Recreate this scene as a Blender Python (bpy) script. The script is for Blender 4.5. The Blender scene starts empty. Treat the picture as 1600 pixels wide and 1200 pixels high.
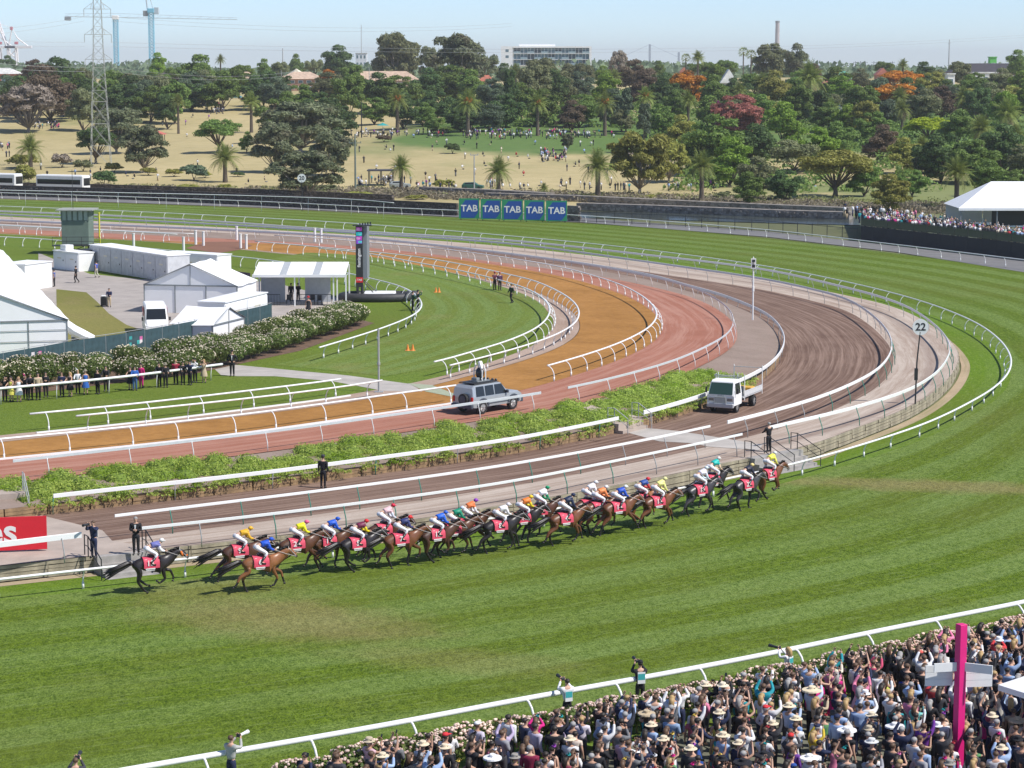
import bpy, bmesh, math, random
import numpy as np
from mathutils import Vector, Matrix, noise
random.seed(7)
PI = math.pi
SC = bpy.context.scene
COL = SC.collection

# ------------------------------------------------------------------ camera
FPX = 3600.0                 # focal length in photograph pixels (1600 wide)
CAMZ = 24.0
HOR = 103.0                  # horizon row in the photograph
PITCH = math.atan((600.0 - HOR) / FPX)
cam_d = bpy.data.cameras.new('camera')
cam = bpy.data.objects.new('camera', cam_d); COL.objects.link(cam)
cam.location = (0, 0, CAMZ)
cam.rotation_euler = (PI / 2 - PITCH, 0, 0)
cam_d.sensor_width = 36; cam_d.lens = 36 * FPX / 1600
cam_d.clip_start = 1; cam_d.clip_end = 30000
SC.camera = cam
SC.view_settings.view_transform = 'Standard'
SC.view_settings.look = 'None'
SC.view_settings.exposure = 0.22
SC.view_settings.gamma = 1.0
SC.view_settings.use_curve_mapping = False

# ------------------------------------------------------------------ sky and sun
SUN_AZ = math.radians(113); SUN_EL = math.radians(51)
w = bpy.data.worlds.new('World'); SC.world = w; w.use_nodes = True
nt = w.node_tree; nt.nodes.clear()
sky = nt.nodes.new('ShaderNodeTexSky'); sky.sky_type = 'NISHITA'; sky.sun_disc = False
sky.sun_elevation = SUN_EL; sky.sun_rotation = SUN_AZ
sky.air_density = 0.55; sky.dust_density = 0.2; sky.ozone_density = 3.6; sky.altitude = 20
bg = nt.nodes.new('ShaderNodeBackground'); bg.inputs['Strength'].default_value = 0.142
wo = nt.nodes.new('ShaderNodeOutputWorld')
nt.links.new(sky.outputs[0], bg.inputs[0]); nt.links.new(bg.outputs[0], wo.inputs[0])
sd = bpy.data.lights.new('sun', 'SUN'); sun = bpy.data.objects.new('sun', sd); COL.objects.link(sun)
sd.energy = 4.6; sd.angle = math.radians(0.5); sd.color = (1.0, 0.96, 0.9)
sdir = Vector((math.sin(SUN_AZ) * math.cos(SUN_EL), math.cos(SUN_AZ) * math.cos(SUN_EL), math.sin(SUN_EL)))
sun.rotation_euler = sdir.to_track_quat('Z', 'Y').to_euler()
sun.location = (60, 100, 120)

# ------------------------------------------------------------------ thin air haze over the whole place
def haze_box():
    me = bpy.data.meshes.new('haze'); a, b = (-9200, -420, -45), (9200, 15200, 125)
    vs = [(x, y, z) for z in (a[2], b[2]) for y in (a[1], b[1]) for x in (a[0], b[0])]
    me.from_pydata(vs, [], [(0, 2, 3, 1), (4, 5, 7, 6), (0, 1, 5, 4), (1, 3, 7, 5), (3, 2, 6, 7), (2, 0, 4, 6)])
    m = bpy.data.materials.new('haze'); m.use_nodes = True; t = m.node_tree; t.nodes.clear(); v = t.nodes.new('ShaderNodeVolumePrincipled')
    v.inputs['Color'].default_value = (.97, .985, 1, 1); v.inputs['Density'].default_value = HAZE; v.inputs['Anisotropy'].default_value = 0.0
    o = t.nodes.new('ShaderNodeOutputMaterial'); t.links.new(v.outputs[0], o.inputs['Volume']); me.materials.append(m)
    ob = bpy.data.objects.new('haze', me); COL.objects.link(ob); ob['kind'] = 'stuff'; ob['label'] = 'thin pale summer haze in the air over the course and park'
HAZE = 0.00009
haze_box()

# ------------------------------------------------------------------ photograph geometry -> ground
SP, CP = math.sin(PITCH), math.cos(PITCH)
def ray(px, py):
    a = (px - 800.0) / FPX; b = (600.0 - py) / FPX
    return Vector((a, CP + b * SP, -SP + b * CP))
def G(px, py, z=0.0):
    d = ray(px, py); t = (z - CAMZ) / d.z
    return Vector((d.x * t, d.y * t, z))
def proj(p):
    x, y, z = p[0], p[1], p[2] - CAMZ
    dep = y * CP - z * SP; up = y * SP + z * CP
    return 800 + FPX * x / dep, 600 - FPX * up / dep
TER = [(-400, -0.06), (452, -0.06), (470, 0.6), (500, 1.6), (560, 3.6), (620, 6.0), (700, 9.2), (780, 11.9), (860, 13.8), (1000, 16.0), (1200, 17.6), (1600, 18.5), (3000, 17.5), (15000, 8.0)]
def tz(x, y):
    for (a, za), (b, zb) in zip(TER, TER[1:]):
        if y <= b:
            t = max(0, (y - a) / (b - a)); z = za + (zb - za) * t
            break
    else:
        z = TER[-1][1]
    if y > 480:
        k = min(1, (y - 480) / 120)
        z += k * (1.1 * math.sin(x / 61 + y / 90) + 0.7 * math.sin(x / 33 - y / 47 + 2))
    return z
def T(px, py):
    d = ray(px, py); lo = 200 / d.y; t = lo; o = Vector((0, 0, CAMZ)); prev = t
    while t * d.y < 3000:
        p = o + d * t
        if p.z <= tz(p.x, p.y): break
        prev = t; t += 2
    a, b = prev, t
    for _ in range(12):
        m = (a + b) / 2; p = o + d * m
        if p.z <= tz(p.x, p.y): b = m
        else: a = m
    p = o + d * b
    return Vector((p.x, p.y, tz(p.x, p.y)))
def TD(px, D):
    x = (px - 800) / FPX * D
    return Vector((x, D, tz(x, D)))

# ------------------------------------------------------------------ materials
MATS = {}
class N:
    """small helper round a node tree"""
    def __init__(s, m):
        s.t = m.node_tree; s.b = s.t.nodes['Principled BSDF']; s.out = s.t.nodes['Material Output']
    def n(s, k, **kw):
        x = s.t.nodes.new(k)
        for a, v in kw.items(): setattr(x, a, v)
        return x
    def l(s, a, b): s.t.links.new(a, b)
    def coord(s, which='Object'): return s.n('ShaderNodeTexCoord').outputs[which]
    def pos(s): return s.n('ShaderNodeNewGeometry').outputs['Position']
    def scale(s, vec, sc, loc=(0, 0, 0), rot=(0, 0, 0)):
        m = s.n('ShaderNodeMapping'); m.inputs['Scale'].default_value = sc; m.inputs['Location'].default_value = loc
        m.inputs['Rotation'].default_value = rot
        s.l(vec, m.inputs[0]); return m.outputs[0]
    def noise(s, vec, sc, det=3, rough=0.6):
        x = s.n('ShaderNodeTexNoise'); x.inputs['Scale'].default_value = sc; x.inputs['Detail'].default_value = det
        x.inputs['Roughness'].default_value = rough
        s.l(vec, x.inputs['Vector']); return x.outputs['Fac']
    def ramp(s, fac, stops):
        x = s.n('ShaderNodeValToRGB'); e = x.color_ramp.elements
        while len(e) < len(stops): e.new(0.5)
        for el, (p, c) in zip(e, stops): el.position = p; el.color = tuple(c) + (1,) if len(c) == 3 else c
        s.l(fac, x.inputs[0]); return x.outputs[0]
    def rng(s, fac, a, b, c=0.0, d=1.0, smooth=False):
        x = s.n('ShaderNodeMapRange'); x.inputs[1].default_value = a; x.inputs[2].default_value = b
        x.inputs[3].default_value = c; x.inputs[4].default_value = d
        if smooth: x.interpolation_type = 'SMOOTHSTEP'
        s.l(fac, x.inputs[0]); return x.outputs[0]
    def mix(s, fac, a, b, mode='MIX'):
        x = s.n('ShaderNodeMix', data_type='RGBA', blend_type=mode)
        for i, v in ((0, fac), (6, a), (7, b)):
            if isinstance(v, (int, float)): x.inputs[i].default_value = v
            elif isinstance(v, tuple): x.inputs[i].default_value = v + (1,) if len(v) == 3 else v
            else: s.l(v, x.inputs[i])
        return x.outputs[2]
    def math(s, op, a, b=0.0, c=None):
        x = s.n('ShaderNodeMath', operation=op)
        for i, v in enumerate((a, b, c)):
            if v is None: continue
            if isinstance(v, (int, float)): x.inputs[i].default_value = v
            else: s.l(v, x.inputs[i])
        return x.outputs[0]
    def sep(s, v):
        x = s.n('ShaderNodeSeparateXYZ'); s.l(v, x.inputs[0]); return x.outputs
    def bump(s, h, strength=0.3, dist=0.05):
        x = s.n('ShaderNodeBump'); x.inputs['Strength'].default_value = strength; x.inputs['Distance'].default_value = dist
        s.l(h, x.inputs['Height']); s.l(x.outputs[0], s.b.inputs['Normal'])
    def col(s, c): s.l(c, s.b.inputs['Base Color'])
def mat(name, col=(0.5, 0.5, 0.5), rough=0.6, var=0.0, sc=3.0, metal=0.0, spec=0.5, coord='Object'):
    """plain procedural material: base colour with fine value noise"""
    if name in MATS: return MATS[name]
    m = bpy.data.materials.new(name); m.use_nodes = True; MATS[name] = m
    k = N(m); k.b.inputs['Roughness'].default_value = rough; k.b.inputs['Metallic'].default_value = metal
    k.b.inputs['Specular IOR Level'].default_value = spec
    if var > 0:
        f = k.noise(k.coord(coord), sc, 4)
        lo = tuple(c * (1 - var) for c in col); hi = tuple(min(1, c * (1 + var)) for c in col)
        k.col(k.ramp(f, [(0.3, lo), (0.7, hi)]))
    else:
        k.b.inputs['Base Color'].default_value = tuple(col) + (1,)
    m.diffuse_color = tuple(col) + (1,)
    return m
def cmat(c, rough=0.75, kind='cloth'):
    c = tuple(round(v, 3) for v in c)
    return mat('%s_%03d_%03d_%03d' % ((kind,) + tuple(int(v * 999) for v in c)), c, rough, 0.12, 9.0, spec=0.3)

# ------------------------------------------------------------------ mesh building
class MB:
    def __init__(s): s.v = []; s.f = []; s.m = []; s.uv = None
    def add(s, vs, fs, mi=0):
        o = len(s.v); s.v += [tuple(p) for p in vs]
        for f in fs: s.f.append(tuple(i + o for i in f)); s.m.append(mi)
        return s
    def box(s, a, b, mi=0, M=None):
        x0, y0, z0 = a; x1, y1, z1 = b
        vs = [(x0, y0, z0), (x1, y0, z0), (x1, y1, z0), (x0, y1, z0), (x0, y0, z1), (x1, y0, z1), (x1, y1, z1), (x0, y1, z1)]
        if M is not None: vs = [M @ Vector(p) for p in vs]
        return s.add(vs, [(3, 2, 1, 0), (4, 5, 6, 7), (0, 1, 5, 4), (1, 2, 6, 5), (2, 3, 7, 6), (3, 0, 4, 7)], mi)
    def cbox(s, c, d, mi=0, rz=0.0):
        M = Matrix.Translation(c) @ Matrix.Rotation(rz, 4, 'Z')
        return s.box((-d[0] / 2, -d[1] / 2, -d[2] / 2), (d[0] / 2, d[1] / 2, d[2] / 2), mi, M)
    def bevbox(s, a, b, r, mi=0):
        """box with chamfered vertical and top edges"""
        x0, y0, z0 = a; x1, y1, z1 = b
        def ring(i, z): return [(x0 + i + r, y0 + i, z), (x1 - i - r, y0 + i, z), (x1 - i, y0 + i + r, z), (x1 - i, y1 - i - r, z), (x1 - i - r, y1 - i, z), (x0 + i + r, y1 - i, z), (x0 + i, y1 - i - r, z), (x0 + i, y0 + i + r, z)]
        R = [ring(r * .6, z0), ring(0, z0 + r), ring(0, z1 - r), ring(r * .6, z1)]
        vs = sum(R, []); fs = [tuple(range(7, -1, -1)), tuple(range(24, 32))]
        for k in range(3):
            for i in range(8): j = (i + 1) % 8; fs.append((k * 8 + i, k * 8 + j, k * 8 + 8 + j, k * 8 + 8 + i))
        return s.add(vs, fs, mi)
    def tube(s, pts, r, n=6, mi=0, cap=True, up=None):
        pts = [Vector(p) for p in pts]; rs = r if isinstance(r, (list, tuple)) else [r] * len(pts)
        vs = []; fs = []; prev = None
        for i, p in enumerate(pts):
            d = (pts[min(i + 1, len(pts) - 1)] - pts[max(i - 1, 0)])
            if d.length < 1e-9: d = Vector((0, 0, 1))
            d.normalize()
            if prev is None:
                a = Vector((0, 0, 1)) if abs(d.z) < .9 else Vector((1, 0, 0))
                u = d.cross(a).normalized()
            else:
                u = (prev - d * prev.dot(d)).normalized()
            prev = u; v = d.cross(u)
            for k in range(n):
                t = 2 * PI * k / n; vs.append(p + (u * math.cos(t) + v * math.sin(t)) * rs[i])
        for i in range(len(pts) - 1):
            for k in range(n):
                j = (k + 1) % n; fs.append((i * n + k, i * n + j, (i + 1) * n + j, (i + 1) * n + k))
        if cap: fs.append(tuple(range(n - 1, -1, -1))); fs.append(tuple(range(len(vs) - n, len(vs))))
        return s.add(vs, fs, mi)
    def cyl(s, a, b, r, n=12, mi=0, r2=None): return s.tube([a, b], [r, r if r2 is None else r2], n, mi)
    def prism(s, poly, y0, y1, mi=0, axis='y'):
        """polygon in (x,z) extruded along y (or another axis)"""
        n = len(poly)
        def P(u, w, t): return {'y': (u, t, w), 'x': (t, u, w), 'z': (u, w, t)}[axis]
        vs = [P(u, w, y0) for u, w in poly] + [P(u, w, y1) for u, w in poly]
        fs = [tuple(range(n)), tuple(range(2 * n - 1, n - 1, -1))]
        for i in range(n): j = (i + 1) % n; fs.append((i, n + i, n + j, j))
        return s.add(vs, fs, mi)
    def ell(s, c, r, nu=10, nv=6, mi=0):
        vs = []; fs = []
        for i in range(nv + 1):
            t = PI * i / nv
            for j in range(nu):
                p = 2 * PI * j / nu
                vs.append((c[0] + r[0] * math.sin(t) * math.cos(p), c[1] + r[1] * math.sin(t) * math.sin(p), c[2] + r[2] * math.cos(t)))
        for i in range(nv):
            for j in range(nu):
                k = (j + 1) % nu; fs.append((i * nu + j, (i + 1) * nu + j, (i + 1) * nu + k, i * nu + k))
        return s.add(vs, fs, mi)
    def sweep(s, pts, prof, mi=0, closed_prof=True, ups=None):
        """profile [(side, up)] swept along a path of points; side = right of travel"""
        n = len(prof); vs = []; fs = []
        for i, p in enumerate(pts):
            d = (pts[min(i + 1, len(pts) - 1)] - pts[max(i - 1, 0)]); d.z = 0; d.normalize()
            r = Vector((d.y, -d.x, 0))
            for a, b in prof: vs.append(p + r * a + Vector((0, 0, b)))
        m = n if closed_prof else n - 1
        for i in range(len(pts) - 1):
            for k in range(m):
                j = (k + 1) % n; fs.append((i * n + k, i * n + j, (i + 1) * n + j, (i + 1) * n + k))
        if closed_prof: fs.append(tuple(range(n - 1, -1, -1))); fs.append(tuple(range(len(vs) - n, len(vs))))
        return s.add(vs, fs, mi)
    def mesh(s, name, mats, smooth=False):
        me = bpy.data.meshes.new(name); me.from_pydata(s.v, [], s.f)
        for m in (mats if isinstance(mats, (list, tuple)) else [mats]): me.materials.append(m)
        if max(s.m, default=0) > 0: me.polygons.foreach_set('material_index', s.m)
        if smooth: me.polygons.foreach_set('use_smooth', [True] * len(me.polygons))
        bm = bmesh.new(); bm.from_mesh(me); bmesh.ops.recalc_face_normals(bm, faces=bm.faces); bm.to_mesh(me); bm.free()
        me.update(); return me
    def build(s, name, mats, parent=None, loc=(0, 0, 0), rz=0.0, smooth=False):
        return link(name, s.mesh(name, mats, smooth), parent, loc, rz)
def link(name, me, parent=None, loc=(0, 0, 0), rz=0.0, rot=None, scale=None):
    o = bpy.data.objects.new(name, me); COL.objects.link(o); o.location = loc
    o.rotation_euler = rot if rot is not None else (0, 0, rz)
    if scale is not None: o.scale = scale if isinstance(scale, (tuple, list)) else (scale,) * 3
    if parent is not None: o.parent = parent
    return o
def thing(name, label, cat, loc=(0, 0, 0), rz=0.0, group=None, scale=None):
    o = link(name, None, None, loc, rz, scale=scale); tag(o, label, cat, group); return o
def tag(o, label=None, cat=None, group=None, kind=None):
    if label: o['label'] = label
    if cat: o['category'] = cat
    if group: o['group'] = group
    if kind: o['kind'] = kind
    return o
def struct(o): o['kind'] = 'structure'; return o
def smooth_mesh(me): me.polygons.foreach_set('use_smooth', [True] * len(me.polygons)); return me
def recolor(o, m, slot=0):
    o.material_slots[slot].link = 'OBJECT'; o.material_slots[slot].material = m
KIDS = {}
def copy_tree(o, parent=None):
    c = o.copy(); COL.objects.link(c)
    if parent is not None: c.parent = parent
    for ch in o.children: copy_tree(ch, c)
    return c
def ordinal(n):
    w_ = ['zeroth', 'first', 'second', 'third', 'fourth', 'fifth', 'sixth', 'seventh', 'eighth', 'ninth', 'tenth', 'eleventh', 'twelfth', 'thirteenth', 'fourteenth', 'fifteenth', 'sixteenth', 'seventeenth', 'eighteenth', 'nineteenth', 'twentieth']
    if n <= 20: return w_[n]
    tens = {2: 'twenty', 3: 'thirty', 4: 'forty', 5: 'fifty', 6: 'sixty', 7: 'seventy', 8: 'eighty', 9: 'ninety'}
    if n % 10 == 0: return tens[n // 10][:-1] + 'ieth'
    return tens[n // 10] + '-' + w_[n % 10]

# ------------------------------------------------------------------ curves traced in the photograph, laid on a level
def crom(pts, step=5.0):
    P_ = [Vector((a, b)) for a, b in pts]; P_ = [P_[0] * 2 - P_[1]] + P_ + [P_[-1] * 2 - P_[-2]]
    out = []
    for i in range(1, len(P_) - 2):
        p0, p1, p2, p3 = P_[i - 1:i + 3]
        t0 = 0; t1 = max(1e-6, (p1 - p0).length ** .5); t2 = t1 + max(1e-6, (p2 - p1).length ** .5); t3 = t2 + max(1e-6, (p3 - p2).length ** .5)
        n = max(2, int((p2 - p1).length / step))
        for k in range(n):
            t = t1 + (t2 - t1) * k / n
            A1 = p0 * ((t1 - t) / (t1 - t0)) + p1 * ((t - t0) / (t1 - t0)); A2 = p1 * ((t2 - t) / (t2 - t1)) + p2 * ((t - t1) / (t2 - t1)); A3 = p2 * ((t3 - t) / (t3 - t2)) + p3 * ((t - t2) / (t3 - t2))
            B1 = A1 * ((t2 - t) / (t2 - t0)) + A2 * ((t - t0) / (t2 - t0)); B2 = A2 * ((t3 - t) / (t3 - t1)) + A3 * ((t - t1) / (t3 - t1))
            out.append(B1 * ((t2 - t) / (t2 - t1)) + B2 * ((t - t1) / (t2 - t1)))
    out.append(P_[-2]); return out
def resample(pts, step):
    L = [0.0]
    for a, b in zip(pts, pts[1:]): L.append(L[-1] + (b - a).length)
    n = max(2, int(round(L[-1] / step))); out = []; j = 0
    for i in range(n + 1):
        s_ = L[-1] * i / n
        while j < len(L) - 2 and L[j + 1] < s_: j += 1
        t = (s_ - L[j]) / max(1e-9, L[j + 1] - L[j]); out.append(pts[j].lerp(pts[j + 1], min(1, max(0, t))))
    return out
def gsmooth(pts, it=8):
    for _ in range(it):
        pts = [pts[0]] + [(pts[i - 1] + pts[i] * 2 + pts[i + 1]) / 4 for i in range(1, len(pts) - 1)] + [pts[-1]]
    return pts
def curve(px, z, h=0.0, ext0=0.0, ext1=0.0, step=1.0, it=10):
    """photo polyline (rows of tops at height h above level z) -> world polyline on level z"""
    w_ = [G(p.x, p.y, z + h) for p in crom(px)]
    w_ = gsmooth(resample(w_, step), it)
    if ext0: d = (w_[0] - w_[min(12, len(w_) - 1)]).normalized(); w_ = [w_[0] + d * ext0 * k / 20 for k in range(20, 0, -1)] + w_
    if ext1: d = (w_[-1] - w_[max(-12, -len(w_))]).normalized(); w_ = w_ + [w_[-1] + d * ext1 * k / 20 for k in range(1, 21)]
    return [Vector((p.x, p.y, z)) for p in resample(w_, step)]
def nearest(c, p):
    return min(range(len(c)), key=lambda i: (c[i].x - p.x) ** 2 + (c[i].y - p.y) ** 2)
def cut(c, px0, px1, z, h):
    i = nearest(c, G(px0[0], px0[1], z + h)) if px0 else 0
    j = nearest(c, G(px1[0], px1[1], z + h)) if px1 else len(c) - 1
    return c[min(i, j):max(i, j) + 1]
def normals(c):
    """right-hand normals of travel"""
    out = []
    for i in range(len(c)):
        d = c[min(i + 2, len(c) - 1)] - c[max(i - 2, 0)]; d.z = 0; d.normalize(); out.append(Vector((d.y, -d.x, 0)))
    return out
def offset(c, d):
    return [p + n * d for p, n in zip(c, normals(c))]
# ================================================================== SETTING
Z1, Z2 = 0.8, 1.8      # level of the gravel path / dirt track, level of the inner tracks
# curves run from the far left, round the bend, to the near left; the right-hand side of travel is the inside
A_top = [(0, 322), (200, 330), (400, 340), (565, 350), (800, 369), (1000, 389), (1200, 416.5), (1300, 435.5), (1400, 459), (1460, 477), (1500, 492.5), (1530, 507), (1552, 522), (1570, 540), (1580, 560), (1577, 580), (1558, 602), (1522, 625), (1450, 660), (1362, 690), (1277, 715), (1210, 732), (1127, 750), (1055, 765), (862, 796), (757, 812), (600, 833), (357, 866), (150, 888), (0, 905)]
B_top = [(0, 330), (200, 338), (370, 348), (492, 357), (570, 362), (800, 376), (1000, 397), (1200, 422), (1300, 444), (1380, 465), (1425, 483), (1462, 509), (1480, 530), (1485, 546), (1480, 561), (1465, 581), (1425, 607), (1375, 625), (1300, 646), (1237, 660), (1167, 677), (1082, 695), (1000, 712), (800, 752), (600, 781), (400, 806), (225, 825), (130, 835), (0, 851)]
C_top = [(0, 335), (370, 352), (570, 365), (800, 381), (1025, 411), (1200, 437), (1270, 452), (1325, 468), (1365, 494), (1388, 520), (1394, 541), (1387, 560), (1370, 578), (1337, 597), (1282, 620), (1200, 644), (1140, 659), (1025, 684), (800, 725), (600, 754), (400, 779), (179, 806), (0, 828)]
D_top = [(0, 344), (370, 360), (570, 372), (800, 397), (925, 414), (1025, 432), (1070, 445), (1125, 460), (1165, 475), (1200, 492), (1218, 510), (1226, 530), (1220, 550), (1200, 571), (1155, 595), (1095, 619), (1001, 646), (964, 654), (800, 686), (600, 714), (400, 740), (82, 775), (0, 785)]
J_top = [(0, 345), (370, 361), (570, 373), (800, 398), (925, 415), (1025, 434), (1087, 451), (1125, 471), (1142, 487), (1146, 499), (1143, 514), (1128, 528), (1100, 543), (1062, 560), (1012, 576), (930, 597), (891, 605), (847, 614), (800, 621), (600, 650), (400, 677), (200, 700), (22, 720), (-60, 730)]
E_top = [(0, 351), (290, 365), (437, 368), (570, 378), (700, 390), (800, 404), (875, 417), (925, 430), (975, 447), (1007, 465), (1023, 481), (1027, 492), (1018, 508), (985, 528), (940, 546), (857, 571), (790, 588), (715, 602), (625, 614), (400, 645), (200, 667), (0, 686)]
F1_top = [(0, 352), (290, 367), (400, 377), (500, 386), (575, 393), (650, 401), (737, 416), (800, 430), (830, 437), (862, 450), (890, 466), (903, 480), (905, 492), (900, 503), (875, 520), (845, 532), (800, 546), (707, 570), (595, 595), (400, 621), (129, 649), (0, 662)]
F2_top = [(0, 353), (290, 368), (400, 379), (500, 388), (575, 396), (650, 410), (720, 423), (800, 443), (832, 455), (853, 470), (860, 483), (855, 497), (840, 511), (800, 530), (725, 553), (682, 565), (535, 592), (400, 609), (200, 632), (55, 646), (0, 651)]
G_top = [(0, 370), (60, 373), (305, 395), (400, 404), (480, 415), (540, 426), (575, 434), (625, 447), (645, 457), (658, 470), (659, 480), (650, 490), (620, 504), (575, 520), (499, 543)]
HA = 1.0
cA = curve(A_top, 0, HA, 160, 60)
cB = curve(B_top, Z1, 1.2, 150, 60)
cC = curve(C_top, Z1, 1.2, 150, 60)
cD = curve(D_top, Z1, 1.0, 140, 60)
cJ = curve(J_top, Z2, 1.1, 130, 60)
cE = curve(E_top, Z2, 1.1, 120, 60)
cF1 = curve(F1_top, Z2, 1.1, 120, 60)
cF2 = curve(F2_top, Z2, 1.1, 120, 60)
cG = curve(G_top, Z2, 1.1, 60, 0)
W_px = [(0, 338), (400, 358), (570, 368), (800, 386), (1000, 409), (1200, 438), (1300, 457), (1400, 481), (1450, 505), (1485, 533), (1498, 555), (1492, 576), (1473, 600), (1425, 633), (1325, 673), (1250, 700), (1175, 714), (1050, 741), (950, 760), (800, 787), (600, 818), (400, 840), (265, 856), (100, 872), (0, 883)]
cW = curve(W_px, Z1, 0, 150, 60)

def nband(a, b, n):
    """resample two curves to the same count and pair them"""
    def rs(c):
        L = sum((q - p).length for p, q in zip(c, c[1:])); r = resample(c, L / n)
        while len(r) < n + 1: r.append(r[-1])
        return r[:n + 1]
    return rs(a), rs(b)
def strip(name, a, b, za, zb, m, cross=2, n=420, uv=True, mid=None):
    A_, B_ = nband(a, b, n); mb = MB(); vs = []; uvs = []
    s_ = 0
    for i in range(n + 1):
        if i: s_ += (((A_[i] + B_[i]) / 2) - ((A_[i - 1] + B_[i - 1]) / 2)).length
        for k in range(cross + 1):
            t = k / cross; p = A_[i].lerp(B_[i], t)
            z = za + (zb - za) * t + (mid(t, s_) if mid else 0)
            vs.append((p.x, p.y, z)); uvs.append((s_, t * (B_[i] - A_[i]).length))
    c1 = cross + 1
    fs = [(i * c1 + k, i * c1 + k + 1, (i + 1) * c1 + k + 1, (i + 1) * c1 + k) for i in range(n) for k in range(cross)]
    me = bpy.data.meshes.new(name); me.from_pydata(vs, [], fs); me.materials.append(m)
    ul = me.uv_layers.new(name='uv'); li = [0] * len(me.loops); me.loops.foreach_get('vertex_index', li)
    ul.data.foreach_set('uv', [c for i in li for c in uvs[i]])
    if me.polygons[n // 2 * cross].normal.z < 0: me.flip_normals()
    me.polygons.foreach_set('use_smooth', [True] * len(me.polygons))
    return struct(link(name, me))

# ---- grass: fine blade noise, mown bands in two greens, worn straw patches
def grass_mat(name, stripes=0.0, period=6.0, worn=0.0, base=((0.022, 0.052, 0.002), (0.160, 0.232, 0.022)), patches=(), dry=(0.24, 0.20, 0.085), uvs=True, fine=1.0):
    m = bpy.data.materials.new(name); m.use_nodes = True; k = N(m); k.b.inputs['Roughness'].default_value = 0.85
    k.b.inputs['Specular IOR Level'].default_value = 0.04
    pos = k.pos()
    p1 = k.scale(pos, (1, 1, 0))
    big = k.noise(p1, 0.035, 3); medi = k.noise(p1, 0.35, 4, 0.7)
    # blades read as short streaks: noise squeezed along the mowing direction
    st = k.scale(pos, (16, 6.5, 0), rot=(0, 0, 0.9)); fin = k.noise(st, 0.75 * fine, 3, 0.8)
    fin2 = k.noise(k.scale(pos, (3.0, 1.6, 0), rot=(0, 0, 0.6)), 1.0, 5, 0.8)
    fin3 = k.noise(k.scale(pos, (1.5, 3.4, 0), rot=(0, 0, 0.35)), 3.2, 3, 0.85)
    f = k.math('ADD', k.math('MULTIPLY', k.rng(fin, 0.40, 0.60), 0.42), k.math('ADD', k.math('MULTIPLY', k.rng(fin2, 0.42, 0.58), 0.32), k.math('ADD', k.math('MULTIPLY', k.rng(medi, 0.3, 0.7), 0.12), k.math('MULTIPLY', k.rng(fin3, 0.42, 0.58), 0.30))))
    f = k.rng(f, 0.18, 1.0)
    c = k.mix(f, base[0], base[1])
    c = k.mix(k.rng(big, 0.38, 0.62), c, k.mix(0.5, c, (0.11, 0.13, 0.022)))
    if stripes:
        uv = k.sep(k.coord('UV')); wob = k.noise(k.scale(k.coord('UV'), (0.02, 0.15, 1)), 1.0, 2)
        v = k.math('ADD', uv[1], k.math('MULTIPLY', wob, 1.6))
        sn = k.math('SINE', k.math('MULTIPLY', v, 2 * PI / period))
        sn2 = k.math('SINE', k.math('MULTIPLY', v, 2 * PI / (period * 0.31)))
        edge = k.math('ADD', k.math('MULTIPLY', sn, 0.8), k.math('MULTIPLY', sn2, 0.35))
        t = k.rng(edge, -0.7, 0.7, 0, 1, True)
        t = k.math('MULTIPLY', t, k.rng(k.noise(k.scale(k.coord('UV'), (0.03, 0.08, 1)), 1.0, 3), 0.25, 0.5))
        c = k.mix(k.math('MULTIPLY', t, stripes), c, k.mix(f, (0.065, 0.12, 0.018), (0.235, 0.315, 0.10)))
        # hoof and roller streaks
        lin = k.noise(k.scale(k.coord('UV'), (0.5, 4.2, 1)), 1.0, 5, 0.8)
        c = k.mix(k.rng(lin, 0.52, 0.66, 0, 0.75), c, k.mix(0.6, c, (0.24, 0.30, 0.11)))
    wn = k.math('MULTIPLY', k.rng(k.noise(p1, 0.11, 4, 0.65), 0.55, 0.75), worn)
    xy = k.sep(pos); tot = wn
    for (cx, cy, rx, ry, ang, amt) in patches:
        q = k.scale(pos, (1, 1, 0), loc=(0, 0, 0)); sub = k.n('ShaderNodeVectorMath', operation='SUBTRACT'); k.l(q, sub.inputs[0]); sub.inputs[1].default_value = (cx, cy, 0)
        r_ = k.scale(sub.outputs[0], (1, 1, 1), rot=(0, 0, -ang)); r2 = k.scale(r_, (1 / rx, 1 / ry, 0))
        ln = k.n('ShaderNodeVectorMath', operation='LENGTH'); k.l(r2, ln.inputs[0])
        dd = k.math('ADD', ln.outputs['Value'], k.math('MULTIPLY', k.math('SUBTRACT', k.noise(p1, 0.4, 4, 0.7), 0.5), 1.1))
        a_ = k.rng(dd, 1.15, 0.25, 0, amt, True)
        tot = k.math('MAXIMUM', tot, a_)
    c = k.mix(tot, c, k.mix(f, tuple(v * .52 for v in dry), tuple(v * 1.35 for v in dry)))
    k.col(c); k.bump(k.math('ADD', fin, fin2), 0.55, 0.06)
    MATS[name] = m; return m
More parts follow.
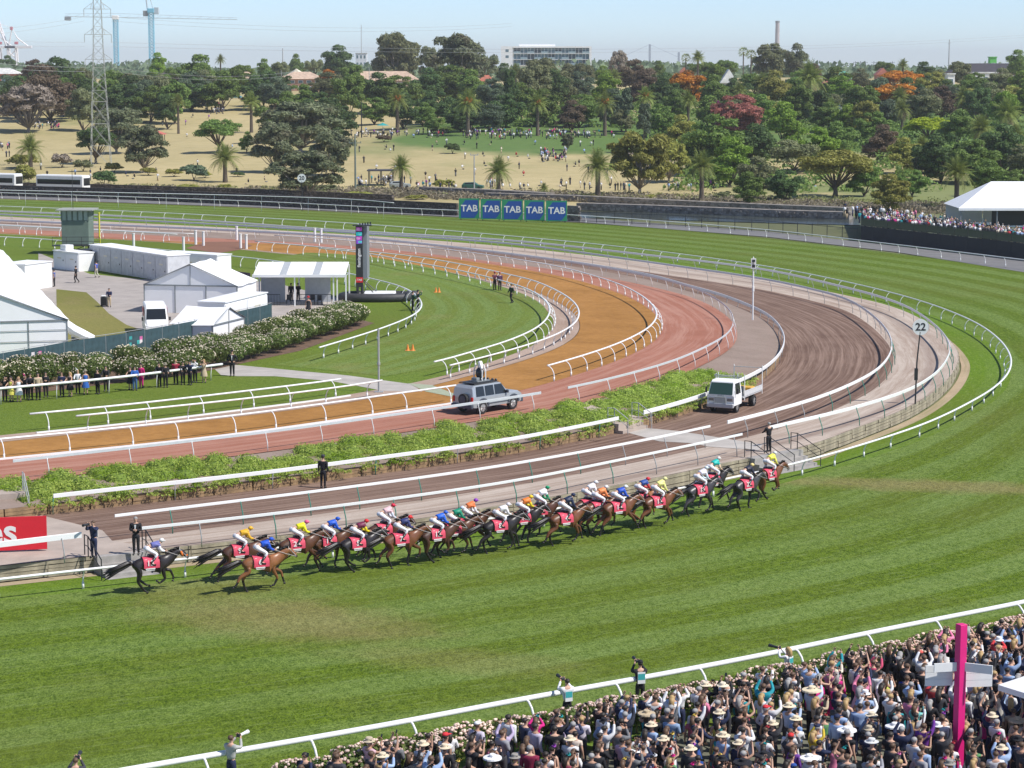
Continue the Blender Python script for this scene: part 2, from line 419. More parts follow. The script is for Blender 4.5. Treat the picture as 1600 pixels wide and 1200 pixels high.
def dirt_mat(name, c0, c1, streak, st_amt=0.6, vscale=0.9, grain=1.0, pale=None, palev=None, pale_amt=0.6):
    m = bpy.data.materials.new(name); m.use_nodes = True; k = N(m); k.b.inputs['Roughness'].default_value = 0.9
    k.b.inputs['Specular IOR Level'].default_value = 0.05
    pos = k.pos(); uv = k.coord('UV')
    f = k.math('ADD', k.math('MULTIPLY', k.noise(pos, 0.25, 4), 0.5), k.math('MULTIPLY', k.noise(pos, 5.0 * grain, 4, 0.8), 0.5))
    c = k.mix(k.rng(f, 0.35, 0.65), c0, c1)
    wob = k.noise(k.scale(uv, (0.05, 0.3, 1)), 1, 3)
    wu = k.n('ShaderNodeVectorMath', operation='ADD'); k.l(k.scale(uv, (0.035, vscale, 1)), wu.inputs[0])
    cmb = k.n('ShaderNodeCombineXYZ'); k.l(k.math('MULTIPLY', wob, 1.4), cmb.inputs[1]); k.l(cmb.outputs[0], wu.inputs[1])
    s1 = k.noise(wu.outputs[0], 1.6, 6, 0.75)
    c = k.mix(k.math('MULTIPLY', k.rng(s1, 0.44, 0.62), st_amt), c, streak)
    if pale:
        v = k.sep(uv)[1]
        a_ = k.rng(k.math('ABSOLUTE', k.math('SUBTRACT', v, palev[0])), palev[1], 0.0, 0, pale_amt, True)
        c = k.mix(a_, c, pale)
    k.col(c); k.bump(k.noise(pos, 7.0, 4, 0.8), 0.4, 0.03); MATS[name] = m; return m

pt = G(440, 965); pt2 = G(1480, 760); pt3 = G(700, 1030); pt4 = G(330, 920)
M_turf = grass_mat('turf', 0.62, 5.2, 0.12, patches=[(pt.x, pt.y, 9, 4.5, -0.5, 0.62), (pt3.x, pt3.y, 7, 2.5, -0.3, 0.3), (pt4.x, pt4.y, 5, 5, 0, 0.35), (pt2.x, pt2.y, 14, 2.6, -0.2, 0.7)])
M_grass = grass_mat('grass', 0.0, 6, 0.35, base=((0.075, 0.13, 0.014), (0.18, 0.245, 0.045)))
M_infield = grass_mat('infield_grass', 0.75, 2.2, 0.45, base=((0.085, 0.14, 0.02), (0.20, 0.26, 0.055)))
# the ground sheet: near ground, river flat, park slope and on to the horizon
def park_mat():
    m = bpy.data.materials.new('park_ground'); m.use_nodes = True; k = N(m); k.b.inputs['Roughness'].default_value = 0.95
    pos = k.pos(); xyz = k.sep(pos); p1 = k.scale(pos, (1, 1, 0))
    f = k.math('ADD', k.math('MULTIPLY', k.noise(p1, 0.02, 4), 0.55), k.math('MULTIPLY', k.noise(p1, 0.25, 4, 0.75), 0.45))
    dry = k.ramp(f, [(0.3, (0.30, 0.25, 0.105)), (0.5, (0.42, 0.345, 0.165)), (0.7, (0.52, 0.42, 0.22))])
    grn = k.mix(k.noise(p1, 0.3, 4), (0.065, 0.125, 0.02), (0.12, 0.20, 0.035))
    # the watered lawn on the slope
    def blob(cx, cy, rx, ry, ns=0.35):
        sub = k.n('ShaderNodeVectorMath', operation='SUBTRACT'); k.l(p1, sub.inputs[0]); sub.inputs[1].default_value = (cx, cy, 0)
        r2 = k.scale(sub.outputs[0], (1 / rx, 1 / ry, 0)); ln = k.n('ShaderNodeVectorMath', operation='LENGTH'); k.l(r2, ln.inputs[0])
        return k.rng(k.math('ADD', ln.outputs['Value'], k.math('MULTIPLY', k.math('SUBTRACT', k.noise(p1, 0.03, 4), 0.5), ns * 2)), 1.12, 0.8, 0, 1, True)
    a1 = blob(22, 608, 58, 62); a2 = blob(170, 640, 130, 150, 0.8)
    a = k.math('MAXIMUM', k.math('MAXIMUM', a1, a2), k.math('MULTIPLY', blob(150, 430, 110, 70, 0.8), 0.7))
    a = k.math('MAXIMUM', a, k.rng(k.noise(p1, 0.012, 3), 0.56, 0.7, 0, 0.5))
    near = k.rng(xyz[1], 388, 402, 1, 0)
    k.col(k.mix(near, k.mix(a, dry, grn), k.mix(k.noise(p1, 0.3, 4), (0.20, 0.19, 0.09), (0.10, 0.13, 0.04))))
    k.bump(k.noise(p1, 2.0, 4), 0.3, 0.2); return m
M_park = park_mat()
def ground_sheet():
    ys = [-300, -100, 0, 60, 120, 200, 300, 400, 445] + list(range(452, 700, 12)) + list(range(700, 1100, 30)) + [1100, 1200, 1400, 1700, 2200, 3000, 5000, 9000, 15000]
    xs = [-9000, -4000, -2000, -1000, -600, -450] + list(range(-360, 361, 15)) + [450, 600, 1000, 2000, 4000, 9000]
    vs = [(x, y, tz(x, y)) for y in ys for x in xs]; nx = len(xs)
    fs = [(j * nx + i, j * nx + i + 1, (j + 1) * nx + i + 1, (j + 1) * nx + i) for j in range(len(ys) - 1) for i in range(nx - 1)]
    me = bpy.data.meshes.new('ground'); me.from_pydata(vs, [], fs); me.materials.append(M_park); smooth_mesh(me)
    return struct(link('ground', me))
ground_sheet()
# turf course: from the inner running rail out to the outer rail
OUT_far = [(0, 311), (400, 325), (575, 334), (715, 340), (902, 348), (1200, 372), (1400, 396), (1600, 421)]
OUT_near_top = [(1700, 918), (1600, 941), (1400, 980), (1200, 1022), (1000, 1060), (800, 1095), (700, 1115), (525, 1147), (300, 1185), (100, 1220)]
cOn = curve(OUT_near_top, 0, 1.15, 20, 30)
cOf = curve([(p[0], p[1]) for p in OUT_far], 0, 0, 160, 60)
oo = cOf + [Vector((95, 235, 0)), Vector((112, 190, 0)), Vector((104, 150, 0)), Vector((78, 118, 0))] + cOn
oo = gsmooth(resample(oo, 2.0), 10)
def toward(c, target, n=420):
    L = sum((q - p).length for p, q in zip(c, c[1:])); c = resample(c, L / n); out = []; last = 0
    # spread nearest indices evenly so the cross lines never cross each other
    idx = [nearest(target, p) for p in c]
    for i in range(1, len(idx)): idx[i] = max(idx[i], idx[i - 1])
    f = [float(i) for i in idx]
    for _ in range(60): f = [f[0]] + [(f[i - 1] + f[i] + f[i + 1]) / 3 for i in range(1, len(f) - 1)] + [f[-1]]
    return c, [target[int(v)].lerp(target[min(len(target) - 1, int(v) + 1)], v - int(v)) for v in f]
def strip2(name, a, b, za, zb, m, cross=2, n=420):
    """as strip(), the outer edge paired by nearness"""
    a2, b2 = toward(a, b, n); mb = []; uvs = []; vs = []; s_ = 0
    for i in range(len(a2)):
        if i: s_ += (a2[i] - a2[i - 1]).length
        for k in range(cross + 1):
            t = k / cross; p = a2[i].lerp(b2[i], t); vs.append((p.x, p.y, za + (zb - za) * t)); uvs.append((s_, t * (b2[i] - a2[i]).length))
    c1 = cross + 1; n = len(a2) - 1
    fs = [(i * c1 + k, i * c1 + k + 1, (i + 1) * c1 + k + 1, (i + 1) * c1 + k) for i in range(n) for k in range(cross)]
    me = bpy.data.meshes.new(name); me.from_pydata(vs, [], fs); me.materials.append(m)
    ul = me.uv_layers.new(name='uv'); li = [0] * len(me.loops); me.loops.foreach_get('vertex_index', li)
    ul.data.foreach_set('uv', [c for i in li for c in uvs[i]])
    if me.polygons[n // 2 * cross].normal.z < 0: me.flip_normals()
    smooth_mesh(me); return struct(link(name, me))
# lawn inside the false rail, up to the sleeper wall
lawn = MB()
Wfoot = offset(cW, -0.25)
strip2('turf_track', cA, oo, 0.0, 0.0, M_turf, 6)
M_lawn = grass_mat('lawn', 0.3, 3.0, 0.15, base=((0.06, 0.13, 0.008), (0.16, 0.25, 0.02)))
strip2('rail_lawn', Wfoot, cA, -0.008, -0.004, M_lawn, 2)
# bare edge at the wall foot
strip2('wall_foot_earth', Wfoot, offset(cW, -0.95), 0.004, 0.002, dirt_mat('bare_earth', (0.34, 0.26, 0.17), (0.46, 0.36, 0.25), (0.22, 0.22, 0.1), 0.6))
M_path = dirt_mat('gravel_path', (0.40, 0.33, 0.275), (0.53, 0.45, 0.385), (0.27, 0.19, 0.145), 0.7, 0.9, pale=(0.2, 0.14, 0.115), palev=(3.2, 0.9), pale_amt=0.5)
M_dirt = dirt_mat('dirt_track', (0.115, 0.070, 0.053), (0.185, 0.12, 0.092), (0.34, 0.24, 0.19), 0.7, 2.0)
M_pink = dirt_mat('pink_track', (0.29, 0.12, 0.08), (0.38, 0.17, 0.12), (0.46, 0.26, 0.20), 0.65, 0.9)
M_sand = dirt_mat('sand_track', (0.25, 0.122, 0.036), (0.43, 0.22, 0.07), (0.36, 0.18, 0.055), 0.3, 0.4, grain=0.35)
M_verge = dirt_mat('sandy_verge', (0.33, 0.24, 0.19), (0.46, 0.36, 0.30), (0.26, 0.17, 0.11), 0.5, 0.8)
M_grav = dirt_mat('bank_gravel', (0.21, 0.16, 0.13), (0.33, 0.26, 0.22), (0.27, 0.2, 0.17), 0.4, 0.6)
M_conc = mat('concrete', (0.42, 0.385, 0.35), 0.9, 0.16, 0.6)
M_sandstone = mat('dusty_concrete', (0.40, 0.33, 0.28), 0.9, 0.14, 0.8)
strip2('gravel_path', offset(cC, 0.1), cW, Z1, Z1, M_path, 3)
strip2('dirt_track', offset(cD, 0.3), offset(cC, -0.15), Z1 + 0.006, Z1 + 0.006, M_dirt, 3)
# inner platform edge, then the inner tracks
cWD = offset(cD, 0.35)
strip2('planting_bank', cJ, cWD, Z2 - 0.02, 1.35, M_grav, 4)
strip2('pink_track', cE, offset(cJ, -0.35), Z2, Z2, M_pink, 3)
strip2('sand_track', offset(cF1, -0.1), offset(cE, -0.5), Z2 + 0.006, Z2 + 0.006, M_sand, 3)
strip2('sandy_verge', offset(cF2, -0.3), offset(cF1, -0.05), Z2 + 0.010, Z2 + 0.010, M_verge, 2)
def fill(name, poly, z, m):
    me = bpy.data.meshes.new(name); bm = bmesh.new(); vs = [bm.verts.new((p.x, p.y, z)) for p in poly]
    es = [bm.edges.new((vs[i], vs[(i + 1) % len(vs)])) for i in range(len(vs))]
    bmesh.ops.triangle_fill(bm, use_beauty=True, use_dissolve=False, edges=es)
    for f in bm.faces:
        if f.normal.z < 0: f.normal_flip()
    bm.to_mesh(me); bm.free(); me.materials.append(m); return struct(link(name, me))
fill('infield', resample(offset(cF2, -0.35), 2.0), Z2 + 0.002, M_grass)
# mown strip of the steeple grass between the inner rails
gg = cG + curve([(499, 543), (400, 566), (340, 580)], Z2, 1.1)
# concentric mowing bands inside the bend
inner = curve([(420, 405), (540, 428), (575, 438), (625, 452), (650, 470), (660, 482), (650, 497), (620, 514), (575, 530), (499, 553), (430, 570)], Z2, 0)
strip2('mown_bend', inner, curve([(420, 393), (560, 399), (650, 414), (720, 430), (800, 453), (832, 466), (851, 480), (857, 492), (851, 508), (838, 522), (800, 541), (725, 565), (600, 588), (480, 606)], Z2, 0), Z2 + 0.016, Z2 + 0.016, M_infield, 3)
def patch(name, px, z, m, dz=0.0):
    return fill(name, [G(a, b, z) for a, b in px], z + dz, m)
# concrete aprons and crossings
patch('walkway', [(0, 783), (42, 800), (160, 829), (175, 845), (215, 852), (262, 857), (225, 860), (0, 884), (-80, 889), (-80, 780)], Z1, M_sandstone, 0.014)
patch('crossing', [(962, 671), (998, 668), (1062, 674), (1192, 695), (1186, 704), (1105, 698), (1086, 693), (1030, 690)], Z1, M_conc, 0.018)
patch('infield_path', [(328, 570), (366, 570), (470, 580), (545, 587), (640, 600), (660, 612), (600, 611), (520, 596), (430, 588), (372, 588), (345, 586)], Z2, M_conc, 0.012)
patch('green_mat', [(637, 599), (675, 602), (716, 618), (740, 627), (705, 620), (665, 612)], Z2, mat('sage_rubber', (0.33, 0.36, 0.25), 0.9, 0.1), 0.02)
patch('forecourt', [(60, 395), (140, 428), (215, 436), (420, 440), (545, 470), (545, 478), (430, 505), (330, 545), (215, 560), (60, 560)], Z2, mat('asphalt_light', (0.36, 0.32, 0.29), 0.9, 0.15, 0.5), 0.008)
patch('forecourt_grass', [(88, 452), (135, 457), (150, 470), (170, 490), (198, 508), (222, 516), (222, 545), (90, 560)], Z2, grass_mat('dry_grass', 0, 1, 0.9, base=((0.17, 0.17, 0.05), (0.26, 0.23, 0.08))), 0.02)
patch('horse_crossing', [(290, 388), (322, 378), (372, 378), (395, 384), (372, 391), (340, 396)], Z2, dirt_mat('brown_tan', (0.19, 0.10, 0.07), (0.25, 0.135, 0.095), (0.27, 0.15, 0.1), 0.3), 0.024)
patch('rose_bed_soil', [(-40, 590), (120, 560), (330, 530), (545, 495), (585, 505), (470, 548), (300, 585), (-40, 625)], Z2, mat('mulch', (0.14, 0.085, 0.055), 0.95, 0.3, 2.0), 0.014)
patch('back_road', [(-60, 303), (400, 318), (715, 333), (902, 340), (1200, 362), (1400, 384), (1640, 412), (1640, 432), (1400, 394), (1200, 370.5), (902, 347), (715, 339), (400, 324), (-60, 308)], 0, mat('asphalt_dark', (0.17, 0.165, 0.165), 0.9, 0.15, 0.5), 0.03)
# ================================================================== RUNNING RAILS
M_pvc = mat('white_pvc', (0.80, 0.80, 0.79), 0.4, 0.03, 2.0)
M_alu = mat('silver_rail', (0.60, 0.62, 0.64), 0.45, 0.06, 2.0, metal=0.15)
M_grn = mat('green_post', (0.05, 0.26, 0.19), 0.5, 0.08)
M_gal = mat('galvanised', (0.42, 0.43, 0.43), 0.5, 0.1, 4.0, metal=0.2)
def post_goose(h, o, r=0.035):
    mb = MB(); pts = [(o, 0, 0), (o, 0, h * .35), (o * .93, 0, h * .55), (o * .7, 0, h * .77), (o * .36, 0, h * .93), (0, 0, h - .02)]
    mb.tube([(x, y, z - h) for x, y, z in pts], [r * 1.25, r * 1.15, r, r, r, r * .9], 6)
    mb.cyl((o, 0, -h), (o, 0, -h + .32), r * 1.7, 6); return mb
def post_thin(h, o, r=0.03):
    mb = MB(); mb.tube([(o, 0, -h), (o * .9, 0, -h * .55), (o * .25, 0, -h * .12), (0.06, 0, -.04)], r, 5); return mb
PROF = {'tube': [(-.075, 0), (-.055, .045), (0, .062), (.055, .045), (.075, 0), (.055, -.045), (0, -.062), (-.055, -.045)],
        'plank': [(-.035, -.13), (-.035, .12), (0, .145), (.035, .12), (.035, -.13)],
        'flat': [(-.11, -.03), (-.11, .03), (.11, .03), (.11, -.03)]}
POSTM = {}
def rail(label, base, h, space, side, prof='tube', post='goose', m=None, mp=None, group=None, r=None, off=0.42, green=None, z=None, name='running_rail', start=0.8, kerb=None, scale=1.0):
    """side=+1: posts stand inside the bend (right of travel), -1: outside"""
    m = m or M_pvc; mp = mp or m
    top = [p + Vector((0, 0, h)) for p in base]
    o0 = top[len(top) // 2]; root = thing(name, label, 'running rail', (o0.x, o0.y, base[0].z), 0, group)
    inv = Vector((o0.x, o0.y, base[0].z))
    mb = MB(); pf = [(a * scale, b * scale) for a, b in PROF[prof]]
    mb.sweep([p - inv for p in resample(top, 1.5)], pf); mb.build('top_rail', m, root, smooth=(prof == 'tube'))
    key = (post, h, off, mp.name, r)
    if key not in POSTM:
        pm = post_goose(h, off, r or .035) if post == 'goose' else post_thin(h, off, r or .03)
        POSTM[key] = pm.mesh('post', mp, True)
    me = POSTM[key]; acc = space * start; last = None; nrm = normals(top); i = 0; cnt = 0
    for i, p in enumerate(top):
        if last is not None: acc += (p - last).length
        last = p
        if acc >= space:
            acc -= space; n = nrm[i] * side; cnt += 1
            o = link('post', me, root, p - inv, math.atan2(n.y, n.x))
            if green and green(p): recolor(o, M_grn)
    if kerb:
        kb = MB(); k2 = [Vector((p.x, p.y, base[0].z)) - inv for p in offset(base, kerb)]
        kb.sweep(resample(k2, 2), [(-.06, 0), (-.06, .1), (.06, .1), (.06, 0)]); kb.build('ground_tube', M_pvc, root)
    return root
GR = 'white running rails round the bend'
rail('white false rail with gooseneck posts that the field gallops along', cA, HA, 4.3, 1, group=GR, off=0.45)
rail('silver flat rail along the outer edge of the gravel path, above the sleeper wall', cut(cB, None, (1205, 668), Z1, 1.2), 1.2, 4.3, -1, 'plank', 'thin', mp=M_gal, group=GR, off=0.3, green=lambda p: p.y < 200 and p.x > 12, scale=.8)
rail('white flat rail over the gravel path between the two flights of steps', cut(cB, (1167, 677), (225, 825), Z1, 1.2), 1.2, 3.9, -1, 'plank', 'thin', mp=M_gal, group=GR, off=0.3, green=lambda p: -14 < p.x < 6, scale=.52)
rail('short white flat rail in front of the red sign', cut(cB, (130, 835), None, Z1, 1.2), 1.2, 3.9, -1, 'plank', 'thin', mp=M_gal, group=GR, off=0.3)
rail('long flat rail between brown dirt track and gravel path round the bend', cut(cC, None, (1140, 660), Z1, 1.2), 1.2, 4.3, -1, 'plank', 'thin', mp=M_gal, group=GR, off=0.3, green=lambda p: p.y < 195 and p.x > 20, scale=.8)
rail('white flat rail with green posts along the near edge of the brown dirt track', cut(cC, (1107, 667), (179, 806), Z1, 1.2), 1.2, 3.9, -1, 'plank', 'thin', mp=M_gal, group=GR, off=0.3, green=lambda p: p.x < 6, scale=.52)
rail('silver rail inside the brown dirt track, above the dark retaining wall', cut(cD, None, (1001, 646), Z1, 1.0), 1.0, 4.3, 1, 'plank', 'thin', mp=M_gal, group=GR, off=0.1, scale=1.0)
rail('heavy white plank rail with green posts in front of the long hedge bank', cut(cD, (964, 654), (82, 775), Z1, 1.0), 1.0, 6.5, 1, 'plank', 'thin', mp=M_gal, group=GR, off=0.1, green=lambda p: int(p.x * 3) % 3 != 0, scale=.78)
rail('silver rail along the outer edge of the pink track, round the bend', cut(cJ, None, (891, 605), Z2, 1.1), 1.1, 4.0, -1, 'plank', 'thin', m=M_alu, mp=M_pvc, group=GR, off=0.25, scale=.55)
rail('silver rail beside the pink track, behind the long hedge bank', cut(cJ, (847, 614), (22, 720), Z2, 1.1), 1.1, 4.4, -1, 'plank', 'thin', m=M_alu, mp=M_pvc, group=GR, off=0.25, scale=.6)
rail('white gooseneck rail between orange sand and pink track, sweeping round the bend', cut(cE, (437, 367), (857, 571), Z2, 1.1), 1.1, 3.0, -1, group=GR, off=0.5)
rail('white gooseneck rail between sand and pink track, left of the silver off-road car', cut(cE, (715, 602), None, Z2, 1.1), 1.1, 3.6, -1, group=GR, off=0.5, kerb=-0.55)
rail('far white gooseneck rail outside the sand track, left of the horse crossing', cut(cE, None, (300, 365), Z2, 1.1), 1.1, 3.6, -1, group=GR, off=0.5)
rail('white gooseneck rail on the inside of the orange sand track, round the bend', cut(cF1, (405, 377), (707, 570), Z2, 1.1), 1.1, 2.9, 1, group=GR, off=0.5)
rail('white rail on the inside of the sand track, lower of the pair at left', cut(cF1, (595, 595), (129, 649), Z2, 1.1), 1.1, 3.6, 1, group=GR, off=0.5)
rail('far white gooseneck rail inside the sand track, left of the horse crossing', cut(cF1, None, (296, 365), Z2, 1.1), 1.1, 3.6, 1, group=GR, off=0.5)
rail('white gooseneck rail round the outside of the mown grass bend', cut(cF2, (500, 388), (682, 565), Z2, 1.1), 1.1, 2.9, -1, group=GR, off=0.5)
rail('white rail outside the mown grass, upper of the pair at left', cut(cF2, (535, 592), (55, 646), Z2, 1.1), 1.1, 3.6, -1, group=GR, off=0.5, kerb=-0.9)
rail('white gooseneck rail on the inside of the mown grass bend, round the video tower', cG, 1.1, 3.0, 1, group=GR, off=0.5)
rail('outer rail of the turf course on the far side, below the stone wall', offset(cOf[0:], 0.0), 1.15, 4.4, -1, group=GR, off=0.4)
rail('heavy white outer rail in front of the rose hedge and the crowd', cOn, 1.15, 4.35, -1, group=GR, off=0.55, r=.05, scale=1.7, start=.35)
KR = curve([(347, 569), (200, 588), (90, 599), (0, 607)], Z2, 1.1, 0, 12)
rail('white straight rail that the spectators beside the rose bed lean on', KR, 1.1, 4.2, 1, post='thin', group=GR, off=0.1, scale=1.4)
rail('low white rail above the stone wall at far left', curve([(0, 297), (160, 300.5), (400, 306), (560, 312), (615, 317)], 0.4, 2.6, 60), 2.6, 9.0, 1, post='thin', group=GR, off=0.1)
# sleeper retaining wall below the gravel path: stacked timbers between uprights
def sleeper_wall():
    root = thing('retaining_wall', 'weathered timber sleeper wall between the gravel path and the turf', 'retaining wall', (cW[len(cW) // 2].x, cW[len(cW) // 2].y, 0))
    inv = root.location.copy(); M_sl = mat('weathered_timber', (0.30, 0.265, 0.19), 0.9, 0.35, 2.5); M_up = mat('upright_timber', (0.20, 0.17, 0.12), 0.9, 0.2)
    seg = [p for p in cut(cW, (1480, 530), None, Z1, 0)]
    gap = [(G(1173, 714, Z1), G(1246, 701, Z1)), (G(150, 868, Z1), G(228, 860, Z1))]
    seg = resample(seg, 2.4); ms = []
    for k in range(4):
        mb = MB(); mb.box((-1.19, -.08 - .018 * (k % 3), .008 * k), (1.19, .09, .172 + .006 * k)); ms.append(mb.mesh('sleeper', M_sl))
    up = MB(); up.box((-.03, -.105, -.1), (.03, .0, .80)); upm = up.mesh('upright', M_up)
    cntb = 0
    for i in range(len(seg) - 1):
        c = (seg[i] + seg[i + 1]) / 2
        if any(min(a.x, b.x) + .3 < c.x < max(a.x, b.x) - .3 and abs(c.y - (a.y + b.y) / 2) < 9 for a, b in gap): continue
        d = seg[i + 1] - seg[i]; a = math.atan2(-d.y, -d.x)
        for k in range(4):
            if cntb < 292:
                link('sleeper', ms[(i + k) % 4], root, Vector((c.x, c.y, k * .2 + random.uniform(-.012, .012))) - inv, a + random.uniform(-.014, .014)); cntb += 1
        link('upright', upm, root, Vector((seg[i].x, seg[i].y, 0)) - inv, a)
    mb = MB(); far = cut(cW, None, (1480, 530), Z1, 0); mb.sweep([Vector((p.x, p.y, 0)) - inv for p in resample(far, 3)], [(-.08, 0), (-.08, .79), (.08, .79), (.08, 0)]); mb.build('far_wall', M_sl, root)
sleeper_wall()
# low wall under the hedge bank: wire-faced timber
def bank_wall():
    base = cut(cWD, (1226, 530), None, Z1, 1.0); mid = base[len(base) // 2]
    root = thing('retaining_wall', 'low brown block retaining wall below the hedge bank, behind the plank rail', 'retaining wall', (mid.x, mid.y, Z1)); inv = root.location.copy()
    M_b = mat('brown_block', (0.26, 0.17, 0.09), 0.9, 0.35, 3.0); me = []
    for k in range(3): mb = MB(); mb.box((-1.17, -.07 - .02 * (k % 2), 0), (1.17, .08, .17)); me.append(mb.mesh('timber', M_b))
    seg = resample(base, 2.4); g0, g1 = G(984, 667, Z1).x, G(942, 675, Z1).x; n = 0
    for i in range(len(seg) - 1):
        c = (seg[i] + seg[i + 1]) / 2; d = seg[i + 1] - seg[i]
        if g1 < c.x < g0 and c.y < 175: continue
        for k in range(3):
            if n < 290: link('timber', me[(i + k) % 3], root, Vector((c.x, c.y, Z1 + k * .185)) - inv, math.atan2(-d.y, -d.x) + random.uniform(-.01, .01)); n += 1
bank_wall()
# ================================================================== VEGETATION
def leaf_mat(name, c0, c1, trans=0.33, c2=None):
    m = bpy.data.materials.new(name); m.use_nodes = True; k = N(m); MATS[name] = m
    g = k.n('ShaderNodeNewGeometry'); oi = k.n('ShaderNodeObjectInfo')
    c = k.mix(g.outputs['Random Per Island'], c0, c1)
    if c2: c = k.mix(k.rng(k.noise(k.coord(), 0.35, 2), 0.52, 0.62), c, c2)
    hs = k.n('ShaderNodeHueSaturation'); k.l(c, hs.inputs['Color']); k.l(k.rng(oi.outputs['Random'], 0, 1, 0.95, 1.5), hs.inputs['Value'])
    k.l(k.rng(oi.outputs['Random'], 0, 1, 0.49, 0.51), hs.inputs['Hue'])
    k.col(hs.outputs[0]); k.b.inputs['Roughness'].default_value = 0.6; k.b.inputs['Specular IOR Level'].default_value = 0.3
    tr = k.n('ShaderNodeBsdfTranslucent'); k.l(hs.outputs[0], tr.inputs[0]); ms = k.n('ShaderNodeMixShader'); ms.inputs[0].default_value = trans
    k.l(k.b.outputs[0], ms.inputs[1]); k.l(tr.outputs[0], ms.inputs[2]); k.l(ms.outputs[0], k.out.inputs[0]); return m
M_bark = mat('bark', (0.13, 0.10, 0.075), 0.95, 0.35, 2.0)
M_pale = mat('pale_bark', (0.36, 0.31, 0.26), 0.9, 0.35, 1.2)
def cards(rng, pos, nrm, size, aspect=1.0, droop=0.0, up=None):
    """one leaf-clump quad per position; returns verts, faces"""
    n = len(pos); a = rng.normal(size=(n, 3)); 
    if droop: a = a * (1 - droop) + np.array([0, 0, -1.0]) * droop * 1.6
    nn = nrm + rng.normal(size=(n, 3)) * 0.55; nn /= np.linalg.norm(nn, axis=1)[:, None]
    u = a - nn * (a * nn).sum(1)[:, None]; u /= np.linalg.norm(u, axis=1)[:, None] + 1e-9; v = np.cross(nn, u)
    s = size * rng.uniform(.6, 1.35, size=(n, 1)); U = u * s * aspect; V = v * s
    q = np.stack([pos - U * .5 - V * .28, pos + V * .1 - U * .1 + V * -.55, pos + U * .6, pos + V * .5], 1)
    return q.reshape(-1, 3), [(4 * i, 4 * i + 1, 4 * i + 2, 4 * i + 3) for i in range(n)]
def np_mesh(name, vs, fs, m):
    me = bpy.data.meshes.new(name); nf = len(fs); k = len(fs[0]) if nf else 4
    me.vertices.add(len(vs)); me.vertices.foreach_set('co', np.asarray(vs, dtype=np.float32).ravel())
    me.loops.add(nf * k); me.loops.foreach_set('vertex_index', np.asarray(fs, dtype=np.int32).ravel())
    me.polygons.add(nf); me.polygons.foreach_set('loop_start', np.arange(0, nf * k, k, dtype=np.int32)); me.polygons.foreach_set('loop_total', np.full(nf, k, dtype=np.int32))
    me.materials.append(m); me.update(calc_edges=True); me.validate(); return me
def make_tree(seed, H, Rx, Rz, th, m, n=5000, leaf=0.42, clumps=26, csz=0.30, bark=None, droop=0.0, aspect=1.3, shell=0.62, flat=1.0, lean=0.0, trunk_r=0.3, conic=0.0, limbs=9, low=-.55):
    """returns trunk mesh and crown mesh; crown spans heights th..H, radius Rx"""
    rng = np.random.default_rng(seed); cz = (H + th) / 2; hz = (H - th) / 2; C = []
    for i in range(clumps):
        d = rng.normal(size=3); d /= np.linalg.norm(d); 
        if d[2] < low: d[2] *= -.5
        r = rng.uniform(shell - .25, 0.86) if i > 2 else rng.uniform(0, .4)
        c = np.array([d[0] * Rx * r, d[1] * Rx * r, d[2] * hz * r * flat])
        if conic: k = 1 - conic * (c[2] / hz * .5 + .5); c[0] *= k; c[1] *= k
        C.append((c + [lean * (c[2] + hz) / (2 * hz), 0, cz], rng.uniform(.75, 1.3) * csz * Rx * (1 - conic * .45 * (c[2] / hz * .5 + .5))))
    tot = sum(r * r for _, r in C); P_ = []; Nn = []
    for c, r in C:
        k = max(12, int(n * r * r / tot)); d = rng.normal(size=(k, 3)); d /= np.linalg.norm(d, axis=1)[:, None]
        d[:, 2] = np.where(d[:, 2] < -.35, -d[:, 2], d[:, 2])
        rad = r * (0.55 + 0.5 * rng.random((k, 1)) ** .6) * (1 + .22 * np.sin(d[:, :1] * 7 + seed) * np.cos(d[:, 1:2] * 6))
        p = c + d * rad * np.array([1, 1, .78])
        if droop: p[:, 2] -= rng.random(k) * droop * r * .9
        P_.append(p); Nn.append(d)
    P_ = np.concatenate(P_); Nn = np.concatenate(Nn)
    vs, fs = cards(rng, P_, Nn, leaf, aspect, droop)
    crown = np_mesh('crown', vs, fs, m)
    mb = MB(); top = th + hz * .35
    mb.tube([(0, 0, -.6), (0, 0, .15), (lean * .1, .05, th * .5), (lean * .2, 0, th), (lean * .4, 0, top)], [trunk_r * 1.5, trunk_r * 1.1, trunk_r * .85, trunk_r * .7, trunk_r * .3], 7)
    for i in range(min(limbs, len(C))):
        c, r = C[-1 - i]; b = Vector((lean * .15, 0, th * rng.uniform(.7, 1.05))); c = Vector(c)
        mid = b.lerp(c, .5) + Vector((0, 0, -.06 * H * rng.uniform(-.3, 1)))
        mb.tube([b, mid, c], [trunk_r * .5, trunk_r * .32, trunk_r * .1], 5)
    return mb.mesh('trunk', bark or M_bark, True), crown
L_dark = leaf_mat('leaf_dark', (0.045, 0.086, 0.030), (0.114, 0.171, 0.048))
L_mid = leaf_mat('leaf_mid', (0.092, 0.154, 0.032), (0.186, 0.262, 0.060))
L_bright = leaf_mat('leaf_bright', (0.109, 0.192, 0.022), (0.232, 0.327, 0.044), 0.35)
L_grey = leaf_mat('leaf_greygreen', (0.114, 0.135, 0.067), (0.237, 0.244, 0.113))
L_blue = leaf_mat('leaf_bluegreen', (0.072, 0.108, 0.067), (0.145, 0.189, 0.106))
L_euc = leaf_mat('leaf_eucalypt', (0.085, 0.105, 0.055), (0.19, 0.21, 0.11), 0.3, (0.14, 0.135, 0.08))
L_bare = leaf_mat('twigs_grey', (0.174, 0.142, 0.112), (0.304, 0.256, 0.206), 0.1)
L_brown = leaf_mat('leaf_brown', (0.10, 0.07, 0.045), (0.18, 0.135, 0.085))
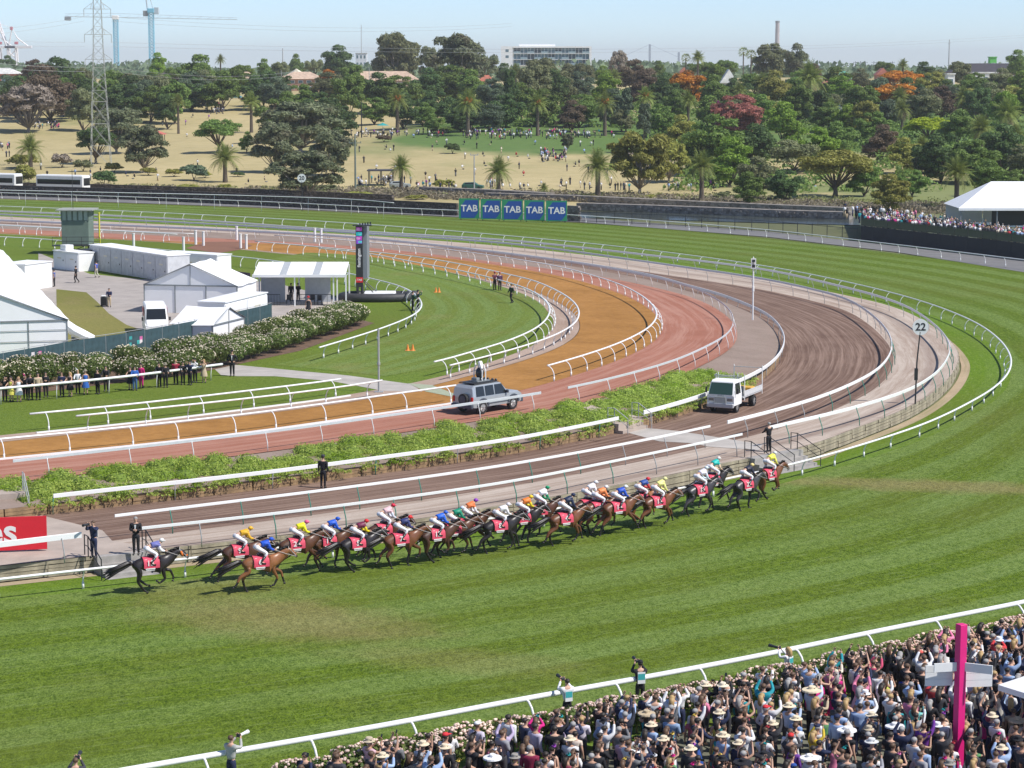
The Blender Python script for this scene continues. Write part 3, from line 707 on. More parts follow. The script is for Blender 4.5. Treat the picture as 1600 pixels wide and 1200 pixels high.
L_red = leaf_mat('leaf_redbrown', (0.232, 0.078, 0.069), (0.377, 0.142, 0.119))
L_orange = leaf_mat('leaf_orange', (0.34, 0.115, 0.010), (0.52, 0.21, 0.02), 0.3, (0.13, 0.09, 0.03))
L_maroon = leaf_mat('leaf_maroon', (0.075, 0.028, 0.028), (0.13, 0.055, 0.045))
L_magenta = leaf_mat('leaf_magenta', (0.16, 0.02, 0.10), (0.28, 0.04, 0.16))
L_lime = leaf_mat('leaf_lime', (0.246, 0.341, 0.019), (0.435, 0.511, 0.037), 0.35)
L_olive = leaf_mat('leaf_olive', (0.206, 0.216, 0.044), (0.349, 0.343, 0.083))
# prototypes: nominal height 10 m, nominal crown radius 5 m
PRO = {
 'round': make_tree(1, 10, 4.4, 0, .2, L_dark, 15000, .30, 46, .27, limbs=5, low=-.95),
 'round2': make_tree(2, 10, 4.5, 0, .2, L_dark, 15000, .29, 60, .23, limbs=5, low=-.95, shell=.7),
 'euc': make_tree(3, 10, 4.4, 0, 1.0, L_euc, 14000, .27, 52, .20, M_pale, .5, 1.9, .72, low=-.9, limbs=16, trunk_r=.24),
 'euc2': make_tree(4, 10, 4.4, 0, 1.0, L_euc, 13000, .27, 46, .22, M_pale, .4, 1.7, .7, low=-.9, limbs=16, trunk_r=.24),
 'open': make_tree(5, 10, 4.6, 0, 1.6, L_grey, 12000, .27, 34, .25, None, .15, 1.5, .7, limbs=14),
 'spread': make_tree(6, 10, 5.0, 0, 2.0, L_olive, 13000, .25, 40, .23, M_bark, .1, 1.4, .7, .8, limbs=18),
 'cone': make_tree(7, 10, 2.6, 0, .2, L_dark, 9000, .27, 34, .36, None, 0, 1.3, .5, 1.0, conic=.75, limbs=3),
 'oval': make_tree(8, 10, 3.9, 0, .2, L_mid, 13000, .29, 48, .27, limbs=4, low=-.95),
 'bare': make_tree(9, 10, 4.8, 0, 1.0, L_bare, 6500, .34, 44, .24, mat('grey_bark', (0.2, 0.175, 0.16), .95, .2), 0.0, 3.0, .75, limbs=40, trunk_r=.3),
 'shrub': make_tree(10, 10, 5.0, 0, .1, L_mid, 3500, .75, 22, .36, limbs=3),
 'wide': make_tree(11, 10, 5.2, 0, .9, L_grey, 9500, .36, 44, .26, limbs=6),
}
ADJ = {'L_dark': 'dark green', 'L_mid': 'mid green', 'L_bright': 'bright green', 'L_grey': 'grey green', 'L_blue': 'bluish green', 'L_euc': 'olive brown', 'L_bare': 'bare grey', 'L_brown': 'brownish', 'L_red': 'dusty red', 'L_orange': 'orange flowering', 'L_maroon': 'maroon leaved', 'L_magenta': 'magenta flowering', 'L_lime': 'lime yellow', 'L_olive': 'olive'}
LABS = set()
def uniq(base, tails):
    for t in tails:
        l_ = (base + ' ' + t).strip()
        if l_ not in LABS and len(l_.split()) <= 16: LABS.add(l_); return l_
    l_ = base + ' ' + tails[-1]; LABS.add(l_); return l_
LAND = [(22, 'below the port crane'), (70, 'at the far left edge of the park'), (157, 'beside the tall lattice pylon'), (188, 'below the first blue tower crane'), (243, 'below the second blue tower crane'), (335, 'left of the orange roofed flats'), (440, 'in front of the long orange roof'), (512, 'near the small orange tree'), (563, 'beside the thin telecom mast'), (620, 'above the picnic crowd, left of centre'), (715, 'above the lawn, left of the white apartment block'), (790, 'below the left end of the white apartment block'), (855, 'below the middle of the white apartment block'), (915, 'below the right end of the white apartment block'), (965, 'between the apartment block and the bridge tower'), (1013, 'below the distant bridge tower'), (1075, 'beside the orange yellow tree'), (1130, 'below the steep white gable'), (1165, 'above the dusty red tree'), (1210, 'below the tall chimney'), (1265, 'left of the pale red roof'), (1325, 'behind the red brown roofs at right'), (1400, 'around the big orange tree'), (1440, 'right of the big orange tree'), (1480, 'below the thin mast at right'), (1545, 'below the long dark roof'), (1590, 'at the right edge of the picture')]
def place_name(px): return min(LAND, key=lambda t: abs(t[0] - px))[1]
def tree(px, ytop, D, wpx, kind='round', leaf=None, base=None, name='tree', rot=None, word='tree'):
    if base is None:
        ratio = {'round': .95, 'round2': .9, 'euc': 1.0, 'euc2': 1.0, 'open': 1.0, 'spread': .66, 'cone': 1.9, 'oval': 1.25, 'bare': .85, 'wide': .8}[kind]
        base = max(proj(TD(px, D))[1], ytop + ratio * wpx)
        base = min(base, (332 if px > 1150 else 312) if ytop > 170 else 240)
        if 560 < px < 990 and ytop < 171 and not (D < 700 and kind == 'round' and wpx < 30): base = min(base, 206)
    p = T(px, base) if base > 118 else TD(px, D)
    D = p.y; s = D * 1.0 / FPX
    top = CAMZ - (ytop - HOR) * D / FPX          # height of the top above the datum
    h = max(1.0, top - p.z); rad = wpx * s / 2
    tm, cm = PRO[kind]; lf = leaf or {'round': 'L_dark', 'round2': 'L_dark', 'euc': 'L_euc', 'euc2': 'L_euc', 'open': 'L_grey', 'spread': 'L_olive', 'cone': 'L_dark', 'oval': 'L_mid', 'bare': 'L_bare', 'shrub': 'L_mid', 'wide': 'L_grey'}[kind]
    sz = 'tall' if h > 15 else ('low' if h < 5 else 'spreading' if rad * 2 > h else 'upright')
    if kind == 'shrub': sz = 'small' if h < 2.5 else 'bushy'
    dep = 'on the skyline' if ytop < 112 else ('halfway up the slope' if ytop < 190 else 'near the foot of the slope')
    lab = uniq('%s %s %s' % (sz, ADJ[lf], word), [place_name(px), place_name(px) + ' ' + dep, place_name(px) + ', the ' + ('wider' if wpx > 60 else 'smaller') + ' one'] + [place_name(px) + ', ' + ordinal(q) + ' one' for q in range(2, 9)])
    o = thing(name, lab, 'tree' if kind != 'shrub' else 'shrub', p, random.uniform(0, 6.28) if rot is None else rot, 'trees and shrubs in the park beyond the track')
    o.scale = (rad / 4.3, rad / 4.3, h / 10)
    link('trunk', tm, o); c = link('crown', cm, o); recolor(c, globals()[lf]); return o
# ---- palms
def frond_mesh(L, sag, m, n=11, w_=0.42, seed=0, name='frond'):
    rng = random.Random(seed); vs = []; fs = []
    pts = []
    for i in range(n + 1):
        t = i / n; pts.append(Vector((L * (t - .10 * t * t), 0, L * (.55 * t - sag * t * t))))
    for i in range(n):
        a, b = pts[i], pts[i + 1]; t = (i + .5) / n; ww = L * .24 * math.sin(PI * min(1, .12 + t * .9)) + .04
        for sd in (-1, 1):
            for q in (0, .5):
                p0 = a.lerp(b, q); p1 = a.lerp(b, q + .34); d = (b - a) * .9
                tip = (p0 + p1) / 2 + Vector((d.x, sd * ww, d.z - ww * .45 + rng.uniform(-.05, .05)))
                o = len(vs); vs += [p0, p1, tip]; fs.append((o, o + 1, o + 2))
        o = len(vs); vs += [a + Vector((0, .03, .02)), a - Vector((0, .03, -.02)), b]; fs.append((o, o + 1, o + 2))
    return np_mesh(name, [tuple(v) for v in vs], fs, m)
L_palm = leaf_mat('palm_green', (0.102, 0.135, 0.032), (0.227, 0.262, 0.060), .2)
L_dead = leaf_mat('palm_dead', (0.20, 0.15, 0.08), (0.33, 0.26, 0.15), .2)
M_fruit = mat('palm_fruit', (0.42, 0.14, 0.02), 0.8, 0.3, 3)
M_ptrunk = mat('palm_bark', (0.12, 0.095, 0.07), 0.95, 0.4, 3.0)
FR = [frond_mesh(3.6, s_, L_palm, seed=i) for i, s_ in enumerate((.25, .55, .85, 1.15))]
FD = frond_mesh(2.8, 1.35, L_dead, seed=9, name='dead_frond')
def palm_specs(rng, n=46):
    out = []
    for i in range(n):
        t = i / n; k = min(3, int(t * 4)); tilt = -(1.15 - 1.35 * t) + rng.uniform(-.08, .08); out.append((k, i * 2.39996 + rng.uniform(-.1, .1), tilt, rng.uniform(.85, 1.1)))
    return out
def palm_crown_joined(seed, n=56):
    rng = random.Random(seed); V = []; F = []
    for k, az, tilt, sc_ in palm_specs(rng, n):
        M = Matrix.Rotation(az, 4, 'Z') @ Matrix.Rotation(tilt, 4, 'Y') @ Matrix.Scale(sc_, 4); o = len(V); me = FR[k]
        V += [tuple(M @ v.co) for v in me.vertices]; F += [tuple(i + o for i in p.vertices) for p in me.polygons]
    return np_mesh('fronds', V, F, L_palm)
PC = [palm_crown_joined(31), palm_crown_joined(32, 48)]
def dead_skirt(seed, n=22):
    rng = random.Random(seed); V = []; F = []
    for i in range(n):
        M = Matrix.Rotation(i * 2.4, 4, 'Z') @ Matrix.Rotation(rng.uniform(.15, .55), 4, 'Y') @ Matrix.Scale(rng.uniform(.7, 1.05), 4); o = len(V)
        V += [tuple(M @ v.co) for v in FD.vertices]; F += [tuple(i_ + o for i_ in p.vertices) for p in FD.polygons]
    return np_mesh('dead_fronds', V, F, L_dead)
PDd = dead_skirt(5)
def palm_trunk_mesh():
    mb = MB(); mb.tube([(0, 0, -.5), (0, 0, 0), (0, 0, .5), (0, 0, .92), (0, 0, 1.0)], [.55, .5, .38, .42, .55], 9); return mb.mesh('trunk', M_ptrunk, True)
PT = palm_trunk_mesh()
def fruit_mesh():
    mb = MB()
    for i in range(9): a = i * .7; mb.ell((math.cos(a) * .5, math.sin(a) * .5, .1 + .25 * (i % 3)), (.28, .28, .42), 6, 4)
    return mb.mesh('fruit_cluster', M_fruit, True)
PFm = fruit_mesh()
def palm(px, ytop, D=None, wpx=50, base=None, near=False, fruit=False, dead=False):
    if base is None: base = min(312, max(proj(TD(px, D))[1], ytop + 1.3 * wpx)); base = min(base, 212) if 600 < px < 1000 and ytop < 170 else base
    p = T(px, base) if base > 118 else TD(px, D); D = p.y; s = D / FPX
    top = CAMZ - (ytop - HOR) * D / FPX; h = top - p.z; R = wpx * s / 2; fs = R / 3.1; th = max(.8, h - 2.2 * fs)
    lab = uniq('%s date palm with %s' % ('tall' if h > 9 else 'short' if h < 5 else 'stout', 'orange fruit clusters' if fruit else 'hanging dead fronds' if dead else 'arching fronds'), [place_name(px), place_name(px) + (' near the foot of the slope' if ytop > 190 else ' halfway up')] + [place_name(px) + ', ' + ordinal(q) + ' palm' for q in range(2, 9)])
    o = thing('palm_tree', lab, 'palm tree', p, random.uniform(0, 6), 'date palms in the park')
    t_ = link('trunk', PT, o); t_.scale = (fs, fs, th); r = random.Random(int(px))
    if near:
        for k, az, tilt, sc_ in palm_specs(r, 44):
            f = link('frond', FR[k], o, (0, 0, th), rot=(0, tilt, az), scale=sc_ * fs); 
            f.rotation_euler = (Matrix.Rotation(az, 4, 'Z') @ Matrix.Rotation(tilt, 4, 'Y')).to_euler()
    else:
        c = link('fronds', PC[int(px) % 2], o, (0, 0, th), scale=fs); c['kind'] = 'stuff'
    if dead: d = link('dead_fronds', PDd, o, (0, 0, th - .2 * fs), scale=fs); d['kind'] = 'stuff'
    if fruit: link('fruit_cluster', PFm, o, (0, 0, th + .3 * fs), scale=fs * 1.3)
    return o
def fan_crown():
    rng = random.Random(4); V = []; F = []
    for i in range(34):
        az = i * 2.4; el = 1.3 - 2.2 * (i / 34); d = Vector((math.cos(az) * math.cos(el), math.sin(az) * math.cos(el), math.sin(el))); c = d * 1.0
        sdv = d.cross(Vector((0, 0, 1))).normalized()
        for k in range(-3, 4):
            t = c + (d * math.cos(k * .35) + sdv * math.sin(k * .35)) * .95 - Vector((0, 0, .12 * abs(k))); b = c + (d * math.cos(k * .35 + .2) + sdv * math.sin(k * .35 + .2)) * .35; o = len(V)
            V += [tuple(c), tuple(b), tuple(t)]; F.append((o, o + 1, o + 2))
    return np_mesh('fan_leaves', V, F, L_palm)
FC = fan_crown()
def fanpalm(px, ytop, D, wpx, base=None):
    p = TD(px, D) if base is None else T(px, base); D = p.y; s = D / FPX; top = CAMZ - (ytop - HOR) * D / FPX; R = wpx * s / 2; fs = R / 1.9; th = top - p.z - 1.6 * fs
    o = thing('fan_palm', uniq('slender fan palm', [place_name(px)] + [place_name(px) + ', ' + ordinal(q) + ' one' for q in range(2, 6)]), 'palm tree', p, 0, 'fan palms in the park')
    t_ = link('trunk', PT, o); t_.scale = (fs * .45, fs * .45, th); c = link('fan_leaves', FC, o, (0, 0, th), scale=fs); c['kind'] = 'stuff'; return o

# ---- the planting, back to front (photo column of the trunk, row of the top, distance, width in photo pixels)
B = [
 # far skyline
 (10, 88, 1150, 30, 'round'), (55, 92, 1000, 50, 'round2', 'L_brown'), (92, 88, 960, 80, 'round2', 'L_dark'), (130, 100, 1000, 50, 'oval', 'L_grey'), (180, 103, 1050, 50, 'oval', 'L_mid'), (215, 107, 1050, 60, 'open'),
 (246, 84, 1100, 34, 'round', 'L_bright'), (275, 100, 1100, 40, 'open', 'L_mid'), (318, 88, 980, 76, 'round', 'L_mid'), (372, 96, 1150, 44, 'oval', 'L_mid'), (385, 103, 1200, 30, 'round', 'L_bright'), (415, 93, 1100, 30, 'round', 'L_mid'), (412, 104, 980, 50, 'oval', 'L_dark'), (438, 92, 1150, 32, 'open'), (465, 86, 1200, 26, 'round', 'L_mid'), (490, 88, 1150, 32, 'open', 'L_grey'), (528, 73, 1050, 58, 'round', 'L_dark'), (550, 96, 1100, 40, 'oval', 'L_mid'),
 (620, 43, 950, 84, 'euc', 'L_grey'), (672, 70, 980, 40, 'euc2', 'L_grey'), (716, 50, 950, 100, 'euc2', 'L_euc'), (755, 78, 940, 50, 'open', 'L_euc'), (790, 100, 1000, 40, 'round', 'L_dark'), (845, 88, 930, 70, 'euc2', 'L_grey'), (905, 92, 950, 56, 'open', 'L_grey'), (880, 112, 1050, 60, 'round', 'L_grey'),
 (966, 74, 1000, 34, 'euc', 'L_bare'), (990, 92, 940, 62, 'round2', 'L_brown'), (945, 104, 960, 34, 'round', 'L_bright'), (1027, 96, 1050, 26, 'round', 'L_mid'), (1040, 108, 950, 40, 'oval', 'L_dark'), (1075, 106, 930, 66, 'open', 'L_orange'), (1118, 95, 980, 44, 'oval', 'L_bright'), (1135, 89, 1100, 40, 'open', 'L_mid'), (1095, 92, 1050, 40, 'open', 'L_mid'),
 (1205, 62, 980, 66, 'euc', 'L_grey'), (1243, 71, 950, 46, 'round', 'L_euc'), (1272, 96, 1000, 26, 'oval', 'L_brown'), (1305, 106, 1300, 60, 'round', 'L_mid'), (1345, 108, 1400, 40, 'round', 'L_grey'), (1382, 92, 1100, 34, 'open', 'L_mid'), (1440, 98, 1000, 46, 'round', 'L_dark'), (1405, 106, 880, 72, 'spread', 'L_orange'), (1500, 91, 950, 40, 'oval', 'L_grey'), (1462, 104, 1050, 30, 'open'), (1590, 80, 950, 44, 'round', 'L_mid'), (1560, 108, 950, 50, 'round', 'L_grey'), (1525, 112, 900, 44, 'round2', 'L_mid'),
 # middle rows
 (25, 128, 860, 60, 'round', 'L_dark'), (80, 105, 880, 90, 'round', 'L_brown'), (130, 130, 860, 60, 'oval', 'L_grey'), (197, 128, 850, 70, 'round2', 'L_dark'), (235, 135, 830, 60, 'round', 'L_mid'), (300, 110, 860, 70, 'round2', 'L_blue'), (345, 112, 870, 66, 'round', 'L_mid'), (400, 118, 870, 60, 'round2', 'L_dark'), (430, 122, 840, 60, 'round', 'L_blue'), (470, 130, 800, 60, 'round2', 'L_mid'), (513, 104, 840, 32, 'oval', 'L_orange'), (500, 142, 790, 60, 'round2', 'L_dark'), (545, 108, 860, 64, 'oval', 'L_mid'), (590, 115, 850, 66, 'round', 'L_dark'), (625, 116, 830, 70, 'round2', 'L_mid'), (665, 108, 820, 60, 'round', 'L_dark'), (700, 100, 810, 70, 'round2', 'L_mid'), (740, 110, 800, 60, 'round', 'L_mid'), (798, 87, 800, 54, 'cone', 'L_dark'), (770, 120, 780, 60, 'round2', 'L_blue'), (835, 92, 810, 66, 'oval', 'L_grey'), (860, 110, 780, 64, 'round', 'L_dark'), (812, 130, 760, 60, 'round', 'L_mid'), (905, 110, 800, 50, 'round2', 'L_blue'), (945, 116, 800, 56, 'round', 'L_bright'), (978, 118, 780, 50, 'cone', 'L_blue'), (1003, 112, 800, 60, 'round', 'L_brown'), (1040, 122, 800, 56, 'round', 'L_dark'), (1060, 138, 770, 50, 'round2', 'L_mid'), (1080, 112, 830, 56, 'round', 'L_orange'), (1120, 118, 810, 60, 'round', 'L_mid'),
 (1150, 120, 820, 50, 'round2', 'L_dark'), (1185, 108, 830, 56, 'open', 'L_mid'), (1215, 112, 820, 66, 'round', 'L_olive'), (1250, 108, 820, 60, 'round2', 'L_mid'), (1290, 140, 760, 50, 'open', 'L_grey'), (1345, 126, 860, 60, 'open', 'L_mid'), (1400, 126, 760, 84, 'spread', 'L_orange'), (1440, 140, 760, 60, 'round', 'L_grey'), (1470, 132, 790, 60, 'round2', 'L_brown'), (1510, 118, 800, 50, 'round', 'L_mid'), (1540, 130, 790, 60, 'round', 'L_grey'), (1580, 135, 780, 50, 'round', 'L_olive'), (1598, 112, 800, 50, 'round', 'L_bright'),
 (1005, 140, 740, 60, 'cone', 'L_blue'), (955, 140, 740, 60, 'round', 'L_blue'), (905, 145, 730, 60, 'round2', 'L_mid'), (850, 140, 730, 60, 'round', 'L_mid'), (790, 145, 730, 60, 'round2', 'L_dark'), (735, 145, 735, 60, 'round', 'L_dark'), (680, 140, 740, 60, 'round2', 'L_dark'), (630, 145, 760, 60, 'round', 'L_dark'), (585, 150, 770, 50, 'round2', 'L_mid'),
 (893, 157, 640, 54, 'round', 'L_brown'), (972, 170, 680, 40, 'round', 'L_grey'), (1030, 160, 680, 60, 'round2', 'L_mid'), (1110, 150, 690, 60, 'round', 'L_mid'), (1150, 145, 680, 82, 'round2', 'L_red'), (1112, 152, 690, 30, 'round', 'L_magenta'), (1190, 150, 690, 50, 'round', 'L_olive'), (660, 160, 690, 40, 'round', 'L_mid'), (675, 177, 660, 34, 'round', 'L_mid'), (720, 165, 680, 50, 'round2', 'L_dark'), (765, 160, 680, 50, 'round2', 'L_blue'), (1060, 180, 620, 60, 'round', 'L_olive'),
 (1115, 175, 590, 110, 'round2', 'L_mid'), (1140, 215, 540, 80, 'round', 'L_bright'), (1100, 200, 560, 70, 'round', 'L_grey'), (1180, 190, 600, 80, 'round2', 'L_dark'), (1225, 160, 640, 70, 'round', 'L_bright'), (1270, 195, 620, 80, 'round2', 'L_bright'), (1310, 190, 610, 60, 'round', 'L_mid'), (1330, 160, 680, 60, 'round2', 'L_bright'), (1290, 160, 700, 50, 'round', 'L_mid'), (1375, 195, 610, 62, 'round', 'L_brown'), (1365, 172, 660, 60, 'round2', 'L_mid'), (1450, 178, 640, 70, 'spread', 'L_lime'), (1495, 172, 660, 60, 'round', 'L_mid'), (1415, 215, 580, 60, 'round', 'L_olive'), (1470, 205, 590, 90, 'round2', 'L_dark'), (1520, 215, 560, 80, 'round2', 'L_mid'), (1565, 195, 600, 80, 'round', 'L_dark'), (1598, 225, 560, 60, 'round2', 'L_grey'), (1450, 235, 540, 50, 'round', 'L_blue'), (1540, 250, 520, 60, 'round', 'L_mid'), (1585, 262, 505, 60, 'round2', 'L_mid'), (1240, 215, 570, 70, 'wide', 'L_grey'),
 (1305, 226, 490, 124, 'spread', 'L_olive'), (1392, 272, 478, 70, 'round', 'L_olive'), (1180, 245, 520, 70, 'round', 'L_grey'), (1425, 262, 500, 50, 'round2', 'L_mid'), (1350, 250, 520, 60, 'round', 'L_mid'), (1170, 268, 500, 56, 'round', 'L_mid'), (1225, 262, 505, 60, 'round2', 'L_dark'),
 # left park
 (45, 128, 640, 92, 'bare', 'L_bare'), (190, 160, 640, 60, 'open', 'L_euc'), (262, 140, 700, 50, 'oval', 'L_dark'), (150, 190, 560, 66, 'open', 'L_dark'), (342, 180, 560, 70, 'spread', 'L_mid'), (385, 205, 560, 24, 'round', 'L_mid'), (108, 152, 720, 34, 'open', 'L_dark'), (128, 155, 740, 24, 'round', 'L_mid'), (182, 165, 520, 90, 'euc2', 'L_euc'), (225, 190, 500, 80, 'euc2', 'L_euc'),
 (470, 150, 500, 150, 'euc', 'L_euc'), (430, 185, 495, 80, 'euc2', 'L_euc'), (520, 195, 500, 80, 'euc', 'L_euc'), (480, 230, 490, 120, 'euc2', 'L_euc'), (440, 150, 640, 80, 'round2', 'L_mid'), (525, 155, 660, 70, 'round', 'L_dark'), (1000, 195, 480, 110, 'euc', 'L_olive'), (1045, 215, 490, 70, 'euc2', 'L_olive'), (887, 205, 560, 24, 'euc', 'L_euc'),
]
rb = random.Random(21)
for i in range(34):
    x = -10 + i * 17 + rb.uniform(-6, 6)
    if 350 < x < 408 or 436 < x < 510: continue
    B.append((x, rb.uniform(108, 124), 880, rb.uniform(38, 64), rb.choice(['round', 'round2', 'oval', 'open']), rb.choice(['L_dark', 'L_mid', 'L_grey', 'L_dark', 'L_blue'])))
for i in range(26):
    x = 1150 + i * 18 + rb.uniform(-8, 8); B.append((x, rb.uniform(110, 150), 880, rb.uniform(38, 60), rb.choice(['round', 'round2', 'oval']), rb.choice(['L_dark', 'L_mid', 'L_grey', 'L_olive', 'L_blue', 'L_bright'])))
for b in B: tree(*b[:4], b[4], b[5] if len(b) > 5 else None)
S_ = [(35, 236, 262, 40, 'L_olive', 478), (97, 235, 262, 26, 'L_bare', 0), (130, 245, 268, 24, 'L_grey', 0), (178, 250, 270, 24, 'L_olive', 0), (162, 262, 290, 36, 'L_dark', 0), (232, 258, 274, 22, 'L_olive', 0), (272, 260, 276, 22, 'L_olive', 0), (303, 252, 282, 36, 'L_blue', 0), (320, 264, 278, 20, 'L_olive', 0), (372, 266, 276, 18, 'L_dark', 0), (707, 220, 240, 20, 'L_dark', 0), (693, 276, 295, 28, 'L_olive', 0), (695, 195, 208, 30, 'L_mid', 0), (600, 208, 222, 20, 'L_brown', 0), (1012, 318, 335, 30, 'L_olive', 0), (812, 196, 210, 12, 'L_lime', 0), (40, 250, 295, 34, 'L_olive', 0), (295, 284, 300, 30, 'L_olive', 0), (1130, 295, 312, 26, 'L_grey', 0), (920, 300, 312, 30, 'L_olive', 0), (350, 284, 297, 20, 'L_olive', 0), (500, 285, 300, 50, 'L_grey', 0), (560, 296, 310, 40, 'L_olive', 0), (650, 302, 312, 30, 'L_olive', 0), (120, 275, 290, 24, 'L_olive', 0)]
for x, yt, yb, wp, lf, d in S_: tree(x, yt, 0, wp, 'shrub', lf, base=min(yb, 312), name='shrub', word='shrub')
for a in [(48, 215, 265, 50), (352, 230, 285, 52), (627, 246, 298, 44), (779, 250, 303, 52), (934, 240, 312, 60), (1096, 240, 318, 56), (1494, 250, 328, 60), (850, 286, 308, 20)]: palm(a[0], a[1], None, a[3], base=a[2], near=True)
for a in [(279, 150, 640, 26), (393, 148, 640, 36), (345, 88, 1000, 18), (621, 144, 620, 40, 1), (731, 146, 600, 46, 1), (840, 150, 590, 38, 1), (945, 148, 590, 42, 1), (1008, 140, 600, 36, 1, 1), (1075, 146, 600, 36), (663, 148, 660, 20), (735, 160, 640, 30), (805, 104, 850, 30), (1090, 83, 950, 26), (1265, 104, 800, 60, 0, 1), (1250, 140, 700, 40, 0, 1), (1297, 158, 620, 34, 0, 1), (1409, 160, 620, 34, 0, 1), (1410, 95, 900, 22), (1405, 140, 700, 36), (1505, 140, 680, 40), (1572, 160, 620, 56, 0, 1), (1532, 185, 590, 50, 0, 1), (1585, 200, 560, 46, 0, 1), (1598, 120, 800, 30), (1440, 215, 560, 34), (1340, 140, 720, 30), (1155, 132, 720, 30, 0, 1), (1190, 118, 760, 36, 0, 1), (960, 112, 850, 28)]:
    palm(a[0], a[1], a[2], a[3], fruit=len(a) > 4 and a[4] == 1, dead=len(a) > 5 and a[5] == 1)
for a in [(1069, 83, 950, 18), (1158, 73, 960, 20), (1170, 77, 950, 20), (1343, 140, 700, 26), (1362, 143, 700, 24), (1243, 168, 640, 26), (786, 160, 640, 20), (677, 177, 650, 24)]: fanpalm(*a)
# far tree belt that closes the skyline
def belt():
    rng = np.random.default_rng(3); n = 26000; y = rng.uniform(1150, 1900, n); x = rng.uniform(-1, 1, n) * y * .30
    zz = np.array([tz(a, b) for a, b in zip(x, y)]); hh = 3.0 + 4.0 * (np.sin(x / 37) * np.sin(x / 91 + 1) + np.sin(x / 13 + y / 50) * .4 + .6)
    z = zz + rng.random(n) * np.clip(hh, 2, 9) * .85
    nrm = np.stack([rng.normal(size=n), -np.ones(n), np.ones(n) * .8], 1); nrm /= np.linalg.norm(nrm, axis=1)[:, None]
    vs, fs = cards(rng, np.stack([x, y, z], 1), nrm, 2.6, 1.3)
    o = link('woodland', np_mesh('woodland', vs, fs, L_blue)); tag(o, 'distant belt of trees and suburb greenery along the skyline', 'woodland', kind='stuff')
belt()
# understorey between the park trees on the right
def under():
    rng = np.random.default_rng(8); P_ = []
    for _ in range(1500):
        px = rng.uniform(560, 1640); D = rng.uniform(560, 900) if px < 1060 else rng.uniform(400, 900)
        p = TD(px, D); py = proj(p)[1]
        if px < 1010 and py > 200 or py > 300: continue
        if px < 680 and py > 160: continue
        P_.append((p, rng.uniform(1.2, 3.0)))
    pos = []; nr = []
    for p, r in P_:
        d = rng.normal(size=(60, 3)); d /= np.linalg.norm(d, axis=1)[:, None]; d[:, 2] = np.abs(d[:, 2]); pos.append(np.array(p) + d * r * np.array([1.5, 1.5, 1])); nr.append(d)
    vs, fs = cards(rng, np.concatenate(pos), np.concatenate(nr), .62, 1.2)
    o = link('undergrowth', np_mesh('undergrowth', vs, fs, L_mid)); tag(o, 'dense undergrowth between the trees on the park slope', 'undergrowth', kind='stuff')
under()
def scrub(name, label, rows_, n, leafm, seed, size=.42):
    rng = np.random.default_rng(seed); pos = []; nr = []
    for _ in range(n):
        (x0, y0), (x1, y1) = rows_[rng.integers(len(rows_) - 1)], None or (0, 0)
        k = rng.integers(len(rows_) - 1); t = rng.random(); x = rows_[k][0] * (1 - t) + rows_[k + 1][0] * t; y = rows_[k][1] * (1 - t) + rows_[k + 1][1] * t + rng.uniform(-6, 6); p = T(x, min(y, 299)) if y < 299 else G(x, y, 0)
        r = rng.uniform(.3, 1.1); d = rng.normal(size=(22, 3)); d /= np.linalg.norm(d, axis=1)[:, None]; d[:, 2] = np.abs(d[:, 2]); pos.append(np.array(p) + d * r * np.array([1.6, 1.6, .8])); nr.append(d)
    vs, fs = cards(rng, np.concatenate(pos), np.concatenate(nr), size, 1.3); o = link(name, np_mesh(name, vs, fs, leafm)); tag(o, label, name.replace('_', ' '), kind='stuff')
scrub('scrub', 'rough grey brown scrub along the top of the river bank', [(-20, 296), (300, 300), (560, 302), (715, 306), (900, 309), (1130, 316), (1340, 325), (1620, 330)], 1700, leaf_mat('scrub_leaf', (.13, .11, .08), (.26, .22, .15)), 5)
scrub('bank_grass', 'tufts of dry and green grass above the stone walls', [(-20, 292), (300, 297), (700, 303), (1100, 311), (1340, 318), (1620, 322)], 600, leaf_mat('tuft_leaf', (.13, .15, .05), (.24, .24, .10)), 6, .3)
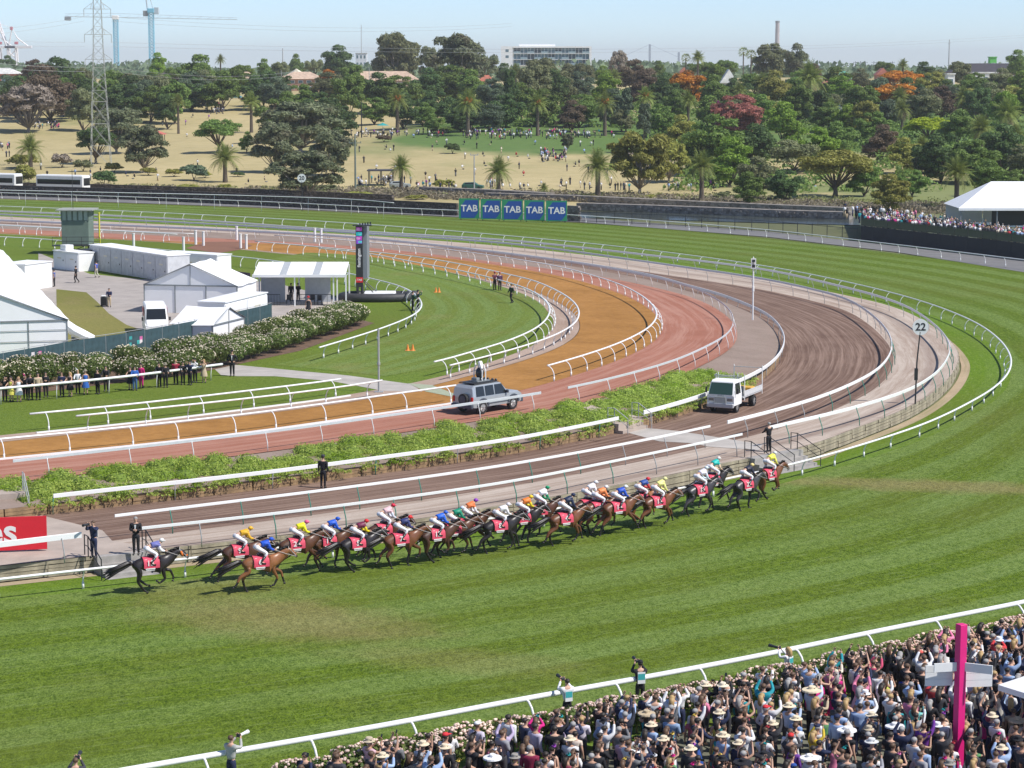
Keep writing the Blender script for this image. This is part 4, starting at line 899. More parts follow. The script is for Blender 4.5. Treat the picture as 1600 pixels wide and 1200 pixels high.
# ---- creeping shrubs on the bank in front of the pink track: low mounds of small leaves
M_hedge = leaf_mat('bank_shrub_leaf', (0.19, 0.26, 0.03), (0.44, 0.52, 0.12), .45, (0.20, 0.30, 0.02))
def bank_hedge(label, x0, x1, seed, dens=210, gaps=()):
    rng = np.random.default_rng(seed)
    a2, b2 = cJ, cWD; pos = []; nr = []
    i0, i1 = sorted((nearest(cJ, G(x0[0], x0[1], Z2)), nearest(cJ, G(x1[0], x1[1], Z2))))
    mounds = []
    for i in range(i0, i1 + 1):
        p = cJ[i]; q = cWD[nearest(cWD, p)]; px_, _ = proj(p)
        if q.x < G(x0[0], x0[1], 1).x - 1.5 or q.x > G(x1[0], x1[1], 1).x + 6: continue
        for _ in range(5):
            t = rng.uniform(.06, .86)
            if any(g0 < px_ < g1 and t < tt for g0, g1, tt in gaps): continue
            c = p.lerp(q, t)
            if 905 < px_ < 962 and abs(proj((c.x, c.y, 1.5))[0] - (925 + 42 * t)) < 13: continue
            mounds.append((np.array([c.x + rng.normal() * .3, c.y + rng.normal() * .3, 1.8 - .62 * t]), rng.uniform(.45, .85)))
        for _ in range(8): mounds.append((np.array([q.x + rng.normal() * .5, q.y - rng.uniform(-.12, .12), 1.30 + rng.normal() * .10]), rng.uniform(.14, .30)))
    for c, r in mounds:
        k = int(dens * r * r * 2.6); d = rng.normal(size=(k, 3)); d /= np.linalg.norm(d, axis=1)[:, None]; d[:, 2] = np.abs(d[:, 2])
        pos.append(c + d * r * np.array([1.15, 1.15, .75]) * rng.uniform(.75, 1.08, size=(k, 1))); nr.append(d)
    pos = np.concatenate(pos); vs, fs = cards(rng, pos, np.concatenate(nr), .072, 1.9)
    m0 = pos.mean(0); vs = vs - m0; core = MB()
    for c, r in mounds:
        if r > .36: core.ell(tuple(c - m0 - np.array([0, 0, .04])), (r * 1.02, r * 1.02, r * .62), 9, 5)
    o = link('hedge_bank', np_mesh('hedge_bank', vs, fs, M_hedge), None, tuple(m0)); cr_ = core.build('inner_growth', mat('growth_green', (.12, .18, .022), .9, .45, 6.0), o, smooth=True); cr_['kind'] = 'stuff'; tag(o, label, 'hedge', 'creeping shrubs on the bank'); return len(fs)
bank_hedge('long bank of bright green creeping shrubs between the two stair gaps', (30, 760), (935, 655), 1, gaps=((380, 440, .5), (100, 140, .5), (700, 800, .2)))
bank_hedge('shorter bank of creeping shrubs behind the white flatbed truck', (905, 645), (1165, 585), 2)
# ---- roses
M_rose = leaf_mat('rose_leaf', (0.06, 0.10, 0.025), (0.16, 0.20, 0.05)); M_petal = leaf_mat('cream_petal', (0.62, 0.55, 0.42), (0.80, 0.72, 0.60), .3)
M_petal2 = leaf_mat('blush_petal', (0.70, 0.50, 0.42), (0.82, 0.70, 0.60), .3)
def rose_proto(seed, R, Hh, nl, nf, fs_, stem, petal):
    rng = np.random.default_rng(seed); d = rng.normal(size=(nl, 3)); d /= np.linalg.norm(d, axis=1)[:, None]
    pos = d * rng.uniform(.55, 1.05, size=(nl, 1)) * np.array([R, R, Hh / 2]) + np.array([0, 0, stem + Hh / 2]); pos += np.sin(pos * 5 + seed) * .07
    v, f = cards(rng, pos, d, .11, 1.5); leaf = np_mesh('foliage', v, f, M_rose)
    d = rng.normal(size=(nf, 3)); d[:, 2] = np.abs(d[:, 2]) * 1.1; d[:, 1] -= .3; d /= np.linalg.norm(d, axis=1)[:, None]
    mb = MB()
    for q in d: c = q * np.array([R, R, Hh / 2]) * 1.04 + np.array([0, 0, stem + Hh / 2]); r = fs_ * rng.uniform(.6, 1.2); mb.ell(tuple(c), (r, r, r * .8), 6, 4)
    fl = mb.mesh('blossoms', petal, True); sm = MB(); sm.cyl((0, 0, 0), (0, 0, stem + Hh * .5), .035, 6)
    for a in (0, 2, 4): sm.tube([(0, 0, stem), (math.cos(a) * R * .5, math.sin(a) * R * .5, stem + Hh * .5)], [.025, .012], 5)
    return leaf, fl, sm.mesh('stem', mat('tan_stem', (.3, .22, .13), .9, .2))
RP = [rose_proto(20 + i, 1.35, 1.6, 2600, 95, .055, .45, M_petal) for i in range(3)]
RF = [rose_proto(40 + i, .78, 1.05, 1000, 95, .06, .35, M_petal2) for i in range(3)]
def rose(p, pr, sc_, label, group):
    o = thing('rose_bush', label, 'rose bush', p, random.uniform(0, 6), group, scale=sc_)
    l_ = link('foliage', pr[0], o); l_['kind'] = 'stuff'; f = link('blossoms', pr[1], o); f['kind'] = 'stuff'; link('stem', pr[2], o)
rows = [([(560, 506), (448, 545), (372, 566), (290, 584), (210, 595), (130, 600), (-10, 609)], .86, 'front'), ([(548, 500), (440, 528), (365, 548), (285, 566), (205, 578), (125, 586), (-10, 597)], .86, 'middle')]
for pts, sc_, nm in rows:
    for i, p_ in enumerate(resample([G(x, y, Z2) for x, y in pts], 1.9 if nm == 'front' else 2.1)):
        rose(p_ + Vector((random.uniform(-.3, .3), random.uniform(-.3, .3), 0)), RP[i % 3], sc_ * random.uniform(.85, 1.12), uniq('cream standard rose bush, %s from the right in the %s row' % (ordinal(i + 1), nm), ['']), 'standard roses in the infield bed')
cH = offset(cOn, 1.9); cc = 0
if (cH[0] - Vector((0, 150, 0))).length > 1e9: pass
sgn = 1 if offset(cOn, 1.0)[len(cOn) // 2].y < cOn[len(cOn) // 2].y else -1
cH = resample(offset(cOn, 2.55 * sgn), 1.0); kR = 0
for i, p in enumerate(cH):
    x, y = proj(p)
    if 440 < x < 1760:
        kR += 1; rose(p + Vector((random.uniform(-.15, .15), random.uniform(-.15, .15), 0)), RF[i % 3], random.uniform(.9, 1.1), 'blush rose bush by the outer rail, %s from the right' % ordinal(kR), 'roses along the outer rail')
# ================================================================== FIGURES
def skin(name, J, E, mats, sub=1, root=None, smooth=True, post=None):
    """J: {name: (x, y, z, rx[, ry])}; E: list of (a, b); one continuous skinned surface"""
    names = list(J); 
    if root: names.remove(root); names.insert(0, root)
    idx = {n: i for i, n in enumerate(names)}
    me = bpy.data.meshes.new(name); me.from_pydata([J[n][:3] for n in names], [(idx[a], idx[b]) for a, b in E], [])
    ob = bpy.data.objects.new('tmp', me); COL.objects.link(ob)
    ob.modifiers.new('s', 'SKIN'); sv = me.skin_vertices[0].data
    for i, n in enumerate(names):
        j = J[n]; sv[i].radius = (j[3], j[4] if len(j) > 4 else j[3]); sv[i].use_root = (i == 0)
    if sub: m = ob.modifiers.new('u', 'SUBSURF'); m.levels = sub; m.render_levels = sub
    dg = bpy.context.evaluated_depsgraph_get(); out = bpy.data.meshes.new_from_object(ob.evaluated_get(dg)); out.name = name
    bpy.data.objects.remove(ob); bpy.data.meshes.remove(me)
    out.materials.clear()
    for m in (mats if isinstance(mats, (list, tuple)) else [mats]): out.materials.append(m)
    if smooth: smooth_mesh(out)
    return out
def join_mesh(name, parts, mats):
    V = []; F = []; MI = []
    for me, mi in parts:
        o = len(V); V += [tuple(v.co) for v in me.vertices]; F += [tuple(i + o for i in p.vertices) for p in me.polygons]; MI += [mi if mi is not None else p.material_index for p in me.polygons]
    out = bpy.data.meshes.new(name); out.from_pydata(V, [], F)
    for m in mats: out.materials.append(m)
    out.polygons.foreach_set('material_index', MI); smooth_mesh(out); out.update(); return out
M_skin = mat('skin', (0.56, 0.34, 0.24), 0.6, 0.08); M_skin2 = mat('skin_tan', (0.42, 0.24, 0.16), 0.6, 0.08); M_eye = mat('eye', (0.03, 0.02, 0.02), 0.3)
M_hairs = [mat('hair_dark', (0.025, 0.018, 0.013), .6, .2), mat('hair_brown', (0.10, 0.055, 0.03), .6, .25), mat('hair_blond', (0.42, 0.28, 0.12), .6, .25), mat('hair_grey', (0.32, 0.31, 0.30), .7, .2)]
def arms(pose):
    P_ = {'down': (((.235, -.03, 1.14), (.25, .05, .88), (.25, .08, .79)),) * 2,
          'photo': (((.26, .2, 1.36), (.10, .36, 1.60), (.07, .40, 1.68)),) * 2,
          'high': (((.27, .14, 1.55), (.16, .24, 1.83), (.13, .26, 1.92)),) * 2,
          'one': (((.235, -.03, 1.14), (.25, .05, .88), (.25, .08, .79)), ((.25, .12, 1.62), (.24, .18, 1.88), (.24, .2, 1.97))),
          'fold': (((.25, .04, 1.16), (.06, .22, 1.18), (-.02, .23, 1.19)),) * 2,
          'lean': (((.24, .16, 1.20), (.20, .38, 1.12), (.17, .46, 1.12)),) * 2,
          'hips': (((.34, -.08, 1.16), (.19, .06, 1.02), (.14, .10, 1.0)),) * 2,
          'walk': (((.24, -.12, 1.16), (.25, -.10, .92), (.25, -.08, .83)), ((.24, .08, 1.16), (.23, .24, .98), (.23, .28, .91))),
          'sit': (((.24, .05, .62), (.16, .24, .55), (.12, .30, .55)),) * 2}
    return P_[pose]
def human(pose='down', legs='stand', fem=False, bend=0.0, shorts=False):
    """meshes of a 1.75 m figure facing +Y"""
    a = arms(pose); sh = .172 if fem else .205; hp = .095; ch = .155 if fem else .175
    J = {'pelvis': (0, 0, .95, .155, .115), 'waist': (0, 0, 1.10, .12 if fem else .145, .10), 'chest': (0, .0, 1.30, ch, .115), 'upper': (0, 0, 1.42, .12, .085), 'neck': (0, .01, 1.50, .055, .055), 'jaw': (0, .035, 1.575, .062, .068), 'face': (0, .03, 1.65, .078, .092), 'crown': (0, .015, 1.715, .066, .080), 'top': (0, .01, 1.745, .035, .04)}
    E = [('pelvis', 'waist'), ('waist', 'chest'), ('chest', 'upper'), ('upper', 'neck'), ('neck', 'jaw'), ('jaw', 'face'), ('face', 'crown'), ('crown', 'top')]
    L = {'stand': (((hp, .01, .5), (hp + .01, -.02, .09), (hp + .02, .12, .035)),) * 2, 'apart': (((hp + .05, .01, .5), (hp + .1, -.02, .09), (hp + .13, .12, .035)),) * 2,
         'walk': (((hp, .14, .52), (hp, .02, .13), (hp, .14, .07)), ((hp, .02, .5), (hp, -.28, .16), (hp, -.22, .05))),
         'sit': (((hp + .03, .42, .30), (hp + .03, .52, .06), (hp + .03, .62, .03)),) * 2}[legs]
    for s, nm in ((-1, 'l'), (1, 'r')):
        e, w_, h = a[0 if s < 0 else 1]
        J['sh' + nm] = (s * sh, 0, 1.405, .055, .055) if fem else (s * sh, 0, 1.405, .07, .07); J['el' + nm] = (s * e[0], e[1], e[2], .043, .043); J['wr' + nm] = (s * w_[0], w_[1], w_[2], .028, .028); J['ha' + nm] = (s * h[0], h[1], h[2], .036, .022)
        E += [('upper', 'sh' + nm), ('sh' + nm, 'el' + nm), ('el' + nm, 'wr' + nm), ('wr' + nm, 'ha' + nm)]
        k, an, to = L[0 if s < 0 else 1]
        J['hi' + nm] = (s * hp, 0, .87, .092, .092); J['kn' + nm] = (s * k[0], k[1], k[2], .062, .062); J['an' + nm] = (s * an[0], an[1], an[2], .042, .042); J['to' + nm] = (s * to[0], to[1], to[2], .042, .032)
        E += [('pelvis', 'hi' + nm), ('hi' + nm, 'kn' + nm), ('kn' + nm, 'an' + nm), ('an' + nm, 'to' + nm)]
    if legs == 'sit':
        for k in J:
            if k[:2] in ('kn', 'an', 'to'): continue
            x, y, z, *r = J[k]; J[k] = (x, y, z - .68 if k[:2] not in ('el', 'wr', 'ha') or pose != 'sit' else z, *r)
    thin = lambda J: {n: (v if n not in ('pelvis', 'waist', 'chest', 'hil', 'hir') else v[:3] + tuple(q * .8 for q in (v[3:5] if len(v) > 4 else (v[3],) * 2))) for n, v in J.items()}
    body = skin('body', thin(J), E, [M_skin, M_eye], 1, 'pelvis')
    # five fingers, nose, ears and eyes grown into the same mesh
    mb = MB(); dz = -.68 if legs == 'sit' else 0
    for s, nm in ((-1, 'l'), (1, 'r')):
        h = Vector(J['ha' + nm][:3]); w_ = Vector(J['wr' + nm][:3]); d = (h - w_).normalized(); sd = d.cross(Vector((s * .3, 1, .2))).normalized(); cu = d.cross(sd)
        for q, ln in enumerate((.062, .07, .066, .052)):
            b = h + sd * (.027 - q * .018) + d * .005; mb.tube([b, b + d * ln * .6 + cu * .012, b + d * ln + cu * .035], [.0105, .0095, .007], 4)
        b = h + sd * .03 - d * .02; mb.tube([b, b + sd * .03 + d * .02 + cu * .01, b + sd * .03 + d * .055 + cu * .02], [.012, .011, .008], 4)
        mb.ell((s * .074, .015, 1.645 + dz), (.014, .024, .032), 6, 4)
        mb.ell((s * .03, .112, 1.665 + dz), (.014, .01, .009), 6, 4, 1)
    mb.add([(-.014, .115, 1.632 + dz), (.014, .115, 1.632 + dz), (0, .108, 1.675 + dz), (0, .148, 1.637 + dz)], [(0, 1, 3), (1, 2, 3), (2, 0, 3)])
    mb.box((-.022, .108, 1.598 + dz), (.022, .116, 1.606 + dz), 1)
    ex = mb.mesh('x', [M_skin, M_eye]); body = join_mesh('body', [(body, 0), (ex, None)], [M_skin, M_eye])
    g = 1.13; ad = .012
    def grow(keys, k=g, ext=ad, over={}):
        return {n: J[n][:3] + tuple(over.get(n, r * k + ext) for r in (J[n][3:5] if len(J[n]) > 4 else (J[n][3],) * 2)) for n in keys}
    out = {'body': body}
    tk = ['pelvis', 'waist', 'chest', 'upper', 'neck', 'shl', 'shr', 'ell', 'elr', 'wrl', 'wrr']; tE = [e for e in E if e[0] in tk and e[1] in tk]
    JT = grow(tk); JT['neck'] = J['neck'][:3] + (.052, .052); JT['neck'] = (0, .0, 1.475 + dz, .062, .062)
    out['top'] = skin('shirt', JT, tE, M_skin, 1, 'pelvis')
    tk2 = [t for t in tk if t[:2] != 'wr']; JS = grow(tk2); JS['neck'] = JT['neck']
    for n in ('l', 'r'):
        a_, b_ = Vector(J['sh' + n][:3]), Vector(J['el' + n][:3]); c_ = a_.lerp(b_, .55); JS['el' + n] = tuple(c_) + (.062, .062)
    out['tee'] = skin('shirt', JS, [e for e in E if e[0] in tk2 and e[1] in tk2], M_skin, 1, 'pelvis')
    lk = ['waist', 'pelvis', 'hil', 'hir', 'knl', 'knr', 'anl', 'anr']; JL = grow(lk, 1.1, .010); JL['waist'] = (0, 0, 1.03 + dz, .135, .105)
    out['trousers'] = skin('trousers', JL, [e for e in E if e[0] in lk and e[1] in lk], M_skin, 1, 'pelvis')
    # dress: bodice and flared skirt
    rings = [(1.40, .135, .095), (1.28, .165, .125), (1.10, .128, .108), (.98, .165, .135), (.80, .22, .19), (.62, .26, .23), (.50, .275, .24)]
    mb = MB(); vs = []; n = 14
    for z, rx, ry in rings:
        for k in range(n): t = 2 * PI * k / n; f = 1 + (.06 * math.sin(5 * t) if z < .9 else 0); vs.append((rx * f * math.cos(t), ry * f * math.sin(t) - .0, z + dz))
    fs = [(i * n + k, (i + 1) * n + k, (i + 1) * n + (k + 1) % n, i * n + (k + 1) % n) for i in range(len(rings) - 1) for k in range(n)]; fs.append(tuple(range(n)))
    mb.add(vs, fs); out['dress'] = mb.mesh('dress', M_skin, True)
    mb = MB()
    for s, nm in ((-1, 'l'), (1, 'r')):
        an = Vector(J['an' + nm][:3]); to = Vector(J['to' + nm][:3]); mb.tube([an + Vector((0, -.05, -.03)), an + Vector((0, 0, -.01)), to + Vector((0, .03, .0))], [.045, .055, .042], 6)
    out['shoes'] = mb.mesh('shoes', mat('black_leather', (.02, .02, .022), .35), True)
    mb = MB(); mb.ell((0, -.008, 1.69 + dz), (.094, .108, .088), 10, 6); out['hair_s'] = mb.mesh('hair', M_hairs[0], True)
    mb.tube([(0, -.06, 1.70 + dz), (0, -.105, 1.58 + dz), (0, -.115, 1.44 + dz), (0, -.10, 1.33 + dz)], [.085, .088, .085, .04], 8); out['hair_l'] = mb.mesh('hair', M_hairs[0], True)
    return out
HATS = {}
def hats():
    for nm, (br, ch_, cr, tl) in {'straw': (.20, .11, .095, .0), 'wide': (.30, .10, .10, .05), 'fedora': (.165, .12, .095, .0)}.items():
        mb = MB(); n = 16; prof = [(br, -.015 - tl), (br * .96, 0 - tl * .3), (.11, .008), (cr * 1.06, .02), (cr * 1.04, ch_ * .8), (cr * .8, ch_), (0.02, ch_ * .93)]
        vs = [(r * math.cos(2 * PI * k / n), r * 1.12 * math.sin(2 * PI * k / n), z) for r, z in prof for k in range(n)]
        fs = [(i * n + k, i * n + (k + 1) % n, (i + 1) * n + (k + 1) % n, (i + 1) * n + k) for i in range(len(prof) - 1) for k in range(n)]; fs.append(tuple(range(len(vs) - n, len(vs))))
        mb.add(vs, fs); HATS[nm] = mb.mesh('hat', M_skin, False)
        b = MB(); b.cyl((0, 0, .012), (0, 0, .045), cr * 1.08, 14); HATS[nm + '_band'] = b.mesh('hat_band', mat('black_band', (.02, .02, .025), .7))
    mb = MB(); mb.ell((0, 0, .03), (.10, .115, .075), 10, 5); mb.box((-.06, .08, .01), (.06, .20, .025)); HATS['cap'] = mb.mesh('cap', M_skin, True)
    mb = MB()
    for i in range(7): a_ = i * .9; mb.ell((.05 + .04 * math.cos(a_), .02 + .05 * math.sin(a_), .05 + .015 * (i % 3)), (.035, .035, .02), 6, 4)
    for i in range(3): mb.tube([(.05, 0, .05), (.09 + .03 * i, -.03, .16), (.13 + .04 * i, -.08, .20 - .03 * i)], [.012, .008, .004], 4)
    HATS['fasc'] = mb.mesh('fascinator', M_skin, True)
    mb = MB(); mb.box((-.04, -.012, -.07), (.04, .0, .07)); HATS['phone'] = mb.mesh('phone', mat('phone_black', (.02, .02, .022), .3))
hats()
HUM = {}
def H_(pose, legs='stand', fem=False):
    k = (pose, legs, fem)
    if k not in HUM: HUM[k] = human(pose, legs, fem)
    return HUM[k]
def person(p, rz, label, pose='down', legs='stand', fem=False, top=('top', (.03, .03, .04)), bottom=('trousers', (.03, .03, .035)), hair=('s', 0), hat=None, h=1.75, skinm=None, group=None, extra=None):
    m = H_(pose, legs, fem); o = thing('person', label, 'person', p, rz, group, scale=h / 1.75); dz = -.68 if legs == 'sit' else 0
    b = link('body', m['body'], o)
    if skinm: recolor(b, skinm)
    if top[0] == 'dress': d = link('dress', m['dress'], o); recolor(d, cmat(top[1]))
    else:
        t = link('jacket' if (top[0] == 'top' and sum(top[1]) < .8) else 'shirt', m['tee' if top[0] == 'tee' else 'top'], o); recolor(t, cmat(top[1]))
        q = link(bottom[0], m['trousers' if bottom[0] == 'trousers' else 'trousers'], o); recolor(q, cmat(bottom[1]))
    link('shoes', m['shoes'], o)
    hr = link('hair', m['hair_' + hair[0]], o); recolor(hr, M_hairs[hair[1]])
    if hat:
        kd, c = hat; ho = link({'cap': 'cap', 'fasc': 'fascinator'}.get(kd, 'hat'), HATS[kd], o, (0, 0, 1.715 + dz)); recolor(ho, cmat(c, .8, 'felt'))
        if kd in ('straw', 'fedora', 'wide'): link('hat_band', HATS[kd + '_band'], ho)
    return o
# ------------------------------------------------------------------ racehorses at the gallop (facing +X)
def horse_meshes(pose):
    J = {'barrel': (0, 0, 1.30, .27, .30), 'loin': (-.35, 0, 1.36, .25, .26), 'croup': (-.68, 0, 1.40, .25, .25), 'dock': (-.90, 0, 1.36, .14, .15), 'girth': (.32, 0, 1.27, .26, .32), 'chest': (.60, 0, 1.30, .22, .30),
         'neck1': (.84, 0, 1.46, .13, .23), 'neck2': (1.08, 0, 1.64, .095, .165), 'poll': (1.30, 0, 1.79, .085, .115), 'head1': (1.43, 0, 1.72, .085, .12), 'head2': (1.60, 0, 1.55, .062, .085), 'muzzle': (1.74, 0, 1.41, .052, .058)}
    E = [('barrel', 'loin'), ('loin', 'croup'), ('croup', 'dock'), ('barrel', 'girth'), ('girth', 'chest'), ('chest', 'neck1'), ('neck1', 'neck2'), ('neck2', 'poll'), ('poll', 'head1'), ('head1', 'head2'), ('head2', 'muzzle')]
    # fore: elbow, knee, fetlock, hoof ; hind: stifle, hock, fetlock, hoof  (x, z) per leg
    P_ = {'gather': {'fl': ((.58, .98), (.92, .92), (1.06, .60), (1.04, .48)), 'fr': ((.50, .95), (.60, .60), (.34, .42), (.26, .50)), 'hl': ((-.50, .98), (-.52, .60), (-.22, .36), (-.12, .32)), 'hr': ((-.55, .96), (-.66, .56), (-.38, .16), (-.28, .09))},
          'extend': {'fl': ((.62, 1.0), (1.06, .86), (1.42, .62), (1.50, .54)), 'fr': ((.60, .98), (.94, .70), (1.14, .34), (1.20, .24)), 'hl': ((-.62, .98), (-1.02, .68), (-1.30, .36), (-1.38, .24)), 'hr': ((-.56, .94), (-.92, .60), (-1.10, .22), (-1.12, .10))},
          'stance': {'fl': ((.55, .96), (.52, .56), (.40, .20), (.46, .06)), 'fr': ((.60, 1.0), (.96, .84), (.92, .50), (.80, .42)), 'hl': ((-.54, .96), (-.94, .72), (-1.06, .38), (-1.16, .30)), 'hr': ((-.50, .94), (-.78, .60), (-.60, .22), (-.54, .08))},
          'drive': {'fl': ((.60, 1.0), (1.0, .80), (1.10, .42), (1.14, .30)), 'fr': ((.52, .96), (.74, .58), (.58, .28), (.46, .24)), 'hl': ((-.56, .94), (-.82, .58), (-.72, .20), (-.64, .07)), 'hr': ((-.60, .98), (-1.04, .74), (-1.20, .42), (-1.30, .34))}}[pose]
    for nm, pts in P_.items():
        s = 1 if nm[1] == 'l' else -1; fore = nm[0] == 'f'; y = .155 * s
        if fore:
            J['sh' + nm] = (.56, y * .75, 1.14, .105, .15); rr = ((.11, .125), (.066, .07), (.046, .05), (.058, .062)); par = 'chest'
        else:
            J['sh' + nm] = (-.66, y * .85, 1.20, .125, .19); rr = ((.13, .19), (.074, .09), (.048, .052), (.06, .064)); par = 'croup'
        prev = 'sh' + nm; E.append((par, prev))
        for i, ((x, z), r) in enumerate(zip(pts, rr)):
            k = 'abcd'[i] + nm; J[k] = (x, y * (1.0 if i == 0 else .85), z, *r); E.append((prev, k)); prev = k
        a_, b_ = J['b' + nm], J['c' + nm]; 
    for k in ('barrel', 'loin', 'croup', 'girth', 'chest', 'neck1', 'neck2', 'poll', 'head1', 'head2'): v = J[k]; J[k] = v[:3] + (v[3] * 1.14, v[4] * 1.2)
    body = skin('body', J, E, M_skin, 2, 'barrel')
    hoof = MB()
    for nm in P_:
        c_, d_ = Vector(J['c' + nm][:3]), Vector(J['d' + nm][:3]); d = (d_ - c_).normalized(); hoof.tube([d_ + d * .02, d_ + d * .09], [.048, .062], 7)
    for s in (-1, 1): hoof.tube([(1.27, s * .05, 1.88), (1.285, s * .06, 1.96), (1.30, s * .055, 2.0)], [.032, .026, .006], 5)
    hm = hoof.mesh('x', M_skin)
    dark = mat('horse_black', (0.018, 0.014, 0.013), .42, .3)
    # black points: cannons of the legs take the dark slot
    for p in body.polygons:
        c = p.center; 
        if c.z < .56 and abs(c.y) < .3: p.material_index = 1
        if c.x > 1.66 and c.z < 1.52: p.material_index = 1
    eye = MB(); [eye.ell((1.43, s * .088, 1.74), (.022, .012, .02), 6, 4) for s in (-1, 1)]
    b = join_mesh('body', [(body, None), (hm, 1), (eye.mesh('x', M_skin), 1)], [M_skin, dark])
    rng = random.Random(3); t = MB()
    for i in range(16):
        a_ = rng.uniform(-.10, .10); b_ = rng.uniform(-.14, .14); L = rng.uniform(.75, 1.15)
        t.tube([(-.92, a_ * .3, 1.42 + b_ * .3), (-1.12, a_ * .8, 1.38 + b_ * .6), (-1.12 - L * .5, a_ * 1.2, 1.18 + b_), (-1.15 - L, a_ * 1.6, .98 + b_ * 1.9)], [.06, .075, .06, .012], 5)
    tail = t.mesh('tail', dark, True); mn = MB()
    for i in range(18):
        q = i / 17; x = .72 + .56 * q; z = 1.70 + .22 * q; mn.tube([(x, 0, z - .03), (x - .06, rng.uniform(-.04, .06), z + .05), (x - .17, rng.uniform(-.02, .10), z + .02 + rng.uniform(-.02, .03))], [.03, .024, .005], 4)
    mane = mn.mesh('mane', dark, True)
    cl = MB(); n = 12; vs = []; fs = []
    for i, x in enumerate((-.42, -.2, .05, .30)):
        for k in range(n + 1):
            t_ = PI * (-.02 + 1.04 * k / n); ry = .355 + (.02 if i in (1, 2) else .0); vs.append((x, ry * math.cos(t_) * (1.0), 1.33 + (.335 + (.01 * i)) * math.sin(t_) - (.12 if k in (0, n) else 0)))
    for i in range(3):
        for k in range(n): fs.append((i * (n + 1) + k, i * (n + 1) + k + 1, (i + 1) * (n + 1) + k + 1, (i + 1) * (n + 1) + k))
    cl.add(vs, fs); cloth = cl.mesh('saddle_cloth', M_skin, True)
    sd_ = MB(); sd_.bevbox((-.14, -.17, 1.64), (.22, .17, 1.75), .04); saddle = sd_.mesh('saddle', mat('saddle_dark', (.03, .02, .02), .4))
    br = MB()
    for s in (-1, 1):
        br.tube([(1.33, s * .09, 1.83), (1.50, s * .088, 1.66), (1.66, s * .062, 1.49)], .014, 4)
        br.tube([(1.66, s * .07, 1.46), (1.2, s * .13, 1.62), (.62, s * .10, 1.86)], .012, 4)
    br.tube([(1.56, -.082, 1.60), (1.60, 0, 1.67), (1.56, .082, 1.60)], .014, 4); br.tube([(1.29, -.095, 1.86), (1.33, 0, 1.93), (1.29, .095, 1.86)], .014, 4)
    return dict(body=b, tail=tail, mane=mane, cloth=cloth, saddle=saddle, bridle=br.mesh('bridle', mat('bridle_pale', (.45, .42, .40), .5)))
HORSE = {k: horse_meshes(k) for k in ('gather', 'extend', 'stance', 'drive')}
